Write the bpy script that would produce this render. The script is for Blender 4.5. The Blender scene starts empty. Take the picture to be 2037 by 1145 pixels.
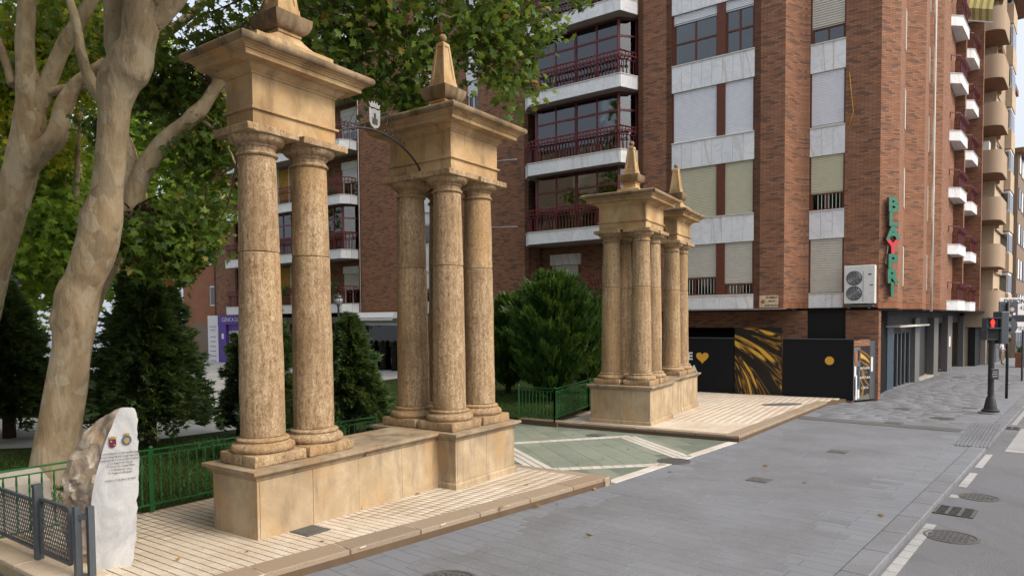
import bpy, bmesh, math, random
import numpy as np
from mathutils import Matrix, Vector
from math import radians, sin, cos, pi, sqrt, atan2

random.seed(7)
rng = np.random.default_rng(11)
SC = bpy.context.scene
COL = SC.collection

# ------------------------------------------------------------------ camera
CAM_Z = 2.49
F_PX, V_PP = 1334.33, 685.65            # focal length and principal row, in pixels of the 2037-wide photograph
PITCH, ROLL = radians(2.1766), radians(-0.4423)
_c, _s, _cr, _sr = cos(PITCH), sin(PITCH), cos(ROLL), sin(ROLL)
CAM_D = Vector((0, _c, -_s))
CAM_R = Vector((_cr, _sr * _s, _sr * _c))
CAM_U = Vector((-_sr, _cr * _s, _cr * _c))
CAM_P = Vector((0, 0, CAM_Z))
cam = bpy.data.cameras.new('camera')
cam.sensor_width = 36.0
cam.lens = F_PX / 2037 * 36
cam.shift_y = (V_PP - 572.5) / 2037
cam.clip_end = 3000
cam.clip_start = 0.1
camo = bpy.data.objects.new('camera', cam)
COL.objects.link(camo)
m = Matrix((CAM_R, CAM_U, -CAM_D)).transposed().to_4x4()
m.translation = CAM_P
camo.matrix_world = m
SC.camera = camo

# ------------------------------------------------------------------ sky, sun, exposure
SUN_EL, SUN_AZ = radians(44), radians(118)      # azimuth measured from +Y (into the picture) towards +X
w = bpy.data.worlds.new('World')
SC.world = w
w.use_nodes = True
nt = w.node_tree
bgn = nt.nodes['Background']
sky = nt.nodes.new('ShaderNodeTexSky')
sky.sky_type = 'NISHITA'
sky.sun_disc = False
sky.sun_elevation = SUN_EL
sky.sun_rotation = SUN_AZ
sky.air_density = 0.9
sky.dust_density = 9.0
sky.ozone_density = 1.0
hs = nt.nodes.new('ShaderNodeHueSaturation')            # thin high cloud: a paler sky all round
hs.inputs['Saturation'].default_value = 0.75
hs.inputs['Value'].default_value = 1.15
nt.links.new(sky.outputs[0], hs.inputs['Color'])
veil = nt.nodes.new('ShaderNodeMix')                     # even white veil over the whole sky
veil.data_type = 'RGBA'
veil.inputs[0].default_value = 0.45
veil.inputs[7].default_value = (6.2, 6.6, 7.4, 1)
nt.links.new(hs.outputs[0], veil.inputs[6])
nt.links.new(veil.outputs[2], bgn.inputs[0])
bgn.inputs[1].default_value = 0.125
sun = bpy.data.lights.new('sun', 'SUN')
sun.energy = 1.15
sun.angle = radians(18)
sun.color = (1.0, 0.88, 0.72)
suno = bpy.data.objects.new('sun', sun)
COL.objects.link(suno)
sdir = Vector((sin(SUN_AZ) * cos(SUN_EL), cos(SUN_AZ) * cos(SUN_EL), sin(SUN_EL)))
suno.rotation_euler = sdir.to_track_quat('Z', 'Y').to_euler()
suno.location = sdir * 60
SC.view_settings.view_transform = 'Standard'
SC.view_settings.look = 'None'
SC.view_settings.gamma = 1.0
SC.view_settings.exposure = 0.72
SC.view_settings.use_curve_mapping = False
SC.render.engine = 'CYCLES'
SC.cycles.use_denoising = True
SC.cycles.max_bounces = 7
SC.cycles.diffuse_bounces = 3
SC.cycles.glossy_bounces = 3
SC.cycles.transmission_bounces = 4
SC.cycles.transparent_max_bounces = 6

# ------------------------------------------------------------------ helpers
def ray(u, v):
    return CAM_D + CAM_R * ((u - 1018.5) / F_PX) + CAM_U * ((V_PP - v) / F_PX)
SLOPE = -0.019
def gz(y, z0=0.0):
    return z0 + SLOPE * y
def G(u, v, z0=0.0):
    """the point of the sloping ground (raised by z0) seen in photo pixel u, v"""
    r = ray(u, v)
    t = (z0 - CAM_Z) / (r.z - SLOPE * r.y)
    return CAM_P + r * t
def AT(u, v, y):
    r = ray(u, v)
    return CAM_P + r * (y / r.y)

def frame(o, ang=0.0):
    """matrix at o whose local x points along ang (degrees, counter-clockwise from world X)"""
    return Matrix.Translation(Vector(o)) @ Matrix.Rotation(radians(ang), 4, 'Z')
def heading(a):
    return 90.0 - a                      # heading measured from +Y clockwise -> local x rotation

WM = {}
def thing(name, label, cat, M=None, group=None):
    o = bpy.data.objects.new(name, None)
    o.empty_display_size = 0.2
    COL.objects.link(o)
    M = M or Matrix.Identity(4)
    o.matrix_world = M
    WM[o.name] = M.copy()
    o['label'] = label
    o['category'] = cat
    if group: o['group'] = group
    return o
def tag(o, label, cat, group=None):
    o['label'] = label; o['category'] = cat
    if group: o['group'] = group
    return o
def place(name, me, parent=None, M=None, kind=None):
    o = bpy.data.objects.new(name, me)
    COL.objects.link(o)
    PM = WM[parent.name] if parent is not None else Matrix.Identity(4)
    M = PM.copy() if M is None else M
    if parent is not None:
        o.parent = parent
        o.matrix_parent_inverse = PM.inverted()
    o.matrix_basis = M
    WM[o.name] = M.copy()
    if kind: o['kind'] = kind
    return o

class MB:
    """collects faces; build() makes ONE mesh object"""
    def __init__(s):
        s.v = []; s.f = []; s.m = []; s.mi = 0
    def add(s, vs, fs):
        b = len(s.v)
        s.v += [tuple(p) for p in vs]
        s.f += [tuple(i + b for i in f) for f in fs]
        s.m += [s.mi] * len(fs)
        return s
    def box(s, x0, x1, y0, y1, z0, z1, bottom=True):
        vs = [(x0,y0,z0),(x1,y0,z0),(x1,y1,z0),(x0,y1,z0),(x0,y0,z1),(x1,y0,z1),(x1,y1,z1),(x0,y1,z1)]
        fs = [(4,5,6,7),(0,1,5,4),(1,2,6,5),(2,3,7,6),(3,0,4,7)]
        if bottom: fs.append((3,2,1,0))
        return s.add(vs, fs)
    def bevbox(s, x0, x1, y0, y1, z0, z1, b=0.01):
        """box whose top edge and upright corners are chamfered"""
        o = [(x0+b,y0),(x1-b,y0),(x1,y0+b),(x1,y1-b),(x1-b,y1),(x0+b,y1),(x0,y1-b),(x0,y0+b)]
        i = [(x0+b*1.6,y0+b),(x1-b*1.6,y0+b),(x1-b,y0+b*1.6),(x1-b,y1-b*1.6),(x1-b*1.6,y1-b),(x0+b*1.6,y1-b),(x0+b,y1-b*1.6),(x0+b,y0+b*1.6)]
        return s.loops([[(p[0],p[1],z0) for p in o],[(p[0],p[1],z1-b) for p in o],[(p[0],p[1],z1) for p in i]], cap=(True,True))
    def loops(s, L, cap=(True, True), closed=True):
        n = len(L[0]); b = len(s.v)
        for l in L: s.v += [tuple(p) for p in l]
        k = 0
        for j in range(len(L) - 1):
            for i in range(n if closed else n - 1):
                a, c = b + j*n + i, b + j*n + (i+1) % n
                s.f.append((a, c, c + n, a + n)); k += 1
        if cap[0]: s.f.append(tuple(b + i for i in range(n - 1, -1, -1))); k += 1
        if cap[1]: s.f.append(tuple(b + (len(L)-1)*n + i for i in range(n))); k += 1
        s.m += [s.mi] * k
        return s
    def prism(s, poly, z0, z1, cap=(True, True)):
        a = sum(poly[i][0]*poly[(i+1)%len(poly)][1] - poly[(i+1)%len(poly)][0]*poly[i][1] for i in range(len(poly)))
        if a < 0: poly = poly[::-1]
        return s.loops([[(x,y,z0) for x,y in poly],[(x,y,z1) for x,y in poly]], cap)
    def lathe(s, prof, seg=32, c=(0,0), cap=(True, True), jit=0):
        L = []
        for r, z in prof:
            L.append([(c[0]+r*cos(2*pi*i/seg), c[1]+r*sin(2*pi*i/seg), z) for i in range(seg)])
        return s.loops(L, cap)
    def rectlathe(s, prof, a, b, c=(0,0), cap=(True, True)):
        """profile of (outset, z) swept round a rectangle of half sizes a, b"""
        L = []
        for o, z in prof:
            L.append([(c[0]-a-o,c[1]-b-o,z),(c[0]+a+o,c[1]-b-o,z),(c[0]+a+o,c[1]+b+o,z),(c[0]-a-o,c[1]+b+o,z)])
        return s.loops(L, cap)
    def tube(s, path, rad, seg=8, cap=(True, True)):
        P = [Vector(p) for p in path]
        R = rad if isinstance(rad, (list, tuple)) else [rad]*len(P)
        t0 = (P[1]-P[0]).normalized()
        up = Vector((0,0,1)) if abs(t0.z) < .9 else Vector((1,0,0))
        x = t0.cross(up).normalized()
        L = []
        for i, p in enumerate(P):
            t = ((P[min(i+1,len(P)-1)]-P[i]).normalized() + (P[i]-P[max(i-1,0)]).normalized())
            t = t.normalized() if t.length > 1e-6 else t0
            x = (x - t*x.dot(t)).normalized()
            y = t.cross(x)
            L.append([p + (x*cos(2*pi*k/seg) + y*sin(2*pi*k/seg))*R[i] for k in range(seg)])
        return s.loops(L, cap)
    def bar(s, a, b, w, h=None):
        """square-section bar from a to b"""
        a, b = Vector(a), Vector(b)
        h = h or w
        t = (b-a).normalized()
        up = Vector((0,0,1)) if abs(t.z) < .95 else Vector((0,1,0))
        x = t.cross(up).normalized(); y = x.cross(t)
        c = [(-1,-1),(1,-1),(1,1),(-1,1)]
        return s.loops([[p + x*(i*w/2) + y*(j*h/2) for i,j in c][::-1] for p in (a,b)])
    def quad(s, a, b, c, d):
        return s.add([a,b,c,d], [(0,1,2,3)])
    def mesh(s, name, mats, smooth=False):
        me = bpy.data.meshes.new(name)
        me.from_pydata([tuple(p) for p in s.v], [], s.f)
        if not isinstance(mats, (list, tuple)): mats = [mats]
        for m in mats: me.materials.append(m)
        if len(mats) > 1: me.polygons.foreach_set('material_index', s.m)
        if smooth: me.polygons.foreach_set('use_smooth', [True]*len(me.polygons))
        me.validate()
        me.update()
        return me
    def build(s, name, mats, parent=None, M=None, smooth=False, kind=None, sharp=None):
        me = s.mesh(name, mats, smooth or sharp is not None)
        if sharp is not None:
            me.set_sharp_from_angle(angle=radians(sharp))
        return place(name, me, parent, M, kind)

def fastmesh(name, V, F, mats, smooth=False, mat_idx=None):
    """V (n,3), F (m,k) numpy -> mesh"""
    me = bpy.data.meshes.new(name)
    V = np.asarray(V, np.float32); F = np.asarray(F, np.int32)
    m_, k = F.shape
    me.vertices.add(len(V)); me.vertices.foreach_set('co', V.ravel())
    me.loops.add(m_*k); me.loops.foreach_set('vertex_index', F.ravel())
    me.polygons.add(m_)
    me.polygons.foreach_set('loop_start', np.arange(0, m_*k, k, dtype=np.int32))
    me.polygons.foreach_set('loop_total', np.full(m_, k, np.int32))
    if not isinstance(mats, (list, tuple)): mats = [mats]
    for mm in mats: me.materials.append(mm)
    if mat_idx is not None: me.polygons.foreach_set('material_index', np.asarray(mat_idx, np.int32))
    if smooth: me.polygons.foreach_set('use_smooth', np.ones(m_, bool))
    me.update(calc_edges=True)
    return me

def catmull(P, n):
    P = [Vector(p) for p in P]
    out = []
    for i in range(len(P)-1):
        p0, p1, p2, p3 = P[max(i-1,0)], P[i], P[i+1], P[min(i+2,len(P)-1)]
        for k in range(n):
            t = k/n
            out.append(0.5*((2*p1)+(p2-p0)*t+(2*p0-5*p1+4*p2-p3)*t*t+(3*p1-p0-3*p2+p3)*t**3))
    out.append(P[-1])
    return out

def text_mesh(name, body, size, mat, extrude=0.0, align='CENTER', spacing=1.0, bold=0.0):
    cu = bpy.data.curves.new(name, 'FONT')
    cu.body = body; cu.size = size; cu.align_x = align; cu.align_y = 'CENTER'
    cu.extrude = extrude; cu.space_character = spacing; cu.offset = bold
    cu.resolution_u = 3
    tmp = bpy.data.objects.new('tmp', cu)
    me = bpy.data.meshes.new_from_object(tmp)
    bpy.data.objects.remove(tmp)
    bpy.data.curves.remove(cu)
    me.name = name
    me.materials.clear()
    me.materials.append(mat)
    return me
def text(name, body, size, mat, parent, M, **k):
    """M: local x along the line, local y = outward normal, local z up"""
    R = Matrix.Rotation(radians(90), 4, 'X')
    R2 = Matrix.Rotation(radians(180), 4, 'Z')
    return place(name, text_mesh(name, body, size, mat, **k), parent, M @ R2 @ R)

# ------------------------------------------------------------------ material kit
class NT:
    def __init__(s, name):
        s.mat = bpy.data.materials.new(name)
        s.mat.use_nodes = True
        s.t = s.mat.node_tree
        s.b = s.t.nodes['Principled BSDF']
        s._tc = None
    def n(s, typ, **kw):
        x = s.t.nodes.new(typ)
        for k, v in kw.items(): setattr(x, k, v)
        return x
    def link(s, a, b): s.t.links.new(a, b)
    def put(s, sock, val):
        if isinstance(val, bpy.types.NodeSocket): s.link(val, sock)
        else:
            if isinstance(val, tuple) and len(val) == 3 and sock.type == 'RGBA': val = (*val, 1)
            sock.default_value = val
    def obj(s):
        if s._tc is None: s._tc = s.n('ShaderNodeTexCoord')
        return s._tc.outputs['Object']
    def pos(s):
        return s.n('ShaderNodeNewGeometry').outputs['Position']
    def island(s):
        return s.n('ShaderNodeNewGeometry').outputs['Random Per Island']
    def rand(s):
        return s.n('ShaderNodeObjectInfo').outputs['Random']
    def mapping(s, vec, scale=(1,1,1), loc=(0,0,0), rot=(0,0,0)):
        x = s.n('ShaderNodeMapping')
        s.link(vec, x.inputs[0]); x.inputs['Scale'].default_value = scale
        x.inputs['Location'].default_value = loc; x.inputs['Rotation'].default_value = rot
        return x.outputs[0]
    def noise(s, vec, scale=5, detail=4, rough=.55, dist=0, dim='3D'):
        x = s.n('ShaderNodeTexNoise'); x.noise_dimensions = dim
        s.link(vec, x.inputs['Vector']); x.inputs['Scale'].default_value = scale
        x.inputs['Detail'].default_value = detail; x.inputs['Roughness'].default_value = rough
        x.inputs['Distortion'].default_value = dist
        return x.outputs[0]
    def voro(s, vec, scale=5, feature='F1', out='Distance', rnd=1):
        x = s.n('ShaderNodeTexVoronoi'); x.feature = feature
        s.link(vec, x.inputs['Vector']); x.inputs['Scale'].default_value = scale
        x.inputs['Randomness'].default_value = rnd
        return x.outputs[out]
    def wave(s, vec, scale=5, dist=0, detail=2, dscale=1, bands='X'):
        x = s.n('ShaderNodeTexWave'); x.bands_direction = bands
        s.link(vec, x.inputs['Vector']); x.inputs['Scale'].default_value = scale
        x.inputs['Distortion'].default_value = dist; x.inputs['Detail'].default_value = detail
        x.inputs['Detail Scale'].default_value = dscale
        return x.outputs[1]
    def ramp(s, fac, stops, interp='LINEAR'):
        x = s.n('ShaderNodeValToRGB'); s.put(x.inputs[0], fac)
        e = x.color_ramp; e.interpolation = interp
        while len(e.elements) < len(stops): e.elements.new(.5)
        for el, (p, c) in zip(e.elements, stops):
            el.position = p
            if not isinstance(c, tuple): c = (c, c, c)
            el.color = (*c, 1)
        return x.outputs[0]
    def mix(s, fac, a, b, mode='MIX'):
        x = s.n('ShaderNodeMix'); x.data_type = 'RGBA'; x.blend_type = mode
        s.put(x.inputs[0], fac); s.put(x.inputs[6], a); s.put(x.inputs[7], b)
        return x.outputs[2]
    def math(s, op, a, b=0.0, clamp=False):
        x = s.n('ShaderNodeMath'); x.operation = op; x.use_clamp = clamp
        s.put(x.inputs[0], a); s.put(x.inputs[1], b)
        return x.outputs[0]
    def sep(s, vec):
        x = s.n('ShaderNodeSeparateXYZ'); s.link(vec, x.inputs[0]); return x.outputs
    def comb(s, x_=0.0, y_=0.0, z_=0.0):
        x = s.n('ShaderNodeCombineXYZ')
        s.put(x.inputs[0], x_); s.put(x.inputs[1], y_); s.put(x.inputs[2], z_)
        return x.outputs[0]
    def bump(s, h, strength=.3, dist=.02):
        x = s.n('ShaderNodeBump'); s.link(h, x.inputs['Height'])
        x.inputs['Strength'].default_value = strength; x.inputs['Distance'].default_value = dist
        prev = s.b.inputs['Normal'].links
        if prev: s.link(prev[0].from_socket, x.inputs['Normal'])
        s.link(x.outputs[0], s.b.inputs['Normal'])
        return s
    def done(s, col=None, rough=None, spec=None, metal=None):
        if col is not None: s.put(s.b.inputs['Base Color'], col)
        if rough is not None: s.put(s.b.inputs['Roughness'], rough)
        if spec is not None: s.b.inputs['Specular IOR Level'].default_value = spec
        if metal is not None: s.b.inputs['Metallic'].default_value = metal
        return s.mat

def plain(name, col, rough=.6, spec=.4, metal=0.0, var=.12, scale=6, bump=0.0):
    """a painted or bare surface with slight mottling"""
    n = NT(name)
    k = n.noise(n.obj(), scale, 5, .6)
    c = n.mix(n.ramp(k, [(.3, 0.0), (.75, 1.0)]), tuple(x*(1-var) for x in col), tuple(min(1, x*(1+var)) for x in col))
    r = n.ramp(k, [(.25, max(0, rough-.08)), (.8, min(1, rough+.1))])
    if bump: n.bump(n.noise(n.obj(), scale*12, 4, .6), bump, .01)
    return n.done(c, r, spec, metal)
# ------------------------------------------------------------------ materials
MAT = {}
def m_brick():
    n = NT('brick')
    o = n.obj(); x, y, z = n.sep(o)
    vec = n.comb(n.math('ADD', x, y), z, 0.0)
    b = n.n('ShaderNodeTexBrick')
    n.link(vec, b.inputs['Vector'])
    b.offset = .5; b.squash = 1
    b.inputs['Scale'].default_value = 1
    b.inputs['Brick Width'].default_value = .25
    b.inputs['Row Height'].default_value = .062
    b.inputs['Mortar Size'].default_value = .007
    b.inputs['Mortar Smooth'].default_value = .2
    b.inputs['Bias'].default_value = -.1
    b.inputs['Color1'].default_value = (0, 0, 0, 1)
    b.inputs['Color2'].default_value = (1, 1, 1, 1)
    b.inputs['Mortar'].default_value = (.5, .5, .5, 1)
    # second, independent random per brick by voronoi-free trick: noise sampled at low frequency along courses
    pat = n.noise(n.mapping(vec, (.9, 4.5, 1)), 1.6, 3, .6)
    col = n.ramp(b.outputs['Color'], [(0, (.15, .09, .066)), (.06, (.24, .118, .070)), (.35, (.295, .138, .078)), (.7, (.335, .160, .092)), (1, (.385, .195, .115))])
    dark = n.ramp(pat, [(.57, 0.0), (.70, .28)])
    col = n.mix(dark, col, n.mix(.6, col, (.12, .085, .075)))
    big = n.noise(n.pos(), .35, 4, .6)
    col = n.mix(n.ramp(big, [(.4, 0.0), (.75, .35)]), col, n.mix(.5, col, (.18, .09, .05)))
    col = n.mix(b.outputs['Fac'], col, (.12, .075, .052))
    n.bump(n.math('SUBTRACT', 1.0, b.outputs['Fac']), .9, .02)
    n.bump(n.noise(vec, 60, 3, .6), .25, .006)
    return n.done(col, .85, .25)
def m_soldier():
    n = NT('soldier_brick')
    o = n.obj(); x, y, z = n.sep(o)
    vec = n.comb(z, n.math('ADD', x, y), 0.0)
    b = n.n('ShaderNodeTexBrick'); n.link(vec, b.inputs['Vector'])
    b.offset = 0
    b.inputs['Scale'].default_value = 1; b.inputs['Brick Width'].default_value = 1.0
    b.inputs['Row Height'].default_value = .064; b.inputs['Mortar Size'].default_value = .008
    b.inputs['Color1'].default_value = (.33, .135, .06, 1); b.inputs['Color2'].default_value = (.22, .09, .05, 1)
    b.inputs['Mortar'].default_value = (.14, .085, .06, 1)
    n.bump(n.math('SUBTRACT', 1.0, b.outputs['Fac']), .9, .02)
    return n.done(b.outputs['Color'], .85, .25)
def m_marble():
    n = NT('marble_panel')
    p = n.pos(); r = n.rand()
    q = n.n('ShaderNodeVectorMath'); q.operation = 'ADD'
    n.link(p, q.inputs[0]); n.link(n.comb(n.math('MULTIPLY', r, 40.0), n.math('MULTIPLY', r, 17.0), n.math('MULTIPLY', r, 9.0)), q.inputs[1])
    v = q.outputs[0]
    a = n.noise(v, 1.3, 8, .62, 1.6)
    vein = n.ramp(a, [(.47, 0.0), (.497, 1.0), (.505, 1.0), (.55, 0.0)])
    c = n.ramp(n.noise(v, .8, 4, .5), [(.3, (.68, .695, .71)), (.7, (.80, .80, .795))])
    c = n.mix(n.math('MULTIPLY', vein, .30), c, (.42, .43, .46))
    st = n.wave(n.mapping(v, (1, 1, .35), rot=(0, .5, .6)), .9, 7, 3, 1.2)
    stm = n.math('MULTIPLY', n.ramp(st, [(.86, 0.0), (.98, 1.0)]), n.ramp(r, [(.7, 0.0), (.9, .4)]))
    c = n.mix(stm, c, (.47, .35, .22))
    return n.done(c, n.ramp(a, [(.3, .35), (.7, .5)]), .4)
def m_sandstone(name, base, dark, grey, pit=.35, warm=(.50, .27, .08)):
    n = NT(name)
    o = n.pos()
    big = n.noise(o, 1.7, 6, .62, .4)
    fine = n.noise(o, 26, 5, .65)
    c = n.mix(n.ramp(big, [(.36, 0.0), (.62, 1.0)]), dark, base)
    st = n.noise(n.mapping(o, (1, 1, .22)), 3.4, 6, .65)
    c = n.mix(n.ramp(st, [(.50, 0.0), (.66, .8)]), c, grey)
    s2 = n.noise(o, 1.1, 3, .5)
    c = n.mix(n.ramp(s2, [(.52, 0.0), (.64, .4)]), c, grey)
    wm = n.noise(n.mapping(o, (1, 1, .6), loc=(4, 2, 9)), 2.2, 4, .55)
    c = n.mix(n.ramp(wm, [(.54, 0.0), (.68, .6)]), c, warm)
    c = n.mix(n.ramp(fine, [(.3, .35), (.55, 0.0)]), c, dark)
    pits = n.ramp(n.noise(o, 75, 2, .7), [(.3, 1.0), (.38, 0.0)])
    c = n.mix(n.math('MULTIPLY', pits, .5), c, (.16, .10, .055))
    n.bump(fine, pit, .012)
    n.bump(big, .25, .05)
    return n.done(c, .9, .2)
def m_travertine(name='travertine', stretch=1.0):
    n = NT(name)
    o = n.pos()
    ovec = n.n('ShaderNodeVectorMath'); ovec.operation = 'ADD'
    n.link(o, ovec.inputs[0]); r = n.rand()
    n.link(n.comb(n.math('MULTIPLY', r, 31.0), n.math('MULTIPLY', r, 13.0), n.math('MULTIPLY', r, 7.0)), ovec.inputs[1])
    v = ovec.outputs[0]
    lay = n.noise(n.mapping(v, (11, 11, 1.1) if stretch else (5, 5, 9)), 1.5, 7, .68, .9)          # upright bedding streaks
    swirl = n.wave(n.mapping(v, (1.6, 1.6, .35)), 2.2, 9, 4, 1.6)
    sw = n.math('ADD', n.math('MULTIPLY', lay, .7), n.math('MULTIPLY', swirl, .3))
    gr = n.noise(n.mapping(v, (1, 1, .5)), 34, 5, .72)
    blo = n.noise(v, 9, 5, .65, .4)
    sw = n.math('ADD', n.math('ADD', n.math('MULTIPLY', sw, .20), n.math('MULTIPLY', blo, .28)), n.math('MULTIPLY', gr, .52))
    c = n.ramp(sw, [(.36, (.165, .10, .053)), (.45, (.33, .225, .128)), (.54, (.455, .34, .21)), (.65, (.59, .475, .335))])
    g = n.noise(n.mapping(v, (1, 1, .4)), 2.1, 5, .6)
    c = n.mix(n.ramp(g, [(.47, 0.0), (.66, .7)]), c, (.235, .155, .085))
    g2 = n.noise(n.mapping(v, (1, 1, .25), loc=(3, 8, 2)), 1.4, 4, .6)
    c = n.mix(n.ramp(g2, [(.52, 0.0), (.66, .5)]), c, (.50, .315, .135))
    g3 = n.noise(n.mapping(v, (1.4, 1.4, .2), loc=(9, 1, 5)), 2.6, 5, .7)
    c = n.mix(n.ramp(g3, [(.58, 0.0), (.70, .6)]), c, (.16, .115, .075))
    pv = n.mapping(v, (30, 30, 13) if stretch else (26, 26, 34))
    pn = n.noise(pv, 2.2, 4, .75)
    pits = n.ramp(pn, [(.36, 1.0), (.45, 0.0)])
    c = n.mix(n.math('MULTIPLY', pits, .75), c, (.085, .05, .025))
    spk = n.noise(v, 120, 2, .6)
    c = n.mix(n.ramp(spk, [(.38, .7), (.5, 0.0)]), c, (.13, .08, .042))
    n.bump(n.math('SUBTRACT', 1.0, pits), .35, .008)
    n.bump(spk, .3, .006)
    return n.done(c, .92, .15)
def m_tile(name, cols, rough=.8, isl=False, stain=(.35, .24, .14), bump=.2):
    n = NT(name)
    r = n.island() if isl else n.rand()
    p = n.pos()
    k = len(cols)
    c = n.ramp(r, [(i/max(1, k-1), cc) for i, cc in enumerate(cols)])
    s = n.noise(p, .9, 6, .65)
    c = n.mix(n.ramp(s, [(.44, 0.0), (.68, .85)]), c, n.mix(.5, c, stain))
    f = n.noise(p, 30, 4, .6)
    c = n.mix(n.ramp(f, [(.3, .25), (.6, 0.0)]), c, n.mix(.5, c, (.05, .04, .03)))
    sp = n.noise(p, 160, 2, .6)
    c = n.mix(n.ramp(sp, [(.36, .32), (.5, 0.0)]), c, (.06, .055, .05))
    c = n.mix(n.ramp(sp, [(.56, 0.0), (.68, .22)]), c, (.8, .78, .74))
    gum = n.ramp(n.voro(p, 2.6), [(.045, 1.0), (.06, 0.0)])
    c = n.mix(n.math('MULTIPLY', gum, .45), c, (.07, .065, .06))
    dr = n.ramp(n.noise(p, 3.3, 5, .7), [(.62, 0.0), (.72, .45)])
    c = n.mix(dr, c, n.mix(.5, c, stain))
    s3 = n.noise(p, .28, 4, .6)
    c = n.mix(n.ramp(s3, [(.42, 0.0), (.66, .5)]), c, n.mix(.6, c, stain))
    n.bump(f, bump, .006)
    return n.done(c, n.ramp(s, [(.3, rough-.12), (.7, rough+.05)]), .3)
def m_paving_bed(name, c0, c1, w, l, ang):
    n = NT(name)
    p = n.pos()
    q = n.mapping(p, (1, 1, 1), rot=(0, 0, radians(ang)))
    x, y, z = n.sep(q)
    b = n.n('ShaderNodeTexBrick'); n.link(q, b.inputs['Vector'])
    b.inputs['Scale'].default_value = 1; b.inputs['Brick Width'].default_value = l
    b.inputs['Row Height'].default_value = w; b.inputs['Mortar Size'].default_value = .006
    b.inputs['Color1'].default_value = (*c0, 1); b.inputs['Color2'].default_value = (*c1, 1)
    b.inputs['Mortar'].default_value = (*[v*.5 for v in c0], 1)
    s = n.noise(p, .5, 5, .6)
    c = n.mix(n.ramp(s, [(.4, 0.0), (.7, .4)]), b.outputs['Color'], tuple(v*.7 for v in c0))
    return n.done(c, .7, .35)
def m_asphalt():
    n = NT('asphalt')
    p = n.pos()
    f = n.voro(p, 75); s = n.noise(p, .6, 6, .6); g = n.noise(p, 130, 3, .6)
    c = n.ramp(g, [(.3, (.085, .088, .098)), (.7, (.20, .207, .222))])
    c = n.mix(n.ramp(s, [(.4, 0.0), (.65, .5)]), c, (.12, .12, .122))
    tw = n.noise(n.mapping(p, (1, .12, 1), rot=(0, 0, radians(41))), 1.6, 4, .6)
    c = n.mix(n.ramp(tw, [(.52, 0.0), (.68, .35)]), c, (.07, .07, .075))
    pat = n.ramp(n.noise(p, .33, 3, .4), [(.56, 0.0), (.575, .4)])
    c = n.mix(pat, c, (.17, .17, .175))
    n.bump(f, .5, .012)
    return n.done(c, .85, .3)
def m_glass(name, tint=(.42, .46, .45), rough=.02):
    n = NT(name)
    n.bump(n.noise(n.pos(), .6, 2, .5), .04, .2)
    gl = n.n('ShaderNodeBsdfGlossy'); gl.inputs['Roughness'].default_value = rough
    gl.inputs['Color'].default_value = (.9, .92, .95, 1)
    n.link(n.b.inputs['Normal'].links[0].from_socket, gl.inputs['Normal'])
    tr = n.n('ShaderNodeBsdfTransparent'); tr.inputs['Color'].default_value = (*tint, 1)
    fr = n.n('ShaderNodeFresnel'); fr.inputs['IOR'].default_value = 1.9
    mx = n.n('ShaderNodeMixShader'); n.link(fr.outputs[0], mx.inputs[0]); n.link(tr.outputs[0], mx.inputs[1]); n.link(gl.outputs[0], mx.inputs[2])
    n.link(mx.outputs[0], n.t.nodes['Material Output'].inputs[0])
    return n.mat
def m_shutter(name, col, slat=.055):
    n = NT(name)
    x, y, z = n.sep(n.obj())
    sw = n.wave(n.comb(z, 0.0, 0.0), 1/(slat*pi*2)*pi*2/6.2832*pi, 0, 0, 0, 'X')
    k = n.noise(n.pos(), 2.5, 4, .5)
    c = n.mix(n.ramp(k, [(.35, 0.0), (.7, 1.0)]), tuple(v*.9 for v in col), col)
    return n.done(c, .55, .4)
def m_bark():
    n = NT('plane_bark')
    o = n.pos()
    big = n.noise(n.mapping(o, (1, 1, .5)), 2.3, 5, .6, .8)
    flake = n.voro(n.mapping(o, (1, 1, .55)), 5.5, out='Color')
    fx = n.sep(flake)[0]
    mid = n.noise(n.mapping(o, (1, 1, .3)), 9, 6, .6)
    c = n.ramp(big, [(.3, (.32, .225, .128)), (.48, (.43, .325, .20)), (.62, (.50, .40, .265)), (.75, (.43, .37, .255))])
    c = n.mix(n.ramp(mid, [(.5, 0.0), (.72, .55)]), c, (.20, .145, .09))
    pt = n.math('MULTIPLY', n.ramp(fx, [(.70, 0.0), (.74, 1.0)]), n.ramp(n.noise(o, 2.6, 4, .6), [(.46, 0.0), (.54, 1.0)]))
    c = n.mix(n.math('MULTIPLY', pt, .7), c, (.50, .43, .31))
    pd = n.math('MULTIPLY', n.ramp(fx, [(.22, 1.0), (.27, 0.0)]), n.ramp(n.noise(n.mapping(o, loc=(7, 3, 1)), 2.2, 4, .6), [(.50, 0.0), (.57, 1.0)]))
    c = n.mix(n.math('MULTIPLY', pd, .55), c, (.23, .19, .125))
    spot = n.ramp(n.noise(n.mapping(o, (1, 1, .6)), 9.5, 5, .7), [(.66, 0.0), (.72, .8)])
    c = n.mix(spot, c, (.10, .062, .035))
    gr = n.ramp(n.noise(o, .8, 3, .5), [(.5, 0.0), (.75, .35)])
    c = n.mix(gr, c, (.24, .23, .11))
    crk = n.noise(n.mapping(o, (14, 14, 1.6)), 1.5, 5, .7, .6)
    n.bump(crk, .45, .02)
    n.bump(mid, .9, .05)
    n.bump(n.math('SUBTRACT', pd, pt), .5, .012)
    return n.done(c, .85, .2)
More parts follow.
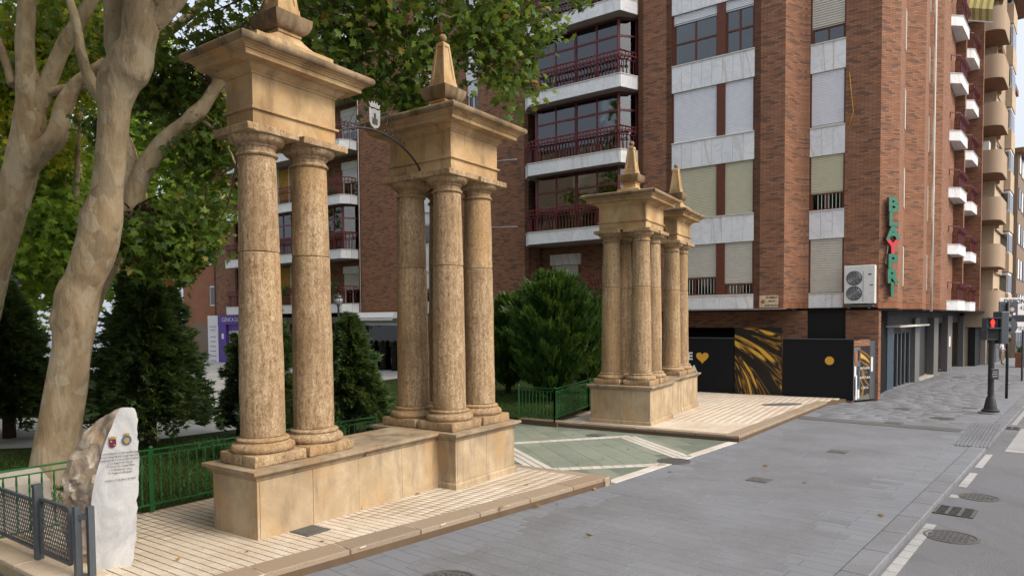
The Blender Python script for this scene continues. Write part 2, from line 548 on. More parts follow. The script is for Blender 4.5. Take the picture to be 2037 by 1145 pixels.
def m_leaf(name, stops, trans=.35, rough=.5):
    n = NT(name)
    c = n.ramp(n.island(), stops)
    n.done(c, rough, .35)
    tr = n.n('ShaderNodeBsdfTranslucent')
    n.link(n.mix(.5, c, (.35, .45, .05), 'MIX'), tr.inputs['Color'])
    mx = n.n('ShaderNodeMixShader'); mx.inputs[0].default_value = trans
    n.link(n.b.outputs[0], mx.inputs[1]); n.link(tr.outputs[0], mx.inputs[2])
    out = n.t.nodes['Material Output']
    n.link(mx.outputs[0], out.inputs[0])
    return n.mat
def m_lawn():
    n = NT('lawn_soil')
    p = n.pos()
    s = n.noise(p, 1.2, 5, .6); f = n.noise(p, 45, 4, .7)
    c = n.mix(n.ramp(s, [(.4, 0.0), (.65, 1.0)]), (.018, .036, .008), (.035, .066, .012))
    c = n.mix(n.ramp(f, [(.4, .5), (.65, 0.0)]), c, (.03, .022, .012))
    n.bump(f, .8, .03)
    return n.done(c, .95, .1)
def m_rock():
    n = NT('white_marble_rock')
    o = n.obj()
    a = n.noise(n.mapping(o, (1, 1, .6)), 3.2, 8, .62, 1.2)
    c = n.ramp(a, [(.3, (.30, .31, .325)), (.5, (.45, .455, .46)), (.7, (.55, .54, .52))])
    y = n.noise(n.mapping(o, (1.2, 1, .45)), 2.4, 4, .6)
    c = n.mix(n.ramp(y, [(.58, 0.0), (.70, .75)]), c, (.52, .37, .18))
    n.bump(n.noise(o, 22, 6, .65), .35, .02)
    return n.done(c, .75, .3)
def m_rock_rough():
    n = NT('rough_brown_rock')
    o = n.obj()
    a = n.noise(o, 6, 8, .68, .6)
    c = n.ramp(a, [(.3, (.16, .115, .08)), (.45, (.30, .235, .17)), (.56, (.42, .35, .275)), (.68, (.58, .54, .48))])
    y = n.noise(o, 2.6, 4, .6)
    c = n.mix(n.ramp(y, [(.57, 0.0), (.66, .8)]), c, (.48, .28, .09))
    n.bump(a, .5, .03)
    n.bump(n.noise(o, 30, 5, .65), .35, .012)
    return n.done(c, .9, .2)
def m_art():
    """the gold and black print: fanned pages"""
    n = NT('gold_print')
    x, y, z = n.sep(n.obj())
    dx = n.math('SUBTRACT', 4.9, x); dz = n.math('SUBTRACT', z, 2.0)
    ang = n.math('ARCTAN2', dz, dx)
    rad = n.math('POWER', n.math('ADD', n.math('MULTIPLY', dx, dx), n.math('MULTIPLY', dz, dz)), .5)
    v = n.comb(n.math('ADD', n.math('MULTIPLY', ang, 1.0), n.math('MULTIPLY', rad, .10)), n.math('MULTIPLY', rad, .06), 0.0)
    a = n.noise(v, 6.0, 2.2, .55, .15)
    c = n.ramp(a, [(.40, (.006, .005, .004)), (.50, (.012, .009, .006)), (.525, (.30, .15, .02)), (.54, (.012, .009, .006)), (.575, (.02, .012, .007)), (.60, (.60, .34, .04)), (.63, (.66, .38, .05)), (.65, (.05, .025, .01)), (.70, (.35, .19, .06)), (.76, (.02, .012, .007))])
    return n.done(c, .45, .4)
def m_plaque():
    n = NT('glazed_plaque')
    k = n.noise(n.obj(), 14, 4, .6)
    return n.done(n.ramp(k, [(.3, (.46, .32, .19)), (.6, (.66, .54, .38))]), .35, .5)

MAT['brick'] = m_brick()
MAT['soldier'] = m_soldier()
MAT['marble'] = m_marble()
MAT['stone'] = m_sandstone('sandstone', (.53, .385, .215), (.36, .23, .11), (.19, .125, .065))
MAT['stone_ped'] = m_sandstone('sandstone_pedestal', (.47, .375, .25), (.34, .258, .16), (.185, .15, .11), .3, (.40, .25, .11))
MAT['stone_cornice'] = m_sandstone('weathered_cornice', (.30, .22, .135), (.165, .115, .066), (.06, .044, .03), .45, (.28, .15, .055))
MAT['stone_cap'] = m_sandstone('weathered_coping', (.36, .29, .20), (.24, .185, .12), (.12, .095, .07), .4, (.32, .20, .10))
MAT['trav'] = m_travertine()
MAT['trav_h'] = m_travertine('travertine_block', 0)
MAT['tile'] = m_tile('cream_tile', [(.57, .49, .385), (.645, .57, .465), (.60, .52, .41), (.685, .615, .515)])
MAT['tile_i'] = m_tile('cream_tile_field', [(.57, .49, .385), (.645, .57, .465), (.60, .52, .41), (.685, .615, .515)], isl=True)
MAT['grout'] = plain('dark_grout', (.12, .085, .055), .95, .1)
MAT['kerbstone'] = m_tile('brown_kerbstone', [(.275, .215, .155), (.33, .265, .195), (.245, .19, .135)], .75)
MAT['kerbpale'] = m_tile('pale_limestone', [(.55, .45, .33), (.62, .52, .40)], .75)
MAT['plank'] = m_tile('grey_granite', [(.170, .182, .203), (.182, .195, .216), (.176, .188, .209), (.190, .202, .223)], .72, stain=(.09, .085, .085))
MAT['plank_i'] = m_tile('grey_granite_field', [(.176, .188, .209), (.182, .194, .215)], .72, isl=True, stain=(.09, .085, .085))
MAT['plankdark'] = m_tile('dark_granite', [(.10, .10, .102), (.125, .124, .125)], .75, isl=True, stain=(.06, .058, .055))
MAT['bed'] = m_paving_bed('granite_distance', (.172, .184, .205), (.19, .202, .222), .22, .8, 41.5)
MAT['green_slab'] = m_tile('green_slate', [(.185, .215, .165), (.215, .25, .195), (.24, .27, .205), (.20, .235, .19)], .7, stain=(.12, .13, .09))
MAT['green_bed'] = plain('green_bed', (.195, .225, .175), .75, .3, 0, .12, 3)
MAT['white_slab'] = m_tile('white_marble_strip', [(.56, .54, .49), (.66, .64, .59)], .6)
MAT['asphalt'] = m_asphalt()
MAT['paint'] = m_tile('worn_road_paint', [(.36, .36, .36), (.42, .42, .415)], .7, stain=(.12, .12, .12))
MAT['parkpave'] = m_paving_bed('park_paving', (.30, .30, .30), (.36, .355, .345), .4, .6, 20)
MAT['iron'] = plain('cast_iron', (.105, .103, .10), .7, .4, .2, .4, 20)
MAT['black_metal'] = plain('black_painted_metal', (.018, .019, .02), .45, .5, 0, .2)
MAT['grey_metal'] = plain('grey_painted_metal', (.06, .07, .08), .45, .5, 0, .15)
MAT['mesh_metal'] = plain('dark_mesh_metal', (.05, .052, .055), .5, .5, .3, .2)
MAT['wrought'] = plain('wrought_iron', (.045, .042, .04), .55, .5, .5, .3, 30)
MAT['silver'] = plain('aluminium', (.50, .51, .52), .35, .5, .6, .1)
MAT['pewter'] = plain('dull_pewter', (.27, .27, .265), .6, .4, .3, .25, 25)
MAT['green_metal'] = plain('green_painted_metal', (.012, .105, .024), .4, .5, 0, .25, 10)
MAT['red_metal'] = plain('maroon_painted_metal', (.125, .018, .022), .42, .5, 0, .25, 10)
MAT['red_wood'] = plain('red_brown_wood', (.125, .036, .018), .55, .4, 0, .3, 14)
MAT['glass'] = m_glass('dark_window_glass')
MAT['shopglass'] = m_glass('shop_glass', (.30, .33, .33), .03)
MAT['sh_white'] = plain('white_shutter', (.80, .81, .84), .5, .4, 0, .05)
MAT['sh_cream'] = plain('cream_shutter', (.60, .565, .40), .5, .4, 0, .06)
MAT['sh_beige'] = plain('beige_shutter', (.58, .55, .47), .55, .4, 0, .08)
MAT['curtain'] = plain('pale_curtain', (.42, .46, .43), .9, .1, 0, .25, 9)
MAT['sill'] = plain('pale_sill', (.60, .57, .51), .6, .4, 0, .1)
MAT['soffit'] = plain('plaster_soffit', (.30, .27, .24), .9, .2, 0, .15)
MAT['darkvoid'] = plain('painted_dark', (.012, .011, .010), .9, .1)  # near black stands in for the darkness of rooms, recesses and undersides
MAT['yellow_blind'] = plain('ochre_blind', (.35, .20, .035), .8, .2, 0, .2)
MAT['terracotta'] = plain('terracotta_plaster', (.30, .13, .075), .9, .2, 0, .15, 2)
MAT['tan'] = plain('tan_pebbledash', (.37, .275, .19), .92, .2, 0, .22, 60, .5)
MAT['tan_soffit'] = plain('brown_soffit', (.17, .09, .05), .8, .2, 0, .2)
MAT['tan_pale'] = plain('pale_tan_render', (.46, .36, .25), .9, .2, 0, .12)
MAT['brown_far'] = plain('brown_render', (.22, .165, .125), .9, .2, 0, .15)
MAT['concrete'] = plain('concrete', (.36, .335, .30), .9, .2, 0, .15, 5, .3)
MAT['greystone'] = plain('shade_grey_pilaster', (.125, .12, .115), .6, .4, 0, .25, 25)  # pilaster grey darkened to carry the overhang's shade; also on hoarding side panels
MAT['purple'] = plain('purple_sign', (.10, .035, .30), .5, .4, 0, .1)
MAT['white'] = plain('white_paint', (.72, .72, .72), .5, .4, 0, .06)
MAT['offwhite'] = plain('offwhite_enamel', (.66, .66, .63), .4, .5, 0, .06)
MAT['hoarding'] = plain('black_hoarding', (.006, .007, .009), .6, .2, 0, .2, 2)
MAT['yellow'] = plain('yellow_print', (.62, .33, .035), .5, .4, 0, .06)
MAT['letter_green'] = plain('green_letter', (.012, .155, .095), .35, .5, 0, .12)
MAT['letter_red'] = plain('red_letter', (.52, .02, .04), .35, .5, 0, .1)
MAT['letter_side'] = plain('letter_side', (.10, .045, .03), .5, .4)
MAT['black'] = plain('black_print', (.01, .01, .01), .6, .3)
MAT['blue_frame'] = plain('blue_frame', (.018, .05, .075), .45, .4)
MAT['navy'] = plain('navy_sign', (.018, .022, .035), .5, .4)
MAT['art'] = m_art()
MAT['plaque'] = m_plaque()
MAT['rock'] = m_rock()
MAT['rock_rough'] = m_rock_rough()
MAT['bark'] = m_bark()
MAT['bark_dark'] = plain('conifer_bark', (.06, .04, .028), .95, .1, 0, .3, 14, .6)
MAT['leaf'] = m_leaf('plane_leaf', [(0, (.032, .064, .012)), (.35, (.060, .118, .018)), (.7, (.105, .180, .025)), (.9, (.17, .25, .035)), (.965, (.24, .22, .04)), (1, (.26, .10, .03))])
MAT['leaf_far'] = m_leaf('backlit_plane_leaf', [(0, (.075, .15, .022)), (.4, (.15, .27, .034)), (.8, (.25, .38, .045)), (1, (.38, .46, .055))], .6)  # raised green: backlight on the avenue leaves is put into the colour
MAT['leaf_sun'] = m_leaf('sun_tinted_leaf', [(0, (.16, .22, .02)), (.5, (.38, .42, .035)), (1, (.62, .52, .05))], .55)  # yellow sunlight on the leaves is painted into their colour
MAT['leaf_dry'] = m_leaf('dry_leaf', [(0, (.20, .10, .035)), (.6, (.32, .18, .06)), (1, (.40, .28, .09))], .15)
MAT['conifer'] = m_leaf('conifer_frond', [(0, (.022, .044, .017)), (.45, (.038, .074, .027)), (.8, (.062, .115, .036)), (.96, (.10, .165, .05)), (1, (.14, .095, .04))], .2)
MAT['conifer_b'] = m_leaf('bright_conifer_frond', [(0, (.016, .046, .010)), (.5, (.030, .090, .017)), (.85, (.062, .15, .027)), (1, (.11, .22, .04))], .2)
MAT['grass'] = m_leaf('grass_blade', [(0, (.022, .050, .008)), (.6, (.040, .088, .014)), (1, (.075, .12, .024))], .25)
MAT['plant'] = m_leaf('balcony_plant', [(0, (.02, .05, .012)), (1, (.06, .12, .03))], .2)
MAT['lawn'] = m_lawn()
MAT['skin'] = plain('skin', (.33, .18, .12), .6, .4)
MAT['shirt_w'] = plain('pale_polo', (.52, .53, .58), .9, .2)
MAT['shirt_b'] = plain('turquoise_shirt', (.02, .27, .46), .9, .2)
MAT['trs_beige'] = plain('beige_trousers', (.30, .24, .17), .9, .2)
MAT['trs_dark'] = plain('dark_trousers', (.022, .022, .028), .9, .2)
def emit(name, col, s):
    n = NT(name); n.done(col, .4, .3)
    n.b.inputs['Emission Color'].default_value = (*col, 1); n.b.inputs['Emission Strength'].default_value = s
    return n.mat
MAT['red_lamp'] = emit('lit_red_signal', (1.0, .03, .02), 1.3)
# ------------------------------------------------------------------ ground, street, plazas
GROT = Matrix.Rotation(math.atan(SLOPE), 4, 'X')         # the ground falls gently away from the camera
def GM(z=0.0): return Matrix.Translation((0, 0, z)) @ GROT
def sheet(name, poly, z, mat, thick=None, kind='structure', parent=None):
    b = MB()
    if thick: b.prism(poly, -thick, 0)
    else:
        a = sum(poly[i][0]*poly[(i+1)%len(poly)][1] - poly[(i+1)%len(poly)][0]*poly[i][1] for i in range(len(poly)))
        p = poly if a > 0 else poly[::-1]
        b.add([(x, y, 0) for x, y in p], [tuple(range(len(p)))])
    return b.build(name, mat, parent, GM(z), kind=kind)
def inside(p, poly):
    r = False; x, y = p; j = len(poly) - 1
    for i in range(len(poly)):
        (xi, yi), (xj, yj) = poly[i], poly[j]
        if (yi > y) != (yj > y) and x < (xj - xi)*(y - yi)/(yj - yi) + xi: r = not r
        j = i
    return r
def seen(x, y, z=0.0):
    """is this spot inside the photographed frame (used to choose which pieces are parts)"""
    d = Vector((x, y, z)) - CAM_P
    t = d.dot(CAM_D)
    if t < .5: return False
    u = 1018.5 + F_PX*d.dot(CAM_R)/t; v = V_PP - F_PX*d.dot(CAM_U)/t
    return -40 < u < 2077 and v < 1190

def pave(parent, poly, z, ang, w, l, mat, mat_i, name, gap=.005, gapy=None, thick=.03, n_parts=300, far=60, bond=True, rise=.0, holes=(), skip=None):
    """lay pieces w x l (local x = l along ang) inside poly: the largest in view as parts, the rest as one mesh"""
    a = radians(ang); dx = (cos(a), sin(a)); dy = (-sin(a), cos(a))
    L = [(p[0]*dx[0]+p[1]*dx[1], p[0]*dy[0]+p[1]*dy[1]) for p in poly]
    x0, x1 = min(p[0] for p in L), max(p[0] for p in L)
    y0, y1 = min(p[1] for p in L), max(p[1] for p in L)
    cells = []
    j = 0; yy = y0
    while yy < y1:
        off = (l*.5 if j % 2 else 0) if bond is True else (0 if not bond else random.random()*l)
        xx = x0 - off
        while xx < x1:
            cx, cy = xx + l/2, yy + w/2
            wx, wy = cx*dx[0]+cy*dy[0], cx*dx[1]+cy*dy[1]
            if inside((wx, wy), poly) and sqrt(wx*wx+wy*wy) < far and not any(h(wx, wy) for h in holes):
                # keep pieces whose corners stay inside
                ok = all(inside((px*dx[0]+py*dy[0], px*dx[1]+py*dy[1]), poly) for px, py in ((xx+.02, yy+.02), (xx+l-.02, yy+.02), (xx+.02, yy+w-.02), (xx+l-.02, yy+w-.02)))
                cells.append((wx, wy, ok))
            xx += l
        yy += w; j += 1
    vis = [c for c in cells if c[2] and seen(c[0], c[1])]
    vis.sort(key=lambda c: c[0]**2 + c[1]**2)
    near = set((c[0], c[1]) for c in vis[:n_parts])
    pb = MB(); bv = .002
    X, Y = l/2 - gap/2, w/2 - (gapy or gap)/2
    pb.loops([[(-X,-Y,-thick),(X,-Y,-thick),(X,Y,-thick),(-X,Y,-thick)],[(-X,-Y,-bv),(X,-Y,-bv),(X,Y,-bv),(-X,Y,-bv)],[(-X+bv,-Y+bv,0),(X-bv,-Y+bv,0),(X-bv,Y-bv,0),(-X+bv,Y-bv,0)]], cap=(False, True))
    me = pb.mesh(name, mat)
    R = Matrix.Rotation(a, 4, 'Z')
    base = GM(z)
    V = []; F = []
    for wx, wy, ok in cells:
        jz = (random.random()-.5)*.0008
        T = base @ Matrix.Translation((wx, wy, jz)) @ R
        if (wx, wy) in near:
            place(name, me, parent, T)
        elif ok:
            b0 = len(V)
            bw = .001; T = base @ Matrix.Translation((wx, wy, 0)) @ R
            for vv in ((-X,-Y,-bw),(X,-Y,-bw),(X,Y,-bw),(-X,Y,-bw),(-X+bw,-Y+bw,0),(X-bw,-Y+bw,0),(X-bw,Y-bw,0),(-X+bw,Y-bw,0)):
                V.append(tuple(T @ Vector(vv)))
            F += [(b0+4,b0+5,b0+6,b0+7),(b0,b0+1,b0+5,b0+4),(b0+1,b0+2,b0+6,b0+5),(b0+2,b0+3,b0+7,b0+6),(b0+3,b0,b0+4,b0+7)]
    if V:
        o = place(name + '_field', fastmesh(name + '_field', V, F, mat_i), parent, Matrix.Identity(4), 'stuff')
    return cells

ground = sheet('ground', [(-700, -60), (700, -60), (700, 1400), (-700, 1400)], -.16, MAT['bed'])

# --- the street line: kerb of the carriageway
KA = Vector((3.59, 6.68)); KD = Vector((sin(radians(41.0)), cos(radians(41.0)))); KN = Vector((KD.y, -KD.x))   # KN towards the road
def KP(t, n=0.0): p = KA + KD*t + KN*n; return (p.x, p.y)
bed = sheet('street_pavement', [KP(-14, -.28), KP(140, -.28), (40, 175), (-30, 90), (-30, -6), (-8, -6)], -.003, MAT['bed'])
road = sheet('road', [KP(-16, -.02), KP(150, -.02), KP(150, 16), KP(-16, 16)], -.075, MAT['asphalt'])

PA = (1.59, 10.83)                       # corner of the near plaza at the passage
D1A, D1B = 34.6, 31.2                    # headings of the near and far gate
def hd(a): return Vector((sin(radians(a)), cos(radians(a))))
d1, d2 = hd(D1A), hd(D1A - 90)
e1, e2 = hd(D1B), hd(D1B - 90)
def off(p, *dv):
    q = Vector(p[:2])
    for d_, k in dv: q = q + d_*k
    return (q.x, q.y)
kd = (Vector(PA) - Vector((-2.18, 6.81))).normalized()
near_kerb_end = off(PA, (kd, -10.2))
NEAR = [PA, off(PA, (kd, -8.6)), (-5.6, 5.35), off((-4.31, 6.5), (d2, 5.0)), off((-5.0, 8.88), (d2, 2.2)), (-5.02, 8.92), off((-5.0, 8.9), (d1, 7.4)), off(PA, (d2, 3.9))]
NEAR = [PA, off(PA, (kd, -6.9)), (-4.35, 6.42), off((-4.35, 6.42), (d2, 5.2)), off((-4.95, 8.86), (d2, 3.1)), (-4.95, 8.86), off((-4.95, 8.86), (d1, 5.4)), off(PA, (d2, 4.05))]
FK = (5.05, 14.88)
FAR = [FK, (10.35, 21.95), (11.45, 22.9), (5.0, 27.4), (2.35, 20.2), (1.15, 17.45), (0.15, 18.25)]

near_plaza = sheet('plaza', NEAR, .118, MAT['grout'], thick=.20)
pl_cells = pave(near_plaza, NEAR, .13, heading(D1A - 90), .105, .175, MAT['tile'], MAT['tile_i'], 'tile', gap=.007, gapy=.013, thick=.012, bond=False)
far_plaza = sheet('plaza', FAR, .118, MAT['grout'], thick=.20)
pave(far_plaza, FAR, .13, heading(D1B - 90), .12, .2, MAT['tile'], MAT['tile_i'], 'tile', gap=.005, gapy=.007, thick=.012, bond=False, n_parts=300)

def kerb_run(name, A, B, w, z, h, mats, parent, step=.95, side=1, lip=.02):
    """kerb stones from A to B, lying on the left (side=1) of the line; a tread slab over a riser"""
    A, B = Vector(A[:2]), Vector(B[:2]); d = (B-A); Lh = d.length; d.normalize()
    ang = math.degrees(atan2(d.y, d.x))
    n = max(1, round(Lh/step)); st = Lh/n
    for i in range(n):
        T = GM(z) @ Matrix.Translation((A.x+d.x*st*i, A.y+d.y*st*i, (random.random()-.5)*.004)) @ Matrix.Rotation(radians(ang), 4, 'Z')
        b = MB(); g = .004
        y0, y1 = (0, w*side) if side > 0 else (w*side, 0)
        b.bevbox(g, st-g, y0, y1, -.05, .006, .008)
        b.build('kerb_stone', mats[0], parent, T)
        b = MB(); b.box(g, st-g, y0+(lip if side > 0 else .02), y1-(lip if side < 0 else .02), -h-.03, -.052)
        b.build('kerb_riser', mats[1], parent, T)
kerb_run('kerb', PA, off(PA, (kd, -6.9)), .34, .13, .14, (MAT['kerbstone'], MAT['kerbpale']), near_plaza, 1.0, side=-1)
kerb_run('kerb', off(PA, (d2, 4.05)), PA, .20, .13, .14, (MAT['kerbstone'], MAT['kerbstone']), near_plaza, 1.0, side=-1)
kerb_run('kerb', FK, (10.35, 21.95), .34, .13, .14, (MAT['kerbstone'], MAT['kerbpale']), far_plaza, 1.0, side=1)
kerb_run('kerb', FK, (0.15, 18.25), .26, .13, .14, (MAT['kerbstone'], MAT['kerbstone']), far_plaza, 1.0, side=-1)

# --- grey granite planks of the street, laid square to the carriageway
_f1 = lambda x, y: inside((x, y), NEAR2) or inside((x, y), FAR2) or inside((x, y), GREENP)
NEAR2 = [off(PA, (kd, .0)), off(PA, (kd, -9.5)), (-9, 3.5), (-12, 12), off(PA, (d2, 6))]
FAR2 = [FK, (10.35, 21.95), (11.6, 22.9), (4, 28), (-3, 24), (0.0, 18.2)]
GREENP = [PA, FK, (0.15, 18.25), off(PA, (d2, 4.05))]
STREET = [KP(-6, -.30), KP(60, -.30), (33, 48.5), (14.6, 26.6), (12.4, 23.2), (11.4, 22.9), (10.2, 22.0), FK, PA, off(PA, (kd, -9.5)), (-3, 3.2)]
pave(bed, STREET, 0.0, heading(41.0 + 90), .22, .80, MAT['plank'], MAT['plank_i'], 'paving_plank', gap=.003, thick=.02, bond='rand', far=45, holes=[_f1, lambda x, y: False])

# kerb of the carriageway: pale granite stones
kerb = sheet('kerb', [KP(-6.5, -.27), KP(56, -.27), KP(56, -.01), KP(-6.5, -.01)], -.014, MAT['grout'], thick=.08)
for i in range(-7, 62):
    T = GM(0) @ Matrix.Translation((*KP(i*.9, 0), 0)) @ Matrix.Rotation(atan2(KD.y, KD.x), 4, 'Z')
    b = MB(); b.bevbox(.004, .896, 0, .28, -.12, .004, .012)
    b.build('kerb_stone', MAT['plank'], kerb, T)
# dark granite band and ribbed tactile strip before the crossing
bandp = [(8.35, 19.3), (8.0, 18.75), (10.75, 16.05), (11.15, 16.5)]
sheet('dark_paving_band', bandp, .009, MAT['plankdark'], parent=bed, kind=None)
tact = MB()
for i in range(9):
    p = Vector((9.45, 14.2)) + Vector((.4, -.27))*(i/8*1.15)
    q = Vector((12.3, 17.75)) + Vector((.4, -.42))*(i/8*1.0)
    tact.bar((p.x, p.y, .008), (q.x, q.y, .008), .035, .012)
tact.build('tactile_strip', MAT['plank'], bed, GM(.004))

# --- green slate passage with white bands
green = sheet('passage_paving', [off(PA, (e1, .0)), FK, (-1.2, 22.5), (-6.5, 20.5), off(PA, (d2, 7.5))], -.003, MAT['green_bed'])
GP = [off(PA, (kd, .02)), off(FK, (kd, -.02)), (0.2, 18.2), (-2.5, 20.5), (-4.3, 16.2), off(PA, (d2, 4.2))]
slab_seen = [0]
def band(pts, w, name='white_band', mat='white_slab', z=.006, step=.35):
    for A, B in zip(pts, pts[1:]):
        A, B = Vector(A), Vector(B); d = B - A; L = d.length; d.normalize()
        n = max(1, int(L/step)); st = L/n
        for i in range(n):
            T = GM(z) @ Matrix.Translation((A.x+d.x*st*i, A.y+d.y*st*i, 0)) @ Matrix.Rotation(atan2(d.y, d.x), 4, 'Z')
            b = MB(); b.bevbox(.005, st-.005, -w/2, w/2, -.02, 0, .004)
            b.build(name, MAT[mat], green, T)
def near_band(x, y):
    for A, B, w in WB:
        A, B = Vector(A), Vector(B); d = B-A; L = d.length; d.normalize()
        q = Vector((x, y)) - A; t = q.dot(d)
        if -.1 < t < L+.1 and abs(q.x*d.y - q.y*d.x) < w/2 + .0: return True
    return False
WB = [((-1.9, 14.35), (2.77, 15.85), .20), ((2.70, 15.75), (3.35, 13.1), .42), ((-.7, 16.0), (.55, 12.0), .42), ((.62, 12.05), (2.85, 12.45), .20)]
pave(green, GP, 0.0, heading(167), .45, .9, MAT['green_slab'], MAT['green_slab'], 'slate_slab', gap=.008, thick=.02, bond=False, n_parts=300)
for A, B, w in WB:
    if w > .3:
        dd = (Vector(B)-Vector(A)).normalized(); nn = Vector((dd.y, -dd.x))
        for k in (-.15, 0, .15):
            band([off(A, (nn, k)), off(B, (nn, k))], .125, step=.6)
    else: band([A, B], w, step=.2)
band([off(PA, (kd, .12), (Vector((kd.y, -kd.x)), -.10)), off(FK, (kd, -.1), (Vector((kd.y, -kd.x)), -.10))], .20, step=.9)

# --- park: lawn and a paved walk
def park_z(x, y):
    return .115 + SLOPE*min(y, 18.0)
def park_sheet(name, poly, dz, mat, kind='structure'):
    b = MB(); N = 26
    xs = [p[0] for p in poly]; ys = [p[1] for p in poly]
    bm = bmesh.new()
    f = bm.faces.new([bm.verts.new((x, y, 0)) for x, y in poly])
    if f.normal.z < 0: f.normal_flip()
    for yy in (18.0,):
        bmesh.ops.bisect_plane(bm, geom=bm.verts[:]+bm.edges[:]+bm.faces[:], plane_co=(0, yy, 0), plane_no=(0, 1, 0))
    for v in bm.verts: v.co.z = park_z(v.co.x, v.co.y) + dz
    me = bpy.data.meshes.new(name); bm.normal_update(); bm.to_mesh(me); bm.free(); me.materials.append(mat)
    return place(name, me, None, Matrix.Identity(4), kind)
lawn = park_sheet('lawn', [off((-4.95, 8.86), (d2, 3.0)), (-4.95, 8.86), off((-4.95, 8.86), (d1, 4.4)), (-3.7, 16.6), (-1.7, 20.9), (-3, 26), (-14, 52), (-60, 52), (-60, 8), (-12, 8.5)], .0, MAT['lawn'])
lawn_r = park_sheet('lawn', [(-.05, 18.45), (1.08, 17.62), (2.25, 20.3), (5.2, 27.0), (-4, 34), (-6, 30)], .01, MAT['lawn'])
walk = park_sheet('park_path', [(-13, 13.6), (-8.6, 14.4), (-6.2, 17.5), (-9.0, 24), (-16, 42), (-20.5, 50.5), (-24, 47), (-14.5, 26), (-12, 19.5), (-22, 17), (-22, 15)], .012, MAT['parkpave'])
walk2 = park_sheet('park_path', [(-30, 36), (-16, 36), (-8, 30), (8, 26), (10, 30), (-14, 46), (-40, 52)], .008, MAT['parkpave'])

# --- road paint, drains and covers
def flat(name, poly, z, mat, label, cat, group=None, thick=.012):
    b = MB(); b.prism(poly, -thick, 0)
    o = b.build(name, mat, None, GM(z)); tag(o, label, cat, group); return o
def quadat(p, d, l, w):
    n = Vector((d.y, -d.x)); p = Vector(p)
    return [tuple(p - d*l/2 - n*w/2), tuple(p + d*l/2 - n*w/2), tuple(p + d*l/2 + n*w/2), tuple(p - d*l/2 + n*w/2)]
for t0, t1 in ((-3.2, 2.8), (3.45, 3.75), (4.6, 4.85), (5.5, 6.9), (7.5, 9.2), (14.7, 20), (22, 27), (29, 33)):
    b = MB(); p0 = t0
    sg = max(1, int((t1-t0)/.28))
    for i in range(sg):
        a0 = t0+(t1-t0)*i/sg; a1 = t0+(t1-t0)*(i+1)/sg-.012
        b.prism([KP(a0, .04), KP(a1, .04), KP(a1, .155), KP(a0, .155)], -.004, 0)
    o = b.build('edge_line', MAT['paint'], road, GM(-.070))
for i in range(5):
    n0 = .30 + i*1.0
    b = MB(); b.prism([KP(9.8, n0), KP(14.0, n0), KP(14.0, n0+.5), KP(9.8, n0+.5)], -.004, 0)
    b.build('crossing_bar', MAT['paint'], road, GM(-.070))

def manhole(p, r, z, label, rows='grid', group='round manhole covers'):
    t = thing('manhole_cover', label, 'manhole cover', GM(z) @ Matrix.Translation((p[0], p[1], 0)) @ Matrix.Rotation(radians(49), 4, 'Z'), group)
    b = MB(); b.lathe([(r, -.03), (r, .002), (r-.035, .002), (r-.035, -.006), (r-.05, -.006), (r-.05, .0)], 40, cap=(False, True))
    b.build('cover', MAT['iron'], t, sharp=30)
    b = MB(); k = int(r*2/.07)
    for i in range(-k, k+1):
        for j in range(-k, k+1):
            x, y = i*.055 + (.0275 if j % 2 else 0), j*.055
            if x*x+y*y < (r-.075)**2: b.box(x-.018, x+.018, y-.018, y+.018, -.001, .006, False)
    b.build('stud', MAT['iron'], t, kind='stuff')
manhole((-.66, 6.62), .32, .006, 'round iron manhole cover in the grey paving cut by the bottom edge')
manhole((3.08, 12.73), .31, .009, 'round dark manhole cover beside the white band of the green passage')
manhole((5.40, 8.18), .30, -.069, 'round studded manhole cover in the asphalt nearest the bottom edge')
manhole((7.08, 10.1), .27, -.069, 'round manhole cover in the asphalt between the grating and the crossing')
manhole((11.95, 18.55), .30, .006, 'round manhole cover at the head of the tactile strip')
def square_cover(p, a, s, z, label, w=None):
    t = thing('access_cover', label, 'access cover', GM(z) @ Matrix.Translation((p[0], p[1], 0)) @ Matrix.Rotation(radians(heading(a)), 4, 'Z'), 'small square access covers')
    w = w or s
    b = MB(); b.box(-s/2, s/2, -w/2, w/2, -.02, .004); b.build('frame', MAT['iron'], t)
    b = MB(); b.bevbox(-s/2+.025, s/2-.025, -w/2+.025, w/2-.025, -.01, .008, .003); b.build('lid', MAT['iron'], t)
square_cover((4.1, 11.07), 41, .34, .004, 'square access cover in the grey paving nearest the camera')
square_cover((6.64, 13.6), 41, .36, .004, 'square access cover in the grey paving, second from the camera')
square_cover((10.12, 17.72), 41, .40, .010, 'square access cover lying on the dark paving band')
square_cover((12.2, 20.9), 41, .42, .004, 'square access cover in the paving beyond the dark band')
square_cover(G(1930, 811)[:2], 41, .40, .004, 'square access cover left of the traffic light base')
square_cover(G(1909, 750)[:2], 41, .55, .004, 'flush access cover farthest down the pavement')
square_cover(G(617, 1055, .13)[:2], D1A, .34, .134, 'square iron cover in the cream tiles at the foot of the nearest pedestal')
square_cover((2.0, 16.0), D1A, .36, .012, 'square dark cover in the green passage by the far plaza step')
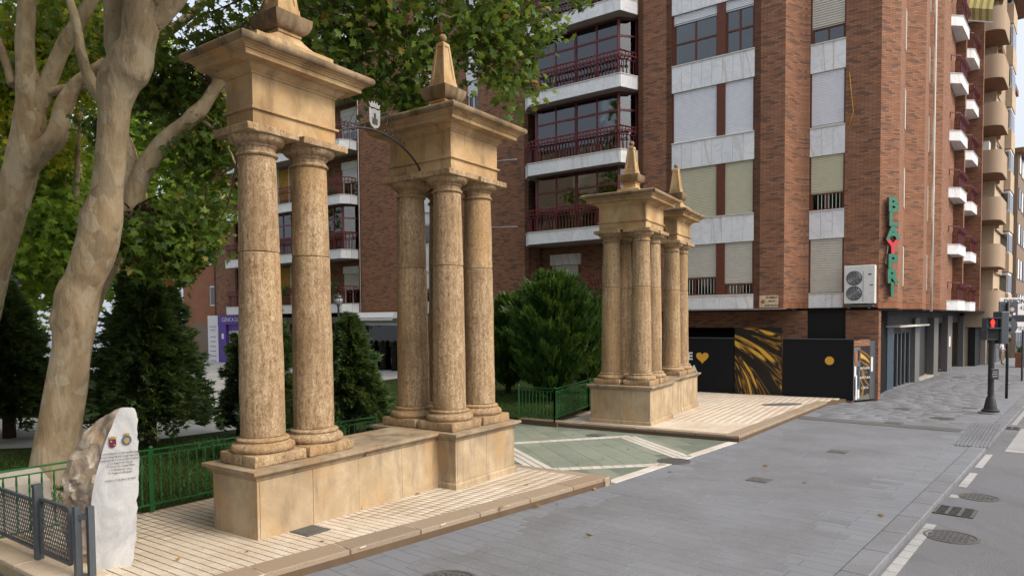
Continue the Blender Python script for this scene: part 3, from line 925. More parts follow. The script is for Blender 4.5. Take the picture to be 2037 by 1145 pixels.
# grating
for (p, lab) in (((6.2, 9.32), 'iron drain grating with open slots beside the kerb'), ((12.75, 17.15), 'iron drain grating beside the kerb at the crossing')):
    t = thing('drain_grating', lab, 'drain', GM(-.072) @ Matrix.Translation((p[0], p[1], 0)) @ Matrix.Rotation(radians(heading(41)), 4, 'Z'), 'gutter gratings')
    b = MB(); b.box(-.27, .27, -.24, .24, -.02, .002); b.build('pit', MAT['darkvoid'], t)  # flat black plate stands for the unlit depth under the slots
    b = MB()
    for i in range(4): b.box(-.27, .27, -.24+i*.147, -.24+i*.147+.038, 0, .012)
    for i in range(8): b.box(-.27+i*.0735, -.27+i*.0735+.026, -.24, .24, .0005, .0115)
    b.build('grid', MAT['iron'], t)
ov = [(7.75, 21.15)]
poly = [(8.55+.78*cos(a)*.86+.24*sin(a)*.5, 21.2+.78*cos(a)*.1+.36*sin(a)) for a in [2*pi*i/28 for i in range(28)]]
flat('paving_patch', poly, .142, MAT['plankdark'], 'oval grey repair patch in the far cream tiles by the hoarding', 'patch')
# ------------------------------------------------------------------ the stone gateway
T_TOP, FR_BOT, FR_TOP = .79, 4.76, 5.375
SPC = .385
_plinth_cache = {}
def roughen(me, amp, freq, seed=0):
    """push vertices about so that worn stone does not look machined"""
    from mathutils import noise as mn
    for v in me.vertices:
        p = v.co*freq + Vector((seed, seed*1.7, seed*.3))
        v.co += Vector((mn.noise(p), mn.noise(p+Vector((9,0,0))), mn.noise(p+Vector((0,9,0)))*.6))*amp
def dense_box(x0,x1,y0,y1,z0,z1, n=7, nz=3, bev=.02):
    """closed box with subdivided faces and softened edges (for roughen)"""
    bm = bmesh.new()
    bmesh.ops.create_cube(bm, size=1)
    for v in bm.verts: v.co = Vector(((x0+x1)/2+v.co.x*(x1-x0), (y0+y1)/2+v.co.y*(y1-y0), (z0+z1)/2+v.co.z*(z1-z0)))
    bmesh.ops.bevel(bm, geom=bm.edges[:], offset=bev, segments=2, affect='EDGES', profile=.5)
    bmesh.ops.subdivide_edges(bm, edges=[e for e in bm.edges if e.calc_length() > .12], cuts=n, use_grid_fill=True)
    return bm
def lathe_mesh(name, prof, seg, mat, amp, freq, seed):
    b = MB(); b.lathe(prof, seg)
    me = b.mesh(name, mat, True)
    me.set_sharp_from_angle(angle=radians(38))
    roughen(me, amp, freq, seed)
    return me
def column(parent, M, x, y, seed):
    zc = [0]
    P = WM[parent.name]
    MX = M @ Matrix.Translation((x, y, 0))
    bm = dense_box(-.362, .362, -.362, .362, T_TOP+.001, .925, 6, 2, .02)
    me = bpy.data.meshes.new('plinth'); bm.to_mesh(me); bm.free(); me.materials.append(MAT['trav_h'])
    roughen(me, .016, 5.5, seed)
    me.polygons.foreach_set('use_smooth', [True]*len(me.polygons)); me.set_sharp_from_angle(angle=radians(40))
    place('plinth', me, parent, MX)
    # attic base: torus, fillet, upper torus
    pr = [(.30, .921)]
    for k in range(9):
        a = -pi/2 + pi*k/8
        pr.append((.325+.048*cos(a), .921+.052+.052*sin(a)))
    pr += [(.318, 1.03), (.312, 1.045)]
    for k in range(7):
        a = -pi/2 + pi*k/6
        pr.append((.292+.022*cos(a), 1.068+.022*sin(a)))
    pr += [(.272, 1.092), (.268, 1.10)]
    place('base', lathe_mesh('base', pr, 40, MAT['trav_h'], .006, 7, seed+1), parent, MX)
    def rad(z):                                                   # entasis
        t = (z-1.09)/(4.45-1.09)
        return .262 - .046*t**1.6
    def drum(z0, z1, s):
        pr = [(rad(z0)-.012, z0), (rad(z0), z0+.012)]
        nz = max(3, int((z1-z0)/.16))
        pr += [(rad(z0+(z1-z0)*k/nz), z0+(z1-z0)*k/nz) for k in range(1, nz)]
        pr += [(rad(z1), z1-.010), (rad(z1)-.010, z1)]
        place('drum', lathe_mesh('drum', pr, 44, MAT['trav'], .007, 3.0, s), parent, MX)
    jz = 3.30 + (seed % 3)*.012
    drum(1.098, jz, seed+2); drum(jz+.001, 4.452, seed+3)
    # tuscan capital
    pr = [(.212, 4.450), (.236, 4.458), (.246, 4.474), (.236, 4.490), (.214, 4.497), (.213, 4.552), (.226, 4.556), (.236, 4.566), (.230, 4.582), (.244, 4.588)]
    for k in range(8):
        a = -pi/2 + .5*pi*k/7
        pr.append((.246+.082*cos(a), 4.672+.080*sin(a)))
    pr.append((.325, 4.676))
    place('capital', lathe_mesh('capital', pr, 40, MAT['trav_h'], .005, 6, seed+4), parent, MX)
    bm = dense_box(-.352, .352, -.352, .352, 4.674, FR_BOT-.002, 5, 1, .01)
    me = bpy.data.meshes.new('abacus'); bm.to_mesh(me); bm.free(); me.materials.append(MAT['trav_h'])
    roughen(me, .009, 6, seed+5)
    place('abacus', me, parent, MX)

CAP = [(-.02, .655), (.0, .66), (.012, .675), (.012, .690), (.030, .705), (.055, .728), (.062, .738), (.062, .746), (.090, .750), (.090, .788), (.084, .79)]
def pedestal(t, M, a, b, gnd, nx, ny, foot=True, name='pedestal'):
    bd = MB(); bd.box(-a+.02, a-.02, -b+.02, b-.02, gnd-.3, .70); bd.build(name, MAT['stone_ped'], t, M)
    # facing slabs, front/back along x, ends along y
    z0 = gnd + (.125 if foot else -.05)
    for sgn in (-1, 1):
        w = 2*(a-.036)/nx
        for i in range(nx):
            s = MB(); x0 = -(a-.036)+i*w
            y0, y1 = (sgn*b, sgn*(b-.024))
            s.box(x0+.003, x0+w-.003, min(y0, y1), max(y0, y1), z0, .662)
            s.build('facing_slab', MAT['stone_ped'], t, M)
        w = 2*(b-.036)/ny
        for i in range(ny):
            s = MB(); y0 = -(b-.036)+i*w
            x0, x1 = (sgn*a, sgn*(a-.024))
            s.box(min(x0, x1), max(x0, x1), y0+.003, y0+w-.003, z0, .662)
            s.build('facing_slab', MAT['stone_ped'], t, M)
        for s2 in (-1, 1):                                       # corner slips
            s = MB(); s.box(min(sgn*(a-.002), sgn*(a-.034)), max(sgn*(a-.002), sgn*(a-.034)), min(s2*(b-.002), s2*(b-.034)), max(s2*(b-.002), s2*(b-.034)), z0, .662)
            s.build('corner_slip', MAT['stone_ped'], t, M)
    c = MB(); c.rectlathe(CAP, a, b); c.build('pedestal_cap', MAT['stone_cap'], t, M, sharp=30)
    if foot:
        f = MB(); f.rectlathe([(.028, gnd-.06), (.028, gnd+.095), (.012, gnd+.12), (-.01, gnd+.123)], a, b); f.build('foot_moulding', MAT['stone_ped'], t, M, sharp=30)

COR = [(-.185, FR_TOP-.03), (-.165, FR_TOP-.026), (-.165, FR_TOP-.006), (-.150, FR_TOP+.002), (-.125, FR_TOP+.02), (-.095, FR_TOP+.05), (-.088, FR_TOP+.064), (-.07, FR_TOP+.067), (-.07, FR_TOP+.073), (.052, FR_TOP+.073), (.060, FR_TOP+.078), (.060, FR_TOP+.128), (.066, FR_TOP+.132), (.080, FR_TOP+.136), (.080, FR_TOP+.15), (.096, FR_TOP+.156), (.098, FR_TOP+.172), (.118, FR_TOP+.178)]
for k in range(9):
    a_ = -pi*.42 + pi*.92*k/8
    COR.append((.138+.052*cos(a_), FR_TOP+.232+.052*sin(a_)))
COR += [(.10, FR_TOP+.296), (-.10, FR_TOP+.325)]
def entablature(t, M, a, b):
    p, q = a-.18, b-.18
    f = MB()
    f.rectlathe([(-.006, FR_BOT), (0, FR_BOT+.005), (0, 4.935), (.004, 4.938), (.026, 4.942), (.032, 4.946), (.032, 4.968), (.028, 4.972), (0, 4.976), (0, FR_TOP-.02)], p, q)
    f.build('frieze', MAT['stone'], t, M, sharp=30)
    # vertical joint lines on the long faces
    c = MB(); c.rectlathe(COR, a, b)
    me = c.mesh('cornice', [MAT['stone'], MAT['stone_cornice']], True); me.set_sharp_from_angle(angle=radians(30))
    for pl in me.polygons:
        if pl.center.z > FR_TOP+.185: pl.material_index = 1
    place('cornice', me, t, M)

def obelisk(t, M, long_=False, seed=1):
    z = FR_TOP + .31
    def sq(prof, ex=0):
        m_ = MB()
        L = []
        for h, zz in prof:
            L.append([(-h-ex, -h, zz), (h+ex, -h, zz), (h+ex, h, zz), (-h-ex, h, zz)])
        m_.loops(L); return m_
    ex = .26 if long_ else .0
    sq([(.30, z-.05), (.30, z+.155), (.295, z+.16)], ex).build('finial_step', MAT['stone'], t, M)
    pr = [(.275, z+.16)]
    for k in range(8):
        a = .5*pi*k/7
        pr.append((.155 + .11*(1-sin(a)), z+.16+.14*(1-cos(a)) + .0))
    pr += [(.150, z+.31), (.168, z+.315), (.172, z+.345)]
    m1 = MB(); L = []
    for i, (h, zz) in enumerate(pr):
        e = ex*max(0, 1-(zz-z-.16)/.15) if long_ else 0
        L.append([(-h-e, -h, zz), (h+e, -h, zz), (h+e, h, zz), (-h-e, h, zz)])
    m1.loops(L); m1.build('finial_neck', MAT['stone'], t, M, sharp=35)
    pr = [(.165, z+.346)]
    for k in range(9):
        a = .5*pi*k/8
        pr.append((.17+.10*sin(a), z+.35+.19*(1-cos(a))))
    pr += [(.262, z+.545), (.17, z+.552)]
    sq(pr).build('finial_bowl', MAT['stone_cornice'], t, M, sharp=35)
    sq([(.168, z+.548), (.158, z+.66), (.150, z+.662)]).build('finial_block', MAT['stone'], t, M)
    # tapering shaft with sunk panels
    zb, zt, hb, ht = z+.662, z+1.27, .150, .078
    b = MB()
    for k in range(4):
        R = Matrix.Rotation(k*pi/2, 4, 'Z')
        def pt(x, f, dep=0):
            h = hb+(ht-hb)*f
            return tuple(R @ Vector((x*h, -h+dep, zb+(zt-zb)*f)))
        b.quad(pt(-1, 0), pt(1, 0), pt(.68, .06), pt(-.68, .06))
        b.quad(pt(1, 0), pt(1, 1), pt(.60, .93), pt(.68, .06))
        b.quad(pt(1, 1), pt(-1, 1), pt(-.60, .93), pt(.60, .93))
        b.quad(pt(-1, 1), pt(-1, 0), pt(-.68, .06), pt(-.60, .93))
        b.quad(pt(-.68, .06), pt(.68, .06), pt(.64, .075, .014), pt(-.64, .075, .014))
        b.quad(pt(.68, .06), pt(.60, .93), pt(.56, .915, .014), pt(.64, .075, .014))
        b.quad(pt(.60, .93), pt(-.60, .93), pt(-.56, .915, .014), pt(.56, .915, .014))
        b.quad(pt(-.60, .93), pt(-.68, .06), pt(-.64, .075, .014), pt(-.56, .915, .014))
        b.quad(pt(-.64, .075, .014), pt(.64, .075, .014), pt(.56, .915, .014), pt(-.56, .915, .014))
    b.build('obelisk_shaft', MAT['stone'], t, M)
    sq([(ht, zt-.002), (ht*.98, zt+.012), (.03, zt+.045), (.02, zt+.05)]).build('obelisk_tip', MAT['stone'], t, M)
    bl = MB(); n = 10
    bl.lathe([(max(.004, .068*sin(pi*k/n)), zt+.105-.068*cos(pi*k/n)) for k in range(n+1)], 18)
    bl.build('ball', MAT['stone_cornice'], t, M, smooth=True)

GATE = [((-2.8366, 8.4804), 34.57, .787, .438, 1, 'single pair of travertine columns nearest the camera, on the pedestal by the white boulder', -.027),
        ((-1.0899, 11.0953), 34.86, .772, .82, 2, 'pylon of four travertine columns ending the low wall beside the green passage', -.085),
        ((3.1788, 17.7717), 31.2, .86, .81, 2, 'pylon of four travertine columns on the far plaza beside the green railing', -.21),
        ((4.9924, 20.4124), 31.2, .84, .42, 1, 'pylon with two columns in line farthest off, half hidden, by the black hoarding', -.255)]
GT = []
for i, ((cx, cy), ha, a, b, rows, lab, gnd) in enumerate(GATE):
    M = frame((cx, cy, 0), heading(ha))
    t = thing('gate_pylon', 'sandstone gate ' + lab if not lab.startswith('pylon') else 'sandstone ' + lab, 'gate pylon', M, 'sandstone gate pylons')
    GT.append((t, M))
    pedestal(t, M, a, b, gnd, 2, 1 if rows == 1 else 2, foot=i > 0)
    k = 0
    for sx in (-1, 1):
        for sy in ((0,) if rows == 1 else (-1, 1)):
            column(t, M, sx*SPC*(1 if i < 2 else 1.06), sy*SPC*(1 if i < 2 else 1.06), 10*i+3*k+1); k += 1
    entablature(t, M, a, b)
    obelisk(t, M, long_=rows == 1, seed=i)
GT[0][0]['label'] = 'sandstone gate pylon nearest the camera, two columns in line beside the white boulder'
GT[1][0]['label'] = 'sandstone pylon of four clustered columns at the near side of the green passage'
GT[2][0]['label'] = 'sandstone pylon of four clustered columns on the far plaza beside the green railing'
GT[3][0]['label'] = 'smallest looking sandstone pylon, two columns in line half hidden by the black hoarding'

# low walls that tie each pair together
def low_wall(i, j, lab, gnd, n):
    (c0, h0, a0, b0, *_), (c1, h1, a1, b1, *_) = GATE[i], GATE[j]
    c0, c1 = Vector(c0), Vector(c1); dd = hd(h0)
    if i in (0,): s0, s1 = a0+.002, (c1-c0).dot(dd)-a1-.002
    else: s0, s1 = a0+.002, (c1-c0).dot(dd)-a1-.002
    hb = min(b0, b1) - .012
    M = frame((c0.x, c0.y, 0), heading(h0))
    if i not in (0,):
        q = (c1-c0).dot(hd(h0-90)); M = M @ Matrix.Translation((0, q, 0))
    t = thing('low_stone_wall', lab, 'wall', M, 'low walls of the gateway')
    b = MB(); b.box(s0, s1, -hb+.02, hb-.02, gnd-.3, .70); b.build('core', MAT['stone_ped'], t, M)
    L = (s1-s0)/n
    for sg in (-1, 1):
        for k in range(n):
            s = MB(); s.box(s0+k*L+.003, s0+(k+1)*L-.003, min(sg*hb, sg*(hb-.024)), max(sg*hb, sg*(hb-.024)), gnd+.02, .662); s.build('facing_slab', MAT['stone_ped'], t, M)
        f = MB(); f.box(s0, s1, min(sg*(hb+.018), sg*hb), max(sg*(hb+.018), sg*hb), gnd-.06, gnd+.06); f.build('foot_moulding', MAT['stone_ped'], t, M)
        L2 = [[(x, sg*(hb+o), z) for o, z in CAP] for x in (s0+.09, s1-.09)]
        c = MB(); c.loops(L2 if sg < 0 else L2[::-1], cap=(False, False), closed=False); c.build('coping_edge', MAT['stone_cap'], t, M)
    for k in range(n):
        c = MB(); c.bevbox(s0+.088+k*(s1-s0-.176)/n+.002, s0+.088+(k+1)*(s1-s0-.176)/n-.002, -hb-.089, hb+.089, .75, .788, .004); c.build('coping_slab', MAT['stone_cap'], t, M)
low_wall(0, 1, 'low sandstone wall with flat coping joining the two near pylons', -.06, 2)
low_wall(2, 3, 'low sandstone wall mostly hidden between the two far pylons', -.23, 2)

# wrought iron arches with the castle crest
def iron_arch(i, j, lab):
    (c0, h0, a0, b0, *_), (c1, h1, a1, b1, *_) = GATE[i], GATE[j]
    c0, c1 = Vector(c0), Vector(c1); dd = (c1-c0).normalized(); D = (c1-c0).length
    M = frame((c0.x, c0.y, 0), math.degrees(atan2(dd.y, dd.x)))
    x0, x1 = a0-.18, D-a1+.18
    t = thing('iron_arch', lab, 'arch', M, 'wrought iron arches of the gateway')
    xm = (x0+x1)/2; half = (x1-x0)/2
    zb, rise = 4.83, .40
    def az(x): u = (x-xm)/half; return zb + rise*(1-u*u)**.8 if abs(u) < 1 else zb
    b = MB()
    b.tube([(x0+(x1-x0)*k/28, 0, az(x0+(x1-x0)*k/28)) for k in range(29)], .016, 8); b.build('arch_bar', MAT['wrought'], t, M, smooth=True)
    b = MB()
    def spiral(cx, cz, r0, turns, a0_, sg, r1=.012, n=22):
        pts = []
        for k in range(n+1):
            f = k/n; r = r0+(r1-r0)*f; a = a0_+sg*2*pi*turns*f
            pts.append((cx+r*cos(a), 0, cz+r*sin(a)))
        return pts
    for sg in (-1, 1):
        b = MB()
        for cx, dz, r0, tr in ((.20, .20, .075, 1.3), (.22, .05, .06, 1.2), (.33, .055, .05, 1.1), (.52, .06, .055, 1.2), (.60, .05, .045, 1.1)):
            x = xm+sg*cx
            b.tube(spiral(x, az(x)+dz, r0, tr, pi/2, -sg), .007, 5)
        b.tube(catmull([(xm+sg*.12, 0, az(xm)+.26), (xm+sg*.25, 0, az(xm)+.30), (xm+sg*.36, 0, az(xm)+.20), (xm+sg*.52, 0, az(xm+sg*.52)+.02)], 6), .008, 5)
        b.build('scroll', MAT['wrought'], t, M, smooth=True, kind='stuff')
    # crest: shield with a castle and a crown
    zc = az(xm)
    sh = [(-.11, .30), (-.055, .28), (0, .295), (.055, .28), (.11, .30), (.105, .10), (.07, .04), (0, .01), (-.07, .04), (-.105, .10)]
    b = MB(); b.loops([[(xm+x, -.008, zc+z+.01) for x, z in sh], [(xm+x, .008, zc+z+.01) for x, z in sh]])
    shield = b.build('shield', MAT['pewter'], t, M)
    b = MB()
    b.box(xm-.05, xm+.05, -.013, .013, zc+.08, zc+.16); b.box(xm-.02, xm+.02, -.013, .013, zc+.16, zc+.24)
    for dx in (-.05, -.02, .01, .04): b.box(xm+dx, xm+dx+.012, -.012, .012, zc+.16, zc+.18)
    b.build('castle', MAT['wrought'], shield, M)
    b = MB(); cr = [(-.09, .32), (.09, .32), (.115, .39), (.075, .36), (.05, .41), (.018, .37), (0, .42), (-.018, .37), (-.05, .41), (-.075, .36), (-.115, .39)]
    b.loops([[(xm+x, -.008, zc+z) for x, z in cr], [(xm+x, .008, zc+z) for x, z in cr]]); b.build('crown_plate', MAT['pewter'], shield, M)
iron_arch(0, 1, 'wrought iron arch with scrolls and castle crest between the near pylons')
iron_arch(2, 3, 'wrought iron arch barely seen between the far pylons')
# ------------------------------------------------------------------ brick apartment block
P0 = Vector((11.6, 22.75, 0)); FA = -54.5
sd = Vector((sin(radians(FA)), cos(radians(FA)), 0)); nd = Vector((-sd.y, sd.x, 0))
MF = frame(P0, heading(FA))
BLK = thing('apartment_building', 'long brown brick apartment block with marble bands and maroon balconies behind the gateway', 'building', MF)
ZTOP = 21.2
FZ = [3.35 + 2.965*k for k in range(7)]            # window sill levels
def fbox(name, s0, s1, n0, n1, z0, z1, mat, parent=None, kind=None, bev=0):
    b = MB()
    if bev: b.bevbox(s0, s1, n0, n1, z0, z1, bev)
    else: b.box(s0, s1, n0, n1, z0, z1)
    return b.build(name, MAT[mat], parent or BLK, MF, kind=kind)
def wallseg(A, B, z0, z1, th=.22, mat='brick', name='brick_wall', parent=None, world=False, soldier=True):
    """wall from A to B (facade coordinates or world), outer face on the left of the direction"""
    if not world:
        a = MF @ Vector((A[0], A[1], 0)); c = MF @ Vector((B[0], B[1], 0))
    else: a = Vector((A[0], A[1], 0)); c = Vector((B[0], B[1], 0))
    d = c - a; L = d.length
    M = frame(a, math.degrees(atan2(d.y, d.x)))
    b = MB(); b.box(0, L, -th, 0, z0 + (.26 if soldier else 0), z1)
    o = b.build(name, MAT[mat], parent or BLK, M)
    if soldier:
        b = MB(); b.box(0, L, -th, .0, z0, z0+.26); b.build('soldier_course', MAT['soldier'], parent or BLK, M)
    return M, L
def shutter_mb(b, s0, s1, z0, z1, n, pitch=.058, dep=.036, flip=1):
    k = max(1, round((z1-z0)/pitch)); h = (z1-z0)/k
    for i in range(k):
        a0, a1, a2 = z0+i*h, z0+i*h+h*.66, z0+(i+1)*h
        b.quad((s0, n+dep, a0), (s0, n+dep*.7, a1), (s1, n+dep*.7, a1), (s1, n+dep, a0))
        b.quad((s0, n+dep*.7, a1), (s0, n, a1+.001), (s1, n, a1+.001), (s1, n+dep*.7, a1))
        b.quad((s0, n, a1+.001), (s0, n, a2-.001), (s1, n, a2-.001), (s1, n, a1+.001))
        b.quad((s0, n, a2-.001), (s0, n+dep, a2), (s1, n+dep, a2), (s1, n, a2-.001))
    return b
def shutter(s0, s1, z0, z1, n, mat, parent=None, M=None):
    b = shutter_mb(MB(), s0, s1, z0, z1, n, pitch=.085 if mat == 'sh_beige' else .058)
    b.box(s0, s1, n-.02, n-.004, z0-.05, z0-.002)
    return b.build('roller_shutter', MAT[mat], parent or BLK, M or MF)
def window(s0, s1, z0, z1, n, cols=2, parent=None, frame_m='red_wood', transom=None, curtain=True, M=None, fw=.055, bars=False, mats=None, backing=True):
    par = parent or BLK; M = M or MF
    b = MB()
    b.box(s0, s0+fw, n-.06, n, z0, z1); b.box(s1-fw, s1, n-.06, n, z0, z1)
    b.box(s0+fw, s1-fw, n-.06, n-.001, z0, z0+fw); b.box(s0+fw, s1-fw, n-.06, n-.001, z1-fw, z1)
    for i in range(1, cols):
        x = s0+(s1-s0)*i/cols; b.box(x-fw*.6, x+fw*.6, n-.055, n-.003, z0+fw, z1-fw)
    if transom: b.box(s0+fw, s1-fw, n-.056, n-.002, transom-fw*.6, transom+fw*.6)
    w = b.build('window', MAT[frame_m], par, M)
    sub = w if parent is None else par
    if backing:
        q = MB(); q.box(s0+.01, s1-.01, n-.16, n-.15, z0+.01, z1-.01); q.build('painted_dark', MAT['darkvoid'], sub, M)  # black plate behind the panes paints in the unlit room
    zz = [z0+fw, transom, z1-fw] if transom else [z0+fw, z1-fw]
    for i in range(cols):
        for j in range(len(zz)-1):
            p = MB(); p.box(s0+(s1-s0)*i/cols+.03, s0+(s1-s0)*(i+1)/cols-.03, n-.04, n-.030, zz[j], zz[j+1])
            p.build('pane', MAT['glass'], sub, M)
    if bars:
        q = MB()
        for i in range(1, int((s1-s0)/.12)):
            x = s0+i*.12; q.box(x-.009, x+.009, n-.028, n-.012, z0+fw, z1-fw)
        q.build('window_bar', MAT['offwhite'], sub, M, kind=None)
    return w
def marble_band(s0, s1, z0, z1, n, count, sill=True, M=None):
    """spandrel of separate marble panels with a projecting sill"""
    M = M or MF
    fb = MB(); fb.box(s0, s1, n-.20, n-.032, z0, z1); fb.build('spandrel', MAT['soffit'], BLK, M)
    w = (s1-s0)/count
    for i in range(count):
        b = MB(); b.box(s0+i*w+.004, s0+(i+1)*w-.004, n-.03, n+(random.random()-.5)*.004, z0+.005, z1-.03); b.build('marble_panel', MAT['marble'], BLK, M)
    if sill:
        b = MB(); b.box(s0, s1, n-.20, n+.035, z1-.028, z1+.012); b.build('window_sill', MAT['sill'], BLK, M)

# hidden core so that no light leaks through
fbox('core', 3.4, 38.6, -9, -1.6, -1.4, ZTOP-.2, 'darkvoid')
fbox('core', -.35, 3.4, -9, -2.0, -1.4, ZTOP-.2, 'darkvoid')
# --- piers
wallseg((-.60, -1.0), (.50, -1.0), 2.81, ZTOP)
wallseg((1.84, -.90), (2.28, 0), 2.81, ZTOP)
wallseg((1.66, -1.02), (1.84, -.90), 2.81, ZTOP)
wallseg((2.28, 0), (3.34, 0), 2.81, ZTOP)
wallseg((3.34, 0), (3.34, -.3), 2.81, ZTOP, soldier=False)
wallseg((6.50, -.3), (6.50, 0), 2.81, ZTOP, soldier=False)
wallseg((6.50, 0), (7.91, 0), 2.81, ZTOP)
wallseg((7.91, 0), (7.91, -1.6), 2.81, ZTOP, soldier=False)
wallseg((13.27, -1.6), (13.27, 0), 2.81, ZTOP, soldier=False)
wallseg((13.27, 0), (16.12, 0), 2.81, ZTOP)
wallseg((16.86, 0), (18.69, 0), 2.81, ZTOP)
wallseg((20.04, 0), (24.55, 0), 2.81, ZTOP)
wallseg((24.55, 0), (24.55, -1.6), 2.81, ZTOP, soldier=False)
wallseg((36.2, -1.6), (36.2, 0), 2.81, ZTOP, soldier=False)
wallseg((36.2, 0), (38.85, 0), 2.81, ZTOP)
wallseg((38.85, 0), (38.85, -9), 2.81, ZTOP)
# --- window bay with two lights (bay 1)
SH1 = [('sh_beige', .52, .82, .33), ('sh_cream', 0, 0, 0), ('sh_white', 0, 0, 0), ('glass', 1.45, 0, 1.5), ('sh_white', 0, 0, 0), ('sh_white', .4, 0, .4)]
for k in range(6):
    zb = FZ[k] + .01; zt = FZ[k+1] - 1.02
    if k == 0: marble_band(3.34, 6.50, 2.82, FZ[0], 0, 5)
    else: marble_band(3.34, 6.50, FZ[k]-1.02, FZ[k], 0, 8)
    fbox('dark_backing', 3.36, 6.48, -.45, -.40, zb-.1, zt+.1, 'darkvoid')  # black sheet standing for the darkness inside the window
    fbox('mullion_board', 4.42, 4.74, -.20, -.03, zb, zt, 'red_wood')
    for (s0, s1, idx) in ((3.40, 4.42, 0), (4.74, 6.44, 1)):
        fbox('jamb_board', s1-.0 if idx == 0 and False else (3.345 if idx == 0 else 6.44), 3.40 if idx == 0 else 6.495, -.20, -.05, zb, zt, 'red_wood')
        name, lo, _, hi = SH1[k]
        if name == 'glass':
            op = (1.50, 1.58)[idx]
            w_ = window(s0, s1, zb, zb+1.62, -.14, 2, transom=zb+.85, backing=False)
            cu = MB()
            for i in range(24):
                x = s0+.05+(s1-s0-.1)*i/24; cu.box(x, x+(s1-s0-.1)/24, -.30-.02*(i % 2), -.28-.02*(i % 2), zb+.05, zb+1.55)
            cu.build('curtain', MAT['curtain'], BLK, MF)
            shutter(s0, s1, zb+1.62, zt, -.12, 'sh_white')
        else:
            op = {0: (.40, .68)[idx]}.get(k, 0)
            if k >= 5: op = .5
            if op:
                window(s0, s1, zb, zb+op, -.14, 2, bars=(k == 0))
            shutter(s0, s1, zb+op+(.05 if op else .03), zt, -.11, name)
# --- window bay with one light (bay 2, set back)
SH2 = [('sh_beige', 0), ('sh_cream', .62), ('sh_white', .04), ('sh_beige', .55), ('sh_white', 0), ('sh_white', 0)]
fbox('lintel_wall', .5, 1.66, -1.5, -1.3, 2.81, ZTOP, 'brick')
for k in range(6):
    zb = FZ[k] + .01; zt = FZ[k+1] - 1.02
    if k == 0: marble_band(.50, 1.66, 2.82, FZ[0], -1.0, 2)
    else: marble_band(.50, 1.66, FZ[k]-1.02, FZ[k], -1.0, 3)
    name, op = SH2[k]
    fbox('jamb_board', .505, .55, -1.25, -1.04, zb, zt, 'red_wood'); fbox('jamb_board', 1.61, 1.655, -1.25, -1.04, zb, zt, 'red_wood')
    if op > .1: window(.55, 1.61, zb, zb+op, -1.12, 2, bars=(k == 1))
    shutter(.55, 1.61, zb+op+.04, zt, -1.09, name)

# --- projecting balconies
def balcony(k, zt, poly, rail, label, name='balcony', thick=.53, posts=(), capw=.75, rail_m='red_metal', railing=True, hook=True):
    """slab of the given outline; marble facing pieces, coping and a hooked-bar railing along rail"""
    b = MB(); b.prism(poly, zt-thick+.03, zt-.03)
    B = b.build(name, MAT['soffit'], BLK, MF)
    for A, C in zip(rail, rail[1:]):
        A, C = Vector(A), Vector(C); d = C-A; L = d.length; d.normalize(); n = Vector((-d.y, d.x))
        cnt = max(1, round(L/capw)); w = L/cnt
        ang = atan2(d.y, d.x)
        M = MF @ Matrix.Translation((A.x, A.y, 0)) @ Matrix.Rotation(ang, 4, 'Z')
        for i in range(cnt):
            q = MB(); q.box(i*w+.004, (i+1)*w-.004, .002, .034, zt-thick, zt-.035); q.build('marble_panel', MAT['marble'], B, M)
        q = MB(); q.box(-.02, L+.02, -.16, .06, zt-.032, zt+.004); q.build('coping', MAT['sill'], B, M)
    if railing:
        q = MB()
        for A, C in zip(rail, rail[1:]):
            A, C = Vector(A), Vector(C); d = C-A; L = d.length; d.normalize(); n = Vector((-d.y, d.x))
            cnt = max(2, int(L/.155))
            for i in range(cnt):
                p = A + d*(L*(i+.5)/cnt) - n*.10
                q.bar((p.x, p.y, zt), (p.x, p.y, zt+.62), .026)
                if hook:
                    p2 = p + n*.13
                    q.bar((p.x, p.y, zt+.60), (p2.x, p2.y, zt+.72), .03); q.bar((p2.x, p2.y, zt+.70), (p2.x, p2.y, zt+.90), .03)
                    q.bar((p2.x, p2.y, zt+.90), (p.x, p.y, zt+.96), .03)
            for (nn, hz, ww) in ((-.10, .62, .035), (-.10, .95, .05), (.03, .73, .03)):
                a = A + n*nn; c = C + n*nn
                q.bar((a.x, a.y, zt+hz), (c.x, c.y, zt+hz), ww)
        q.build('railing', MAT[rail_m], B, MF)
    return B
def glazed_bay(B, pts, z0, z1, tr, cols, dark=False):
    """aluminium glazing between the points: posts, transom rail and separate panes"""
    fr = MB()
    for (A, C), n in zip(zip(pts, pts[1:]), cols):
        A, C = Vector(A), Vector(C); d = C-A; L = d.length; d.normalize(); nn = Vector((-d.y, d.x))
        M = MF @ Matrix.Translation((A.x, A.y, 0)) @ Matrix.Rotation(atan2(d.y, d.x), 4, 'Z')
        f = MB()
        f.box(-.05, .05, -.05, .05, z0, z1); f.box(L-.05, L+.05, -.05, .05, z0, z1)
        for i in range(1, n): f.box(L*i/n-.032, L*i/n+.032, -.035, .035, z0, z1)
        f.box(.05, L-.05, -.033, .033, tr-.04, tr+.04); f.box(.05, L-.05, -.033, .033, z0+.9, z0+.96)
        f.box(.05, L-.05, -.033, .033, z1-.05, z1); f.box(.05, L-.05, -.033, .033, z0, z0+.05)
        f.build('glazing_frame', MAT['red_metal'], B, M)
        for i in range(n):
            for a0, a1 in ((z0+.05, z0+.9), (z0+.96, tr-.04), (tr+.04, z1-.05)):
                p = MB(); p.box(L*i/n+.034, L*(i+1)/n-.034, -.008, .004, a0, a1); p.build('pane', MAT['glass'], B, M)
BZ = [3.30 + 2.955*k for k in range(6)]
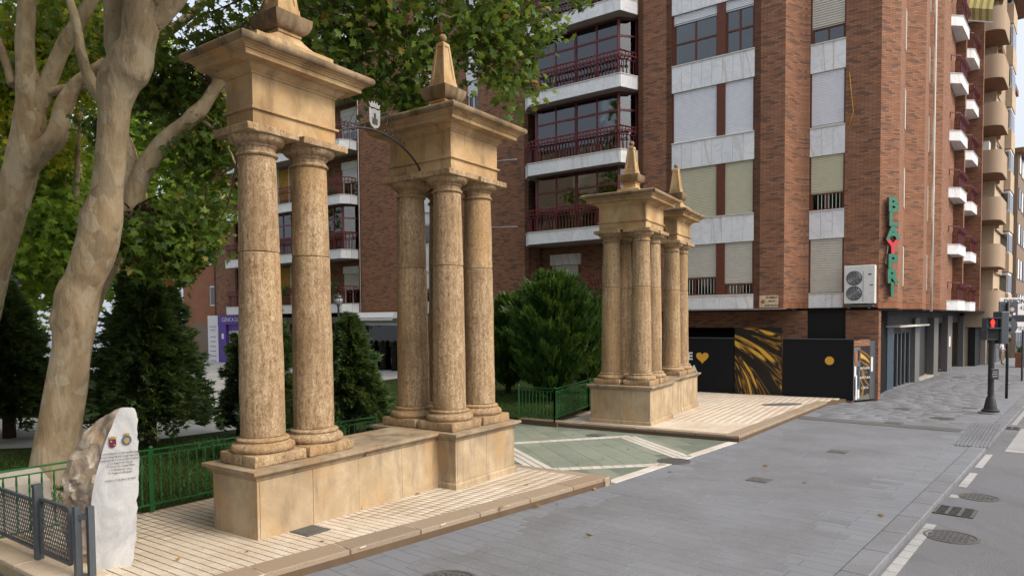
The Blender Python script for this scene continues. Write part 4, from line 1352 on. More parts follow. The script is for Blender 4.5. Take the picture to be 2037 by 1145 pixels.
for k, zt in enumerate(BZ):
    poly = [(7.92, -.2), (7.92, .12), (8.28, .9), (12.65, .9), (13.05, .5), (13.15, 0), (13.2, -.9), (8.0, -.9)]
    B = balcony(k, zt, poly, [(7.93, .10), (8.28, .9), (12.65, .9), (13.05, .5), (13.15, .02)], '')
    z1 = BZ[k]+2.955-.55
    if k >= 1:
        glazed_bay(B, [(8.12, -.3), (8.62, .32), (10.6, .32), (12.6, .32), (12.95, -.2)], zt+.004, z1, zt+1.72, [1, 2, 2, 1])
    # back of the loggia
    fbox('brick_wall', 7.95, 13.2, -1.6, -.95, zt-.6, zt+2.4, 'brick')
    if k == 0:
        fbox('marble_lintel', 11.1, 12.65, -.95, -.80, zt+1.62, zt+2.1, 'marble')
        shutter(11.2, 12.55, zt+.75, zt+1.60, -.86, 'sh_beige'); window(11.2, 12.55, zt+.02, zt+.74, -.88, 2, frame_m='offwhite')
    else:
        fbox('dark_room_plate', 8.2, 12.9, -.95, -.9, zt, zt+2.3, 'darkvoid')  # thin black plate in place of the unlit room behind the glazing
# window strips between the brick fields
for s0, s1 in ((16.12, 16.86), (18.69, 20.04)):
    fbox('lintel_wall', s0, s1, -.6, -.4, 2.81, ZTOP, 'brick')
    for k in range(6):
        zb = FZ[k]+.01; zt = FZ[k+1]-1.02
        marble_band(s0, s1, FZ[k]-(1.02 if k else .53), FZ[k], 0, 1 if s1-s0 < 1 else 2)
        fbox('shutter_box', s0+.02, s1-.02, -.2, -.02, zt-.35, zt, 'marble')
        op = (.75, 1.0, .5, .9, .8, .6)[k]
        window(s0+.04, s1-.04, zb, zb+op, -.16, 2, frame_m='offwhite'); shutter(s0+.04, s1-.04, zb+op+.03, zt-.36, -.13, 'sh_white')
# the long balconies at the left
LZ = [3.42 + 2.945*k for k in range(6)]
for k, zt in enumerate(LZ):
    poly = [(24.57, -.2), (24.57, .45), (24.95, .9), (35.95, .9), (36.18, .5), (36.18, -.9), (24.6, -.9)]
    B = balcony(k, zt, poly, [(24.58, .02), (24.60, .48), (24.95, .9), (35.95, .9), (36.17, .55)], '', thick=.49, capw=1.0)
    fbox('brick_wall', 24.6, 36.15, -1.6, -.75, zt-.5, zt+2.5, 'brick')
    fbox('marble_lintel', 25.05, 26.55, -.75, -.60, zt+1.75, zt+2.15, 'marble')
    op = (.9, 0, 1.05, .9, .8, .9)[k]
    shutter(25.2, 26.5, zt+op+.04, zt+1.74, -.66, 'sh_beige' if k == 0 else 'sh_white')
    if op: window(25.2, 26.5, zt+.02, zt+op, -.68, 2, frame_m='offwhite')
    fbox('yellow_blind', 29.6, 31.6, -.1, -.06, zt+.5, zt+2.3, 'yellow_blind') if k in (0, 2) else None
    for s_ in (29.55, 30.6, 31.65):
        if k in (0, 2): fbox('blind_post', s_-.03, s_+.03, -.08, -.02, zt+.0, zt+2.4, 'sill')
    shutter(33.2, 35.0, zt+.5, zt+1.9, -.66, 'sh_beige')
    if k == 1: glazed_bay(B, [(24.75, -.3), (25.2, .5), (27.4, .5), (32.0, .5)], zt+.004, zt+2.44, zt+1.75, [1, 3, 6])
# plants on the lowest long balcony
def leaf_clump(name, parent, M, boxes, n, size, mat):
    V = []; F = []
    for i in range(n):
        bx = boxes[rng.integers(len(boxes))]
        c = np.array([rng.uniform(bx[0], bx[1]), rng.uniform(bx[2], bx[3]), rng.uniform(bx[4], bx[5])])
        d = rng.normal(size=3); d /= np.linalg.norm(d); e = np.cross(d, rng.normal(size=3)); e /= np.linalg.norm(e)
        s = size*rng.uniform(.6, 1.3); b0 = len(V)
        V += [c-d*s, c+e*s*.35, c+d*s, c-e*s*.35]; F.append((b0, b0+1, b0+2, b0+3))
    return place(name, fastmesh(name, V, F, MAT[mat]), parent, M)
def flower_box(s0, s1, n, z, lab, M=None, grp='planters on the lower balconies'):
    t = thing('planter_box', lab, 'planter', MF @ Matrix.Translation((s0, n, z)), grp)
    b = MB(); b.box(s0, s1, n-.12, n+.12, z, z+.2); b.build('trough', MAT['red_wood'], t, MF)
    leaf_clump('foliage', t, MF, [(s0, s1, n-.16, n+.22, z+.12, z+.42), (s0, s1, n+.05, n+.24, z-.25, z+.2)], int(260*(s1-s0)), .09, 'plant')
flower_box(25.2, 27.2, .78, LZ[0]+.72, 'trough of trailing plants on the lowest balcony behind the second near column')
flower_box(29.6, 31.9, .78, LZ[0]+.72, 'trough of hanging greenery on the lowest balcony seen between the two nearest columns')
flower_box(25.4, 26.4, .6, LZ[2]+.02, 'flower trough on the balcony beside the entablature of the nearest pylon')
flower_box(8.6, 10.2, .6, BZ[0]+.02, 'pot plants on the lowest bay balcony behind the dark green cypress')

# --- sawtooth flank towards the street
st = Vector((sin(radians(41)), cos(radians(41)), 0)); sn = Vector((st.y, -st.x, 0))
def onray(A, hdg, u, v=400):
    """point on the upright plane through A with heading hdg, seen in column u"""
    a = radians(hdg); n_ = Vector((cos(a), -sin(a), 0)); r = ray(u, v)
    t = (Vector((A[0], A[1], 0)) - CAM_P).dot(n_)/r.dot(n_)
    p = CAM_P + r*t; return Vector((p.x, p.y, 0))
Pc = onray(P0 - nd*1.0, FA, 1750)
s1a = Pc; s1b = onray(s1a, 74, 1788)
s2a = onray(Pc, 41, 1798); s2b = onray(s2a, 76, 1838)
s3a = onray(Pc, 41, 1845); s3b = onray(s3a, 78, 1873)
SS = onray(Pc, 41, 1873)
for a_, b_ in ((s1a, s1b), (s2a, s2b), (s3a, s3b)):
    wallseg(b_, a_, 2.78, ZTOP, world=True)
for a_, b_ in ((s2a, s1b), (s3a, s2b)):
    M_, L_ = wallseg(a_, b_, 2.78, ZTOP, world=True)
    for k in range(6):
        z_ = FZ[k]+.3
        b = MB(); b.box(.12, min(.55, L_-.2), .0, .03, z_, z_+1.5); b.build('window', MAT['sh_beige'], BLK, M_)
back = SS + st*16
wallseg((back - sn*.9), (s3b - sn*.35), 2.78, ZTOP, world=True)
MS = frame(SS, math.degrees(atan2(-st.y, -st.x)))          # x towards the camera, y out over the street
def sbox(name, x0, x1, y0, y1, z0, z1, mat, parent=None):
    b = MB(); b.box(min(x0, x1), max(x0, x1), y0, y1, z0, z1); return b.build(name, MAT[mat], parent or BLK, MS)
for (t0, y1, nm) in ((4.25, .16, 0), (9.9, .02, 1)):
    for k in range(7):
        zt = 3.32 + 2.95*k
        k1 = (y1+.95)*1.05
        pol = [(-t0-2.4, -.95), (-t0+k1, -.95), (-t0, y1), (-t0-2.4, y1)]
        def grow(e): return [(-t0-2.4, -.95), (-t0+k1+e*1.3, -.95), (-t0+e*.35, y1+e), (-t0-2.4, y1+e)]
        b = MB(); b.prism(pol, zt-.50, zt-.03); sl = b.build('balcony', MAT['soffit'], BLK, MS)
        b = MB(); b.prism(grow(.02), zt-.53, zt-.035); b.build('marble_panel', MAT['marble'], sl, MS)
        b = MB(); b.prism(grow(.05), zt-.033, zt); b.build('coping', MAT['sill'], sl, MS)
        q = MB()
        for i in range(6):
            y = -.90+(y1+.85)*i/5; xx = -t0-.08+k1*(1-i/5)
            q.bar((xx, y, zt), (xx, y, zt+.6), .03); q.bar((xx, y, zt+.58), (xx+.10, y+.07, zt+.72), .03); q.bar((xx+.10, y+.07, zt+.7), (xx+.10, y+.07, zt+.92), .03)
        for i in range(15):
            x = -t0-.1-2.2*i/14
            q.bar((x, y1-.06, zt), (x, y1-.06, zt+.6), .03); q.bar((x, y1-.06, zt+.58), (x, y1+.08, zt+.72), .03); q.bar((x, y1+.08, zt+.7), (x, y1+.08, zt+.92), .03)
        q.bar((-t0-.08+k1, -.9, zt+.94), (-t0-.08, y1-.05, zt+.94), .05); q.bar((-t0-.08, y1-.06, zt+.94), (-t0-2.4, y1-.06, zt+.94), .05)
        q.build('railing', MAT['red_metal'], sl, MS)
        if (k+nm) % 2:
            sbox('door', -t0-2.2, -t0-.9, -.9, -.84, zt, zt+2.2, 'sh_beige', sl)
            sbox('door_post', -t0-.9, -t0-.75, -.9, -.6, zt, zt+2.3, 'red_wood', sl)
sbox('fin_wall', -6.9, -6.55, -.9, .06, 2.78, ZTOP, 'brick')
sbox('fin_wall', -12.6, -12.3, -.9, .25, 2.78, ZTOP, 'brick')
# roof slab
fbox('roof', -.6, 38.9, -9.2, .12, ZTOP, ZTOP+.25, 'soffit')

# --- ground floor: soffit, recess, piers
fbox('soffit', 2.0, 38.8, -2.2, -.02, 2.72, 2.80, 'darkvoid')  # coloured near black: the shade under the overhang is in the colour
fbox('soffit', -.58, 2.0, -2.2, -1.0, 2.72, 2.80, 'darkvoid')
fbox('recess_wall', 1.75, 9.0, -2.2, -2.0, -1.2, 2.75, 'darkvoid')  # darkness of the recess is given by the wall's black colour
fbox('brick_pier', -.62, .42, -1.6, -1.02, -1.2, 2.72, 'brick')
fbox('brick_pier', 1.70, 2.6, -1.5, -1.0, -1.2, 2.72, 'brick')
fbox('dark_panel', .42, 1.70, -1.5, -1.15, -1.2, 2.72, 'black')
fbox('brick_panel', 2.6, 6.8, -1.12, -1.0, 2.1, 2.72, 'brick')
fbox('slab_edge', 2.2, 7.9, -.05, .03, 2.775, 2.815, 'soffit')
fbox('brick_pier', 7.0, 8.2, -1.5, -.6, -1.2, 2.72, 'brick')
for i, (s0, s1, m_) in enumerate(((8.3, 11.2, 'shopglass'), (11.5, 14.0, 'shopglass'), (14.3, 17.2, 'concrete'), (17.5, 20.8, 'shopglass'), (21.35, 24.75, 'shopglass'), (25.1, 27.6, 'shopglass'), (27.9, 31.5, 'shopglass'), (31.8, 35.9, 'shopglass'))):
    fbox('shopfront', s0, s1, -.75, -.6, -1.2, 2.35, m_)
    fbox('shop_fascia', s0-.1, s1+.1, -.74, -.45, 2.35, 2.71, 'soffit' if i != 4 else 'concrete')
    fbox('shop_pier', s1+.0, s1+.29, -.8, -.35, -1.2, 2.72, 'soffit')
# shop with the white awning cassette and blue frame
fbox('shop_frame', 21.25, 21.52, -.42, -.2, -1.2, 2.75, 'blue_frame')
fbox('shop_frame', 21.55, 24.8, -.58, -.5, 2.22, 2.34, 'silver'); fbox('shop_frame', 24.68, 24.78, -.58, -.5, -1.0, 2.3, 'silver')
for s_ in (22.3, 23.2, 24.1):
    b = MB(); b.lathe([(.16, -.2), (.2, .3), (.17, .7), (.24, 1.15), (.2, 1.35), (.07, 1.42), (.06, 1.48), (.11, 1.56), (.1, 1.68), (.03, 1.75)], 12)
    o = b.build('mannequin', MAT['darkvoid'], None, MF @ Matrix.Translation((s_, -.42, -.35)), smooth=True)
    tag(o, {22.3: 'dark clothed mannequin nearest the blue frame of the shop window', 23.2: 'dark clothed mannequin in the middle of the shop window', 24.1: 'dark clothed mannequin by the pale edge of the shop window'}[s_], 'mannequin', 'mannequins in the dress shop window')
aw = thing('awning', 'white rolled awning cassette over the dress shop window', 'awning', MF @ Matrix.Translation((23, .3, 2.7)))
b = MB(); b.loops([[(s, .05, 2.62), (s, .55, 2.58), (s, .58, 2.66), (s, .4, 2.86), (s, .05, 2.93)] for s in (21.45, 24.95)]); b.build('cassette', MAT['white'], aw, MF)
b = MB(); b.box(21.5, 24.9, .5, .58, 2.50, 2.57); b.build('front_bar', MAT['white'], aw, MF)
text('shop_lettering', 'FRANCES', .36, MAT['silver'], BLK, MF @ Matrix.Translation((26.3, -.43, 2.52)), extrude=.01)
# clinic at the far left end
fbox('shop_fascia', 36.0, 38.35, -.3, .1, 2.30, 2.92, 'purple'); fbox('purple_pilaster', 37.45, 38.35, -.3, .08, -.6, 2.30, 'purple')
fbox('sign_board', 38.35, 39.55, -.2, .12, -.3, 2.90, 'white')
fbox('rolling_grille_box', 36.0, 37.4, -.3, -.05, 1.9, 2.3, 'purple')
shutter(36.05, 37.4, -.5, 1.9, -.12, 'offwhite')
text('clinic_lettering', 'CLÍNICA DE', .36, MAT['white'], BLK, MF @ Matrix.Translation((36.9, .115, 2.6)), extrude=.008)
text('sign_lettering', 'FISIOTERAPIA', .14, MAT['purple'], BLK, MF @ Matrix.Translation((38.95, .125, 2.15)))
text('sign_lettering', 'NORDESTE', .14, MAT['purple'], BLK, MF @ Matrix.Translation((38.95, .125, 1.92)))
for i in range(6): fbox('sign_line', 38.6, 39.3, .12, .128, 1.45-.32*i, 1.49-.32*i, 'purple')
fbox('notice', 37.7, 37.95, .08, .10, 1.35, 1.7, 'white')

# --- hoarding round the shop under works
HD = thing('hoarding', 'black plywood hoarding with yellow heart, gold print and yellow dot under the apartment block', 'hoarding', MF)
HZ0, HZ1 = -.36, 1.71
for (s0, s1, m_, z1) in ((0, 2.30, 'hoarding', HZ1), (2.32, 4.02, 'art', 2.11), (4.04, 5.9, 'hoarding', HZ1), (5.92, 7.8, 'hoarding', HZ1)):
    b = MB(); b.box(s0+.008, s1-.008, -.03, .0, HZ0, z1)
    b.build('print_panel' if m_ == 'art' else 'panel', MAT[m_], HD, MF)
for s0, s1 in ((0, 2.31), (4.03, 5.9), (5.92, 7.8)):
    b = MB(); b.box(s0, s1, -.05, .015, HZ1, HZ1+.03); b.build('top_rail', MAT['grey_metal'], HD, MF)
b = MB(); b.lathe([(.145, 0), (.145, .006)], 32)
b.build('yellow_dot', MAT['yellow'], HD, MF @ Matrix.Translation((.75, .002, .98)) @ Matrix.Rotation(radians(-90), 4, 'X'))
def heart(parent, M, r):
    pts = []
    for k in range(40):
        a = 2*pi*k/40
        pts.append((16*sin(a)**3/17*r, (13*cos(a)-5*cos(2*a)-2*cos(3*a)-cos(4*a))/17*r))
    b = MB(); b.loops([[(x, .001, z) for x, z in pts], [(x, .007, z) for x, z in pts]]); return b.build('yellow_heart', MAT['yellow'], parent, M)
heart(HD, MF @ Matrix.Translation((5.25, 0, .98)), .26)
text('print_lettering', 'TE', .40, MAT['white'], HD, MF @ Matrix.Translation((5.85, .004, 1.0)), bold=.012)
text('print_lettering', 'LORCA', .40, MAT['white'], HD, MF @ Matrix.Translation((6.1, .004, .50)), bold=.012)
# broken masonry course left under the hoarding
bx = .0
for i in range(46):
    l = random.uniform(.10, .28)
    b = MB(); b.bevbox(bx, bx+l-.012, -.12, .05+random.random()*.04, HZ0-.14-random.random()*.02, HZ0-.01-random.random()*.03, .012)
    b.build('broken_brick', MAT[random.choice(['brick', 'kerbstone', 'kerbpale', 'kerbstone', 'terracotta'])], HD, MF)
    bx += l
    if bx > 7.6: break
# return of the hoarding along the street
h0 = MF @ Vector((0, 0, 0)); hdir = hd(63.0); MH = frame(h0, math.degrees(atan2(-hdir.y, -hdir.x)))
def hpan(name, x0, x1, z0, z1, mat, dy=0.0):
    b = MB(); b.box(-x1, -x0, -.03+dy, dy, z0, z1); return b.build(name, MAT[mat], HD, MH)
hpan('side_panel', .01, .30, HZ0, HZ1-.25, 'greystone'); hpan('side_panel', .31, .85, HZ0, HZ1, 'greystone'); hpan('side_panel', .86, 1.18, HZ0, HZ1-.05, 'grey_metal')
hpan('print_panel', .36, .84, -.2, 1.5, 'art', .006); hpan('brick_edge', .0, .84, HZ1-.22, HZ1-.02, 'brick', .01)
for j_, (xa_, xb_, za_, zb_) in enumerate(((.05, .16, -.2, .35), (.17, .28, .1, .8), (.06, .2, .9, 1.3), (.9, 1.0, .6, 1.1), (.03, .12, .45, .8), (.2, .29, -.3, .0), (.22, .3, 1.0, 1.35), (.1, .16, -.34, .5))): hpan('poster', xa_, xb_, za_, zb_, ('navy', 'blue_frame', 'terracotta', 'offwhite', 'white', 'offwhite', 'navy', 'white')[j_], .008+.002*j_)
hpan('brick_edge', 1.20, 1.36, HZ0-.1, 2.72, 'brick', .05)
for z_, tx in ((.72, 'PRÓXIMA'), (.40, 'APERTURA'), (.05, 'LORCA')):
    text('print_lettering', tx, .115, MAT['white'], HD, MH @ Matrix.Translation((-.58, .016, z_)), bold=.0)

# --- shops along the street
GA = Vector((14.45, 26.3, 0)); gh = 40.3; gdv = hd(gh).to_3d(); MG = frame(GA, math.degrees(atan2(-gdv.y, -gdv.x)))
def xat(u):
    p = onray(GA, gh, u); return (p-GA).dot(gdv)
def gshop(name, u0, u1, z0, z1, mat, y0=-.1, y1=0.0, par=None):
    x0, x1 = xat(u0), xat(u1)
    b = MB(); b.box(-x1, -x0, y0, y1, z0, z1); return b.build(name, MAT[mat], par or BLK, MG)
gshop('core', 1757, 1925, -2.2, 2.75, 'darkvoid', -5, -.6)
x_ = -(xat(1750)+xat(1766))/2
o_ = gshop('black_panel', 1749, 1766.5, -.6, 1.5, 'black', -.06, .0)
text('print_lettering', 'TE', .42, MAT['white'], o_, MG @ Matrix.Translation((x_+.30, .006, .72)), bold=.012); heart(o_, MG @ Matrix.Translation((x_-.42, .002, .78)), .22)
text('print_lettering', 'LORCA', .36, MAT['white'], o_, MG @ Matrix.Translation((x_, .006, .20)), bold=.01)
# underside of the overhanging flank, its shade put in as near-black colour
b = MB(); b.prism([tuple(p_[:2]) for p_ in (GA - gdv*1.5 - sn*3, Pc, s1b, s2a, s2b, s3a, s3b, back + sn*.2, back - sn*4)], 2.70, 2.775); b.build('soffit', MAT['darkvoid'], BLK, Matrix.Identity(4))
gshop('blue_pilaster', 1768, 1780, -1, 2.1, 'blue_frame', -.3, .02)
gshop('shop_window', 1781, 1822, -1, 1.75, 'shopglass', -.22, -.12)
for u_ in (1781, 1792, 1799.5, 1807, 1816): gshop('glazing_bar', u_, u_+1.6, -1, 1.75, 'grey_metal', -.12, -.06)
gshop('shop_fascia', 1766, 1829, 1.75, 2.72, 'black', -.3, -.02)
gshop('shop_fascia', 1766, 1829, 2.05, 2.12, 'sill', -.02, .5)
text('shop_lettering', 'BLAYPRI', .30, MAT['letter_green'], BLK, MG @ Matrix.Translation((-(xat(1772)+xat(1826))/2, .0, 1.95)))
gshop('stone_pilaster', 1820, 1829, -1, 2.4, 'greystone', -.2, .1)
gs = gshop('roller_door', 1830, 1854, -.55, 2.1, 'black_metal', -.35, -.25)
b = shutter_mb(MB(), -xat(1854), -xat(1830), -.6, 2.0, -.24, pitch=.1, dep=.03); b.build('roller_shutter', MAT['black_metal'], BLK, MG)
gshop('step', 1829, 1857, -1.0, -.58, 'concrete', -.4, .12)
gshop('stone_pilaster', 1857, 1866, -1.2, 2.4, 'greystone', -.2, .12)
gshop('shop_fascia', 1829, 1928, 2.1, 2.75, 'black', -.35, -.1)
gshop('door', 1874, 1884, -1, 1.8, 'red_wood', -.5, -.35)
gshop('notice', 1875, 1880, .6, 1.3, 'concrete', -.35, -.33)
gshop('stone_pilaster', 1885, 1894, -1.4, 2.5, 'greystone', -.2, .12)
gshop('stone_pilaster', 1917, 1920, -1.4, 2.5, 'greystone', -.2, .12)
gshop('notice', 1888, 1890.5, .7, 1.3, 'white', .12, .125); gshop('notice', 1903, 1908, 1.0, 1.25, 'white', -.58, -.56); gshop('notice', 1906, 1912, .75, 1.0, 'white', -.58, -.56)

# --- vertical letters of the shop sign
SG = thing('letter_sign', 'vertical shop sign of separate green letters with one red letter on the brick corner', 'sign', frame(s1a, heading(74)))
fd = (s1b - s1a).normalized(); MSG = frame(s1a, math.degrees(atan2(-fd.y, -fd.x)))
cx_ = (onray(s1a, 74, 1769.5) - s1a).dot(fd)
for i, (ch, vv) in enumerate(zip('BLAYPRI', (409.5, 438.5, 465, 493, 521.5, 551, 577))):
    r = ray(1769.5, vv); q = CAM_P + r*((s1a-CAM_P).dot(Vector((cos(radians(74)), -sin(radians(74)), 0)))/r.dot(Vector((cos(radians(74)), -sin(radians(74)), 0))))
    mt = MAT['letter_red'] if ch == 'Y' else MAT['letter_green']
    SX = Matrix.Diagonal((1.0 if ch == 'I' else 1.18, 1, 1, 1))
    o = text('letter', ch, .64, mt, SG, MSG @ Matrix.Translation((-cx_, .17, q.z)) @ SX, extrude=.005, bold=.028)
    text('letter_side', ch, .64, MAT['letter_side'], o, MSG @ Matrix.Translation((-cx_, .115, q.z)) @ SX, extrude=.05, bold=.028)
    o['label'] = ('red' if ch == 'Y' else 'green') + ' capital letter ' + ch
bracket = MB(); bracket.box(-cx_-.02, -cx_+.02, .01, .06, 3.3, 6.45); bracket.build('mounting_rail', MAT['iron'], SG, MSG)

# --- air conditioner, street plaque, wires
MF_ = MF; MF = MF @ Matrix.Translation((.12, 0, 0))
AC = thing('air_conditioner', 'white twin-fan air conditioner unit on the brick corner under the marble sill', 'air conditioner', MF @ Matrix.Translation((-.2, -.6, 2.95)))
b = MB(); b.bevbox(-.66, .30, -.98, -.62, 2.95, 4.26, .015); b.build('casing', MAT['offwhite'], AC, MF)
for z_ in (3.30, 3.82):
    b = MB(); b.lathe([(.245, 0), (.25, .012), (.235, .014)], 30); g_ = b.build('fan_ring', MAT['grey_metal'], AC, MF @ Matrix.Translation((-.02, -.618, z_)) @ Matrix.Rotation(radians(-90), 4, 'X'))
    b = MB()
    for k in range(1, 6): b.tube([(.04*k*cos(2*pi*i/20), .022, .04*k*sin(2*pi*i/20)) for i in range(21)], .004, 4)
    for k in range(8): b.bar((0, .022, 0), (.235*cos(k*pi/4), .022, .235*sin(k*pi/4)), .007)
    b.build('fan_guard', MAT['silver'], AC, MF @ Matrix.Translation((-.02, -.618, z_)))
b = MB(); b.box(-.30, -.29, -.62, -.614, 3.0, 4.05); b.box(-.55, -.45, -.62, -.612, 3.92, 3.96); b.box(-.60, -.50, -.62, -.612, 3.56, 3.59); b.build('badge', MAT['black'], AC, MF)
b = MB(); b.box(-.6, .25, -1.0, -.60, 2.84, 2.90); b.box(-.5, -.44, -1.0, -.6, 2.78, 2.95); b.box(.12, .18, -1.0, -.6, 2.78, 2.95); b.build('bracket', MAT['iron'], AC, MF)
MF = MF_
PQ = thing('street_plaque', 'glazed tile street name plaque on the brick pillar above the hoarding', 'plaque', MF @ Matrix.Translation((2.8, .02, 3.05)))
for i in range(3):
    for j in range(2):
        b = MB(); b.bevbox(2.46+i*.22+.002, 2.46+(i+1)*.22-.002, .001, .02, 2.855+j*.215+.002, 2.855+(j+1)*.215-.002, .003); b.build('tile', MAT['plaque'], PQ, MF)
for z_, tx, s_ in ((3.21, 'ALAMEDA', .085), (3.07, 'DE LA', .085), (2.92, 'CONSTITUCIÓN', .07)):
    text('plaque_lettering', tx, s_, MAT['black'], PQ, MF @ Matrix.Translation((2.69, .024, z_)), bold=.003)
b = MB(); b.lathe([(.075, 0), (.075, .004)], 18); b.build('crest', MAT['terracotta'], PQ, MF @ Matrix.Translation((3.0, .021, 3.06)) @ Matrix.Rotation(radians(-90), 4, 'X'))
def pipe(name, pts, r, mat, lab, cat='cable', grp='cables and pipes on the brick block'):
    b = MB(); b.tube(pts, r, 6); o = b.build(name, MAT[mat], None, Matrix.Identity(4), smooth=True); tag(o, lab, cat, grp); return o
def fp(s, n, z): return MF @ Vector((s, n, z))
pipe('wall_pipe', [s3a + sn*.03 + Vector((.05, -.25, z)) for z in (2.7, 8, 14, ZTOP)], .05, 'sill', 'pale downpipe between the two narrow brick faces right of the letter sign', 'pipe')
pipe('wall_cable', [fp(24.4, .04, z) for z in (2.8, 7, 12, ZTOP)], .025, 'sill', 'pale cable running down the brick edge beside the long balconies')
pipe('wall_cable', [Vector(q) for q in [tuple(s1a + fd*.25 - Vector((0, .06, 0)) + Vector((0, 0, 4.3))), tuple(s1a + fd*.4 - Vector((0, .06, 0)) + Vector((0, 0, 5.4))), tuple(s1a + fd*.55 - Vector((0, .06, 0)) + Vector((0, 0, 6.4)))]], .018, 'sill', 'pale conduit rising from the air conditioner beside the letter sign')
pipe('wall_cable', [fp(.38, -.97, 11.0), fp(.30, -.96, 10.2), fp(.24, -.96, 9.6), fp(.42, -.97, 9.0)], .012, 'yellow', 'thin yellow cable looping on the brick beside the upper shutter')
for (s_, z_, k) in ((13.4, 9.3, 0), (13.4, 6.5, 1)):
    pipe('drying_arm', [fp(s_, .7, BZ[2-k]+.35), fp(s_+1.6, .9, BZ[2-k]+.42)], .02, 'silver', ('pale metal clothes arm sticking out from the upper bay balcony', 'pale metal clothes arm sticking out from the lower bay balcony')[k], 'clothes arm', 'clothes arms of the bay balconies')
# ------------------------------------------------------------------ neighbouring buildings
# terracotta house at the end of the brick block (far left)
TH = thing('plastered_house', 'terracotta plastered house at the left end of the brick block, half hidden by leaves', 'building', MF @ Matrix.Translation((41, -2, 0)))
fbox('wall', 38.95, 43.6, -9, -1.2, 2.4, 15.5, 'terracotta', TH); fbox('plinth_wall', 38.95, 43.6, -8.9, -1.15, -1.2, 2.4, 'brown_far', TH)
fbox('wall', 43.65, 46.5, -9, -2.0, -1.2, 13.5, 'terracotta', TH)
for k in range(4):
    w_ = MB(); w_.box(40.2, 41.3, -1.19, -1.12, 3.6+2.9*k, 5.0+2.9*k); o = w_.build('window', MAT['offwhite'], TH, MF)
    w_ = MB(); w_.box(40.28, 41.22, -1.12, -1.10, 3.7+2.9*k, 4.9+2.9*k); w_.build('pane', MAT['glass'], o, MF)

# tan block with rounded balconies down the street
TO = onray(Pc, 41, 1928) + st*6.2
MT = frame(TO, math.degrees(atan2(-st.y, -st.x)))
TB = thing('balcony_block', 'tan pebbledash apartment block with rounded solid balconies farther down the street', 'building', MT)
def tbox(name, x0, x1, y0, y1, z0, z1, mat, par=None):
    b = MB(); b.box(x0, x1, y0, y1, z0, z1); return b.build(name, MAT[mat], par or TB, MT)
tbox('core', -16, -.25, -8, -.65, -2, 26.5, 'tan_pale')
def rounded(y0, y1, x0, x1, r, n=8):
    """outline: near edge at x1, outer edge y1, near-outer corner rounded"""
    p = [(x0, y0), (x1, y0)]
    for k in range(n+1):
        a = -0 + .5*pi*k/n
        p.append((x1-r+r*cos(a), y1-r+r*sin(a)))
    p.append((x0, y1)); return p
for k in range(8):
    zt = 4.12 + 3.03*k; zb = zt-1.48 if k else 1.75
    b = MB(); b.prism(rounded(-.9, .95, -3.6, .0, .75), zb, zt)
    p = b.build('balcony_parapet', MAT['tan'], TB, MT, sharp=30)
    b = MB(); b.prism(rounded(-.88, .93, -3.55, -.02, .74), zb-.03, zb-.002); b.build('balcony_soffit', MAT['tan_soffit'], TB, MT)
    b = MB(); b.prism([(-8.5, -.9), (-3.62, -.9), (-3.62, .55), (-4.2, .35), (-8.5, .35)], zb-.2, zt+.25); b.build('parapet', MAT['tan'], TB, MT)
    tbox('window_void', -3.4, -.3, -.64, -.60, zt, zt+1.5, 'darkvoid')  # black plate paints in the dark depth above the parapet
    tbox('pier', -3.9, -3.3, -.6, .30, zt, zt+1.55, 'tan_pale'); tbox('pier', -6.2, -5.8, -.6, .2, zt+.25, zt+1.4, 'tan_pale'); tbox('window_void', -8.4, -3.9, -.62, -.58, zt+.2, zt+1.5, 'darkvoid')
    tbox('bay', -11.5, -8.6, -.9, .75, zt-1.4, zt+.0, 'tan_pale'); w_ = tbox('window', -11.4, -8.7, -.8, .70, zt+.0, zt+1.55, 'white')
    tbox('pane', -8.71, -8.66, -.6, .6, zt+.1, zt+1.4, 'glass', w_)
    for i in range(3): tbox('pane', -11.3+.92*i, -10.5+.92*i, .70, .72, zt+.1, zt+1.4, 'glass', w_)
tbox('roof', -16, .2, -8, 1.4, 26.6, 27.4, 'tan_soffit')
b = MB(); b.bevbox(-2.2, -1.4, -.2, .3, 10.2, 10.9, .01)
o = b.build('air_conditioner', MAT['offwhite'], None, MT @ Matrix.Translation((0.6, -.1, 3.05))); tag(o, 'small white air conditioner standing in a rounded balcony of the tan block', 'air conditioner')
tbox('ground_floor', -14, -.2, -.7, -.3, -2, 1.7, 'black'); tbox('shop_window', -5.5, -3.5, -.3, -.25, -1.6, 1.2, 'shopglass'); tbox('pilaster', -3.4, -2.9, -.3, .0, -1.6, 1.4, 'concrete'); tbox('shop_window', -9.5, -6.5, -.3, -.25, -1.6, 1.3, 'white')
# striped awning over the second balcony column
AWN = thing('awning', 'olive striped canvas awning hanging askew from the upper street balcony', 'awning', MS @ Matrix.Translation((-9.9, 0, 20)))
b = MB()
za = 20.6
for i in range(10):
    b.mi = i % 2
    y0, y1 = -.6+i*.16, -.6+(i+1)*.16
    b.quad((-9.9, y0, za+.9-.05*i), (-9.9, y1, za+.9-.05*(i+1)), (-8.6, y1, za-.4-.06*(i+1)), (-8.6, y0, za-.4-.06*i))
    b.quad((-8.6, y0, za-.4-.06*i), (-8.6, y1, za-.4-.06*(i+1)), (-8.58, y1, za-1.1-.06*(i+1)), (-8.58, y0, za-1.1-.06*i))
b.build('canvas', [plain('olive_canvas', (.20, .17, .06), .9, .1), plain('pale_canvas', (.34, .29, .13), .9, .1)], AWN, MS)
b = MB(); b.bar((-8.58, -.62, za-1.1), (-8.58, 1.02, za-1.72), .05); b.build('front_bar', MAT['offwhite'], AWN, MS)
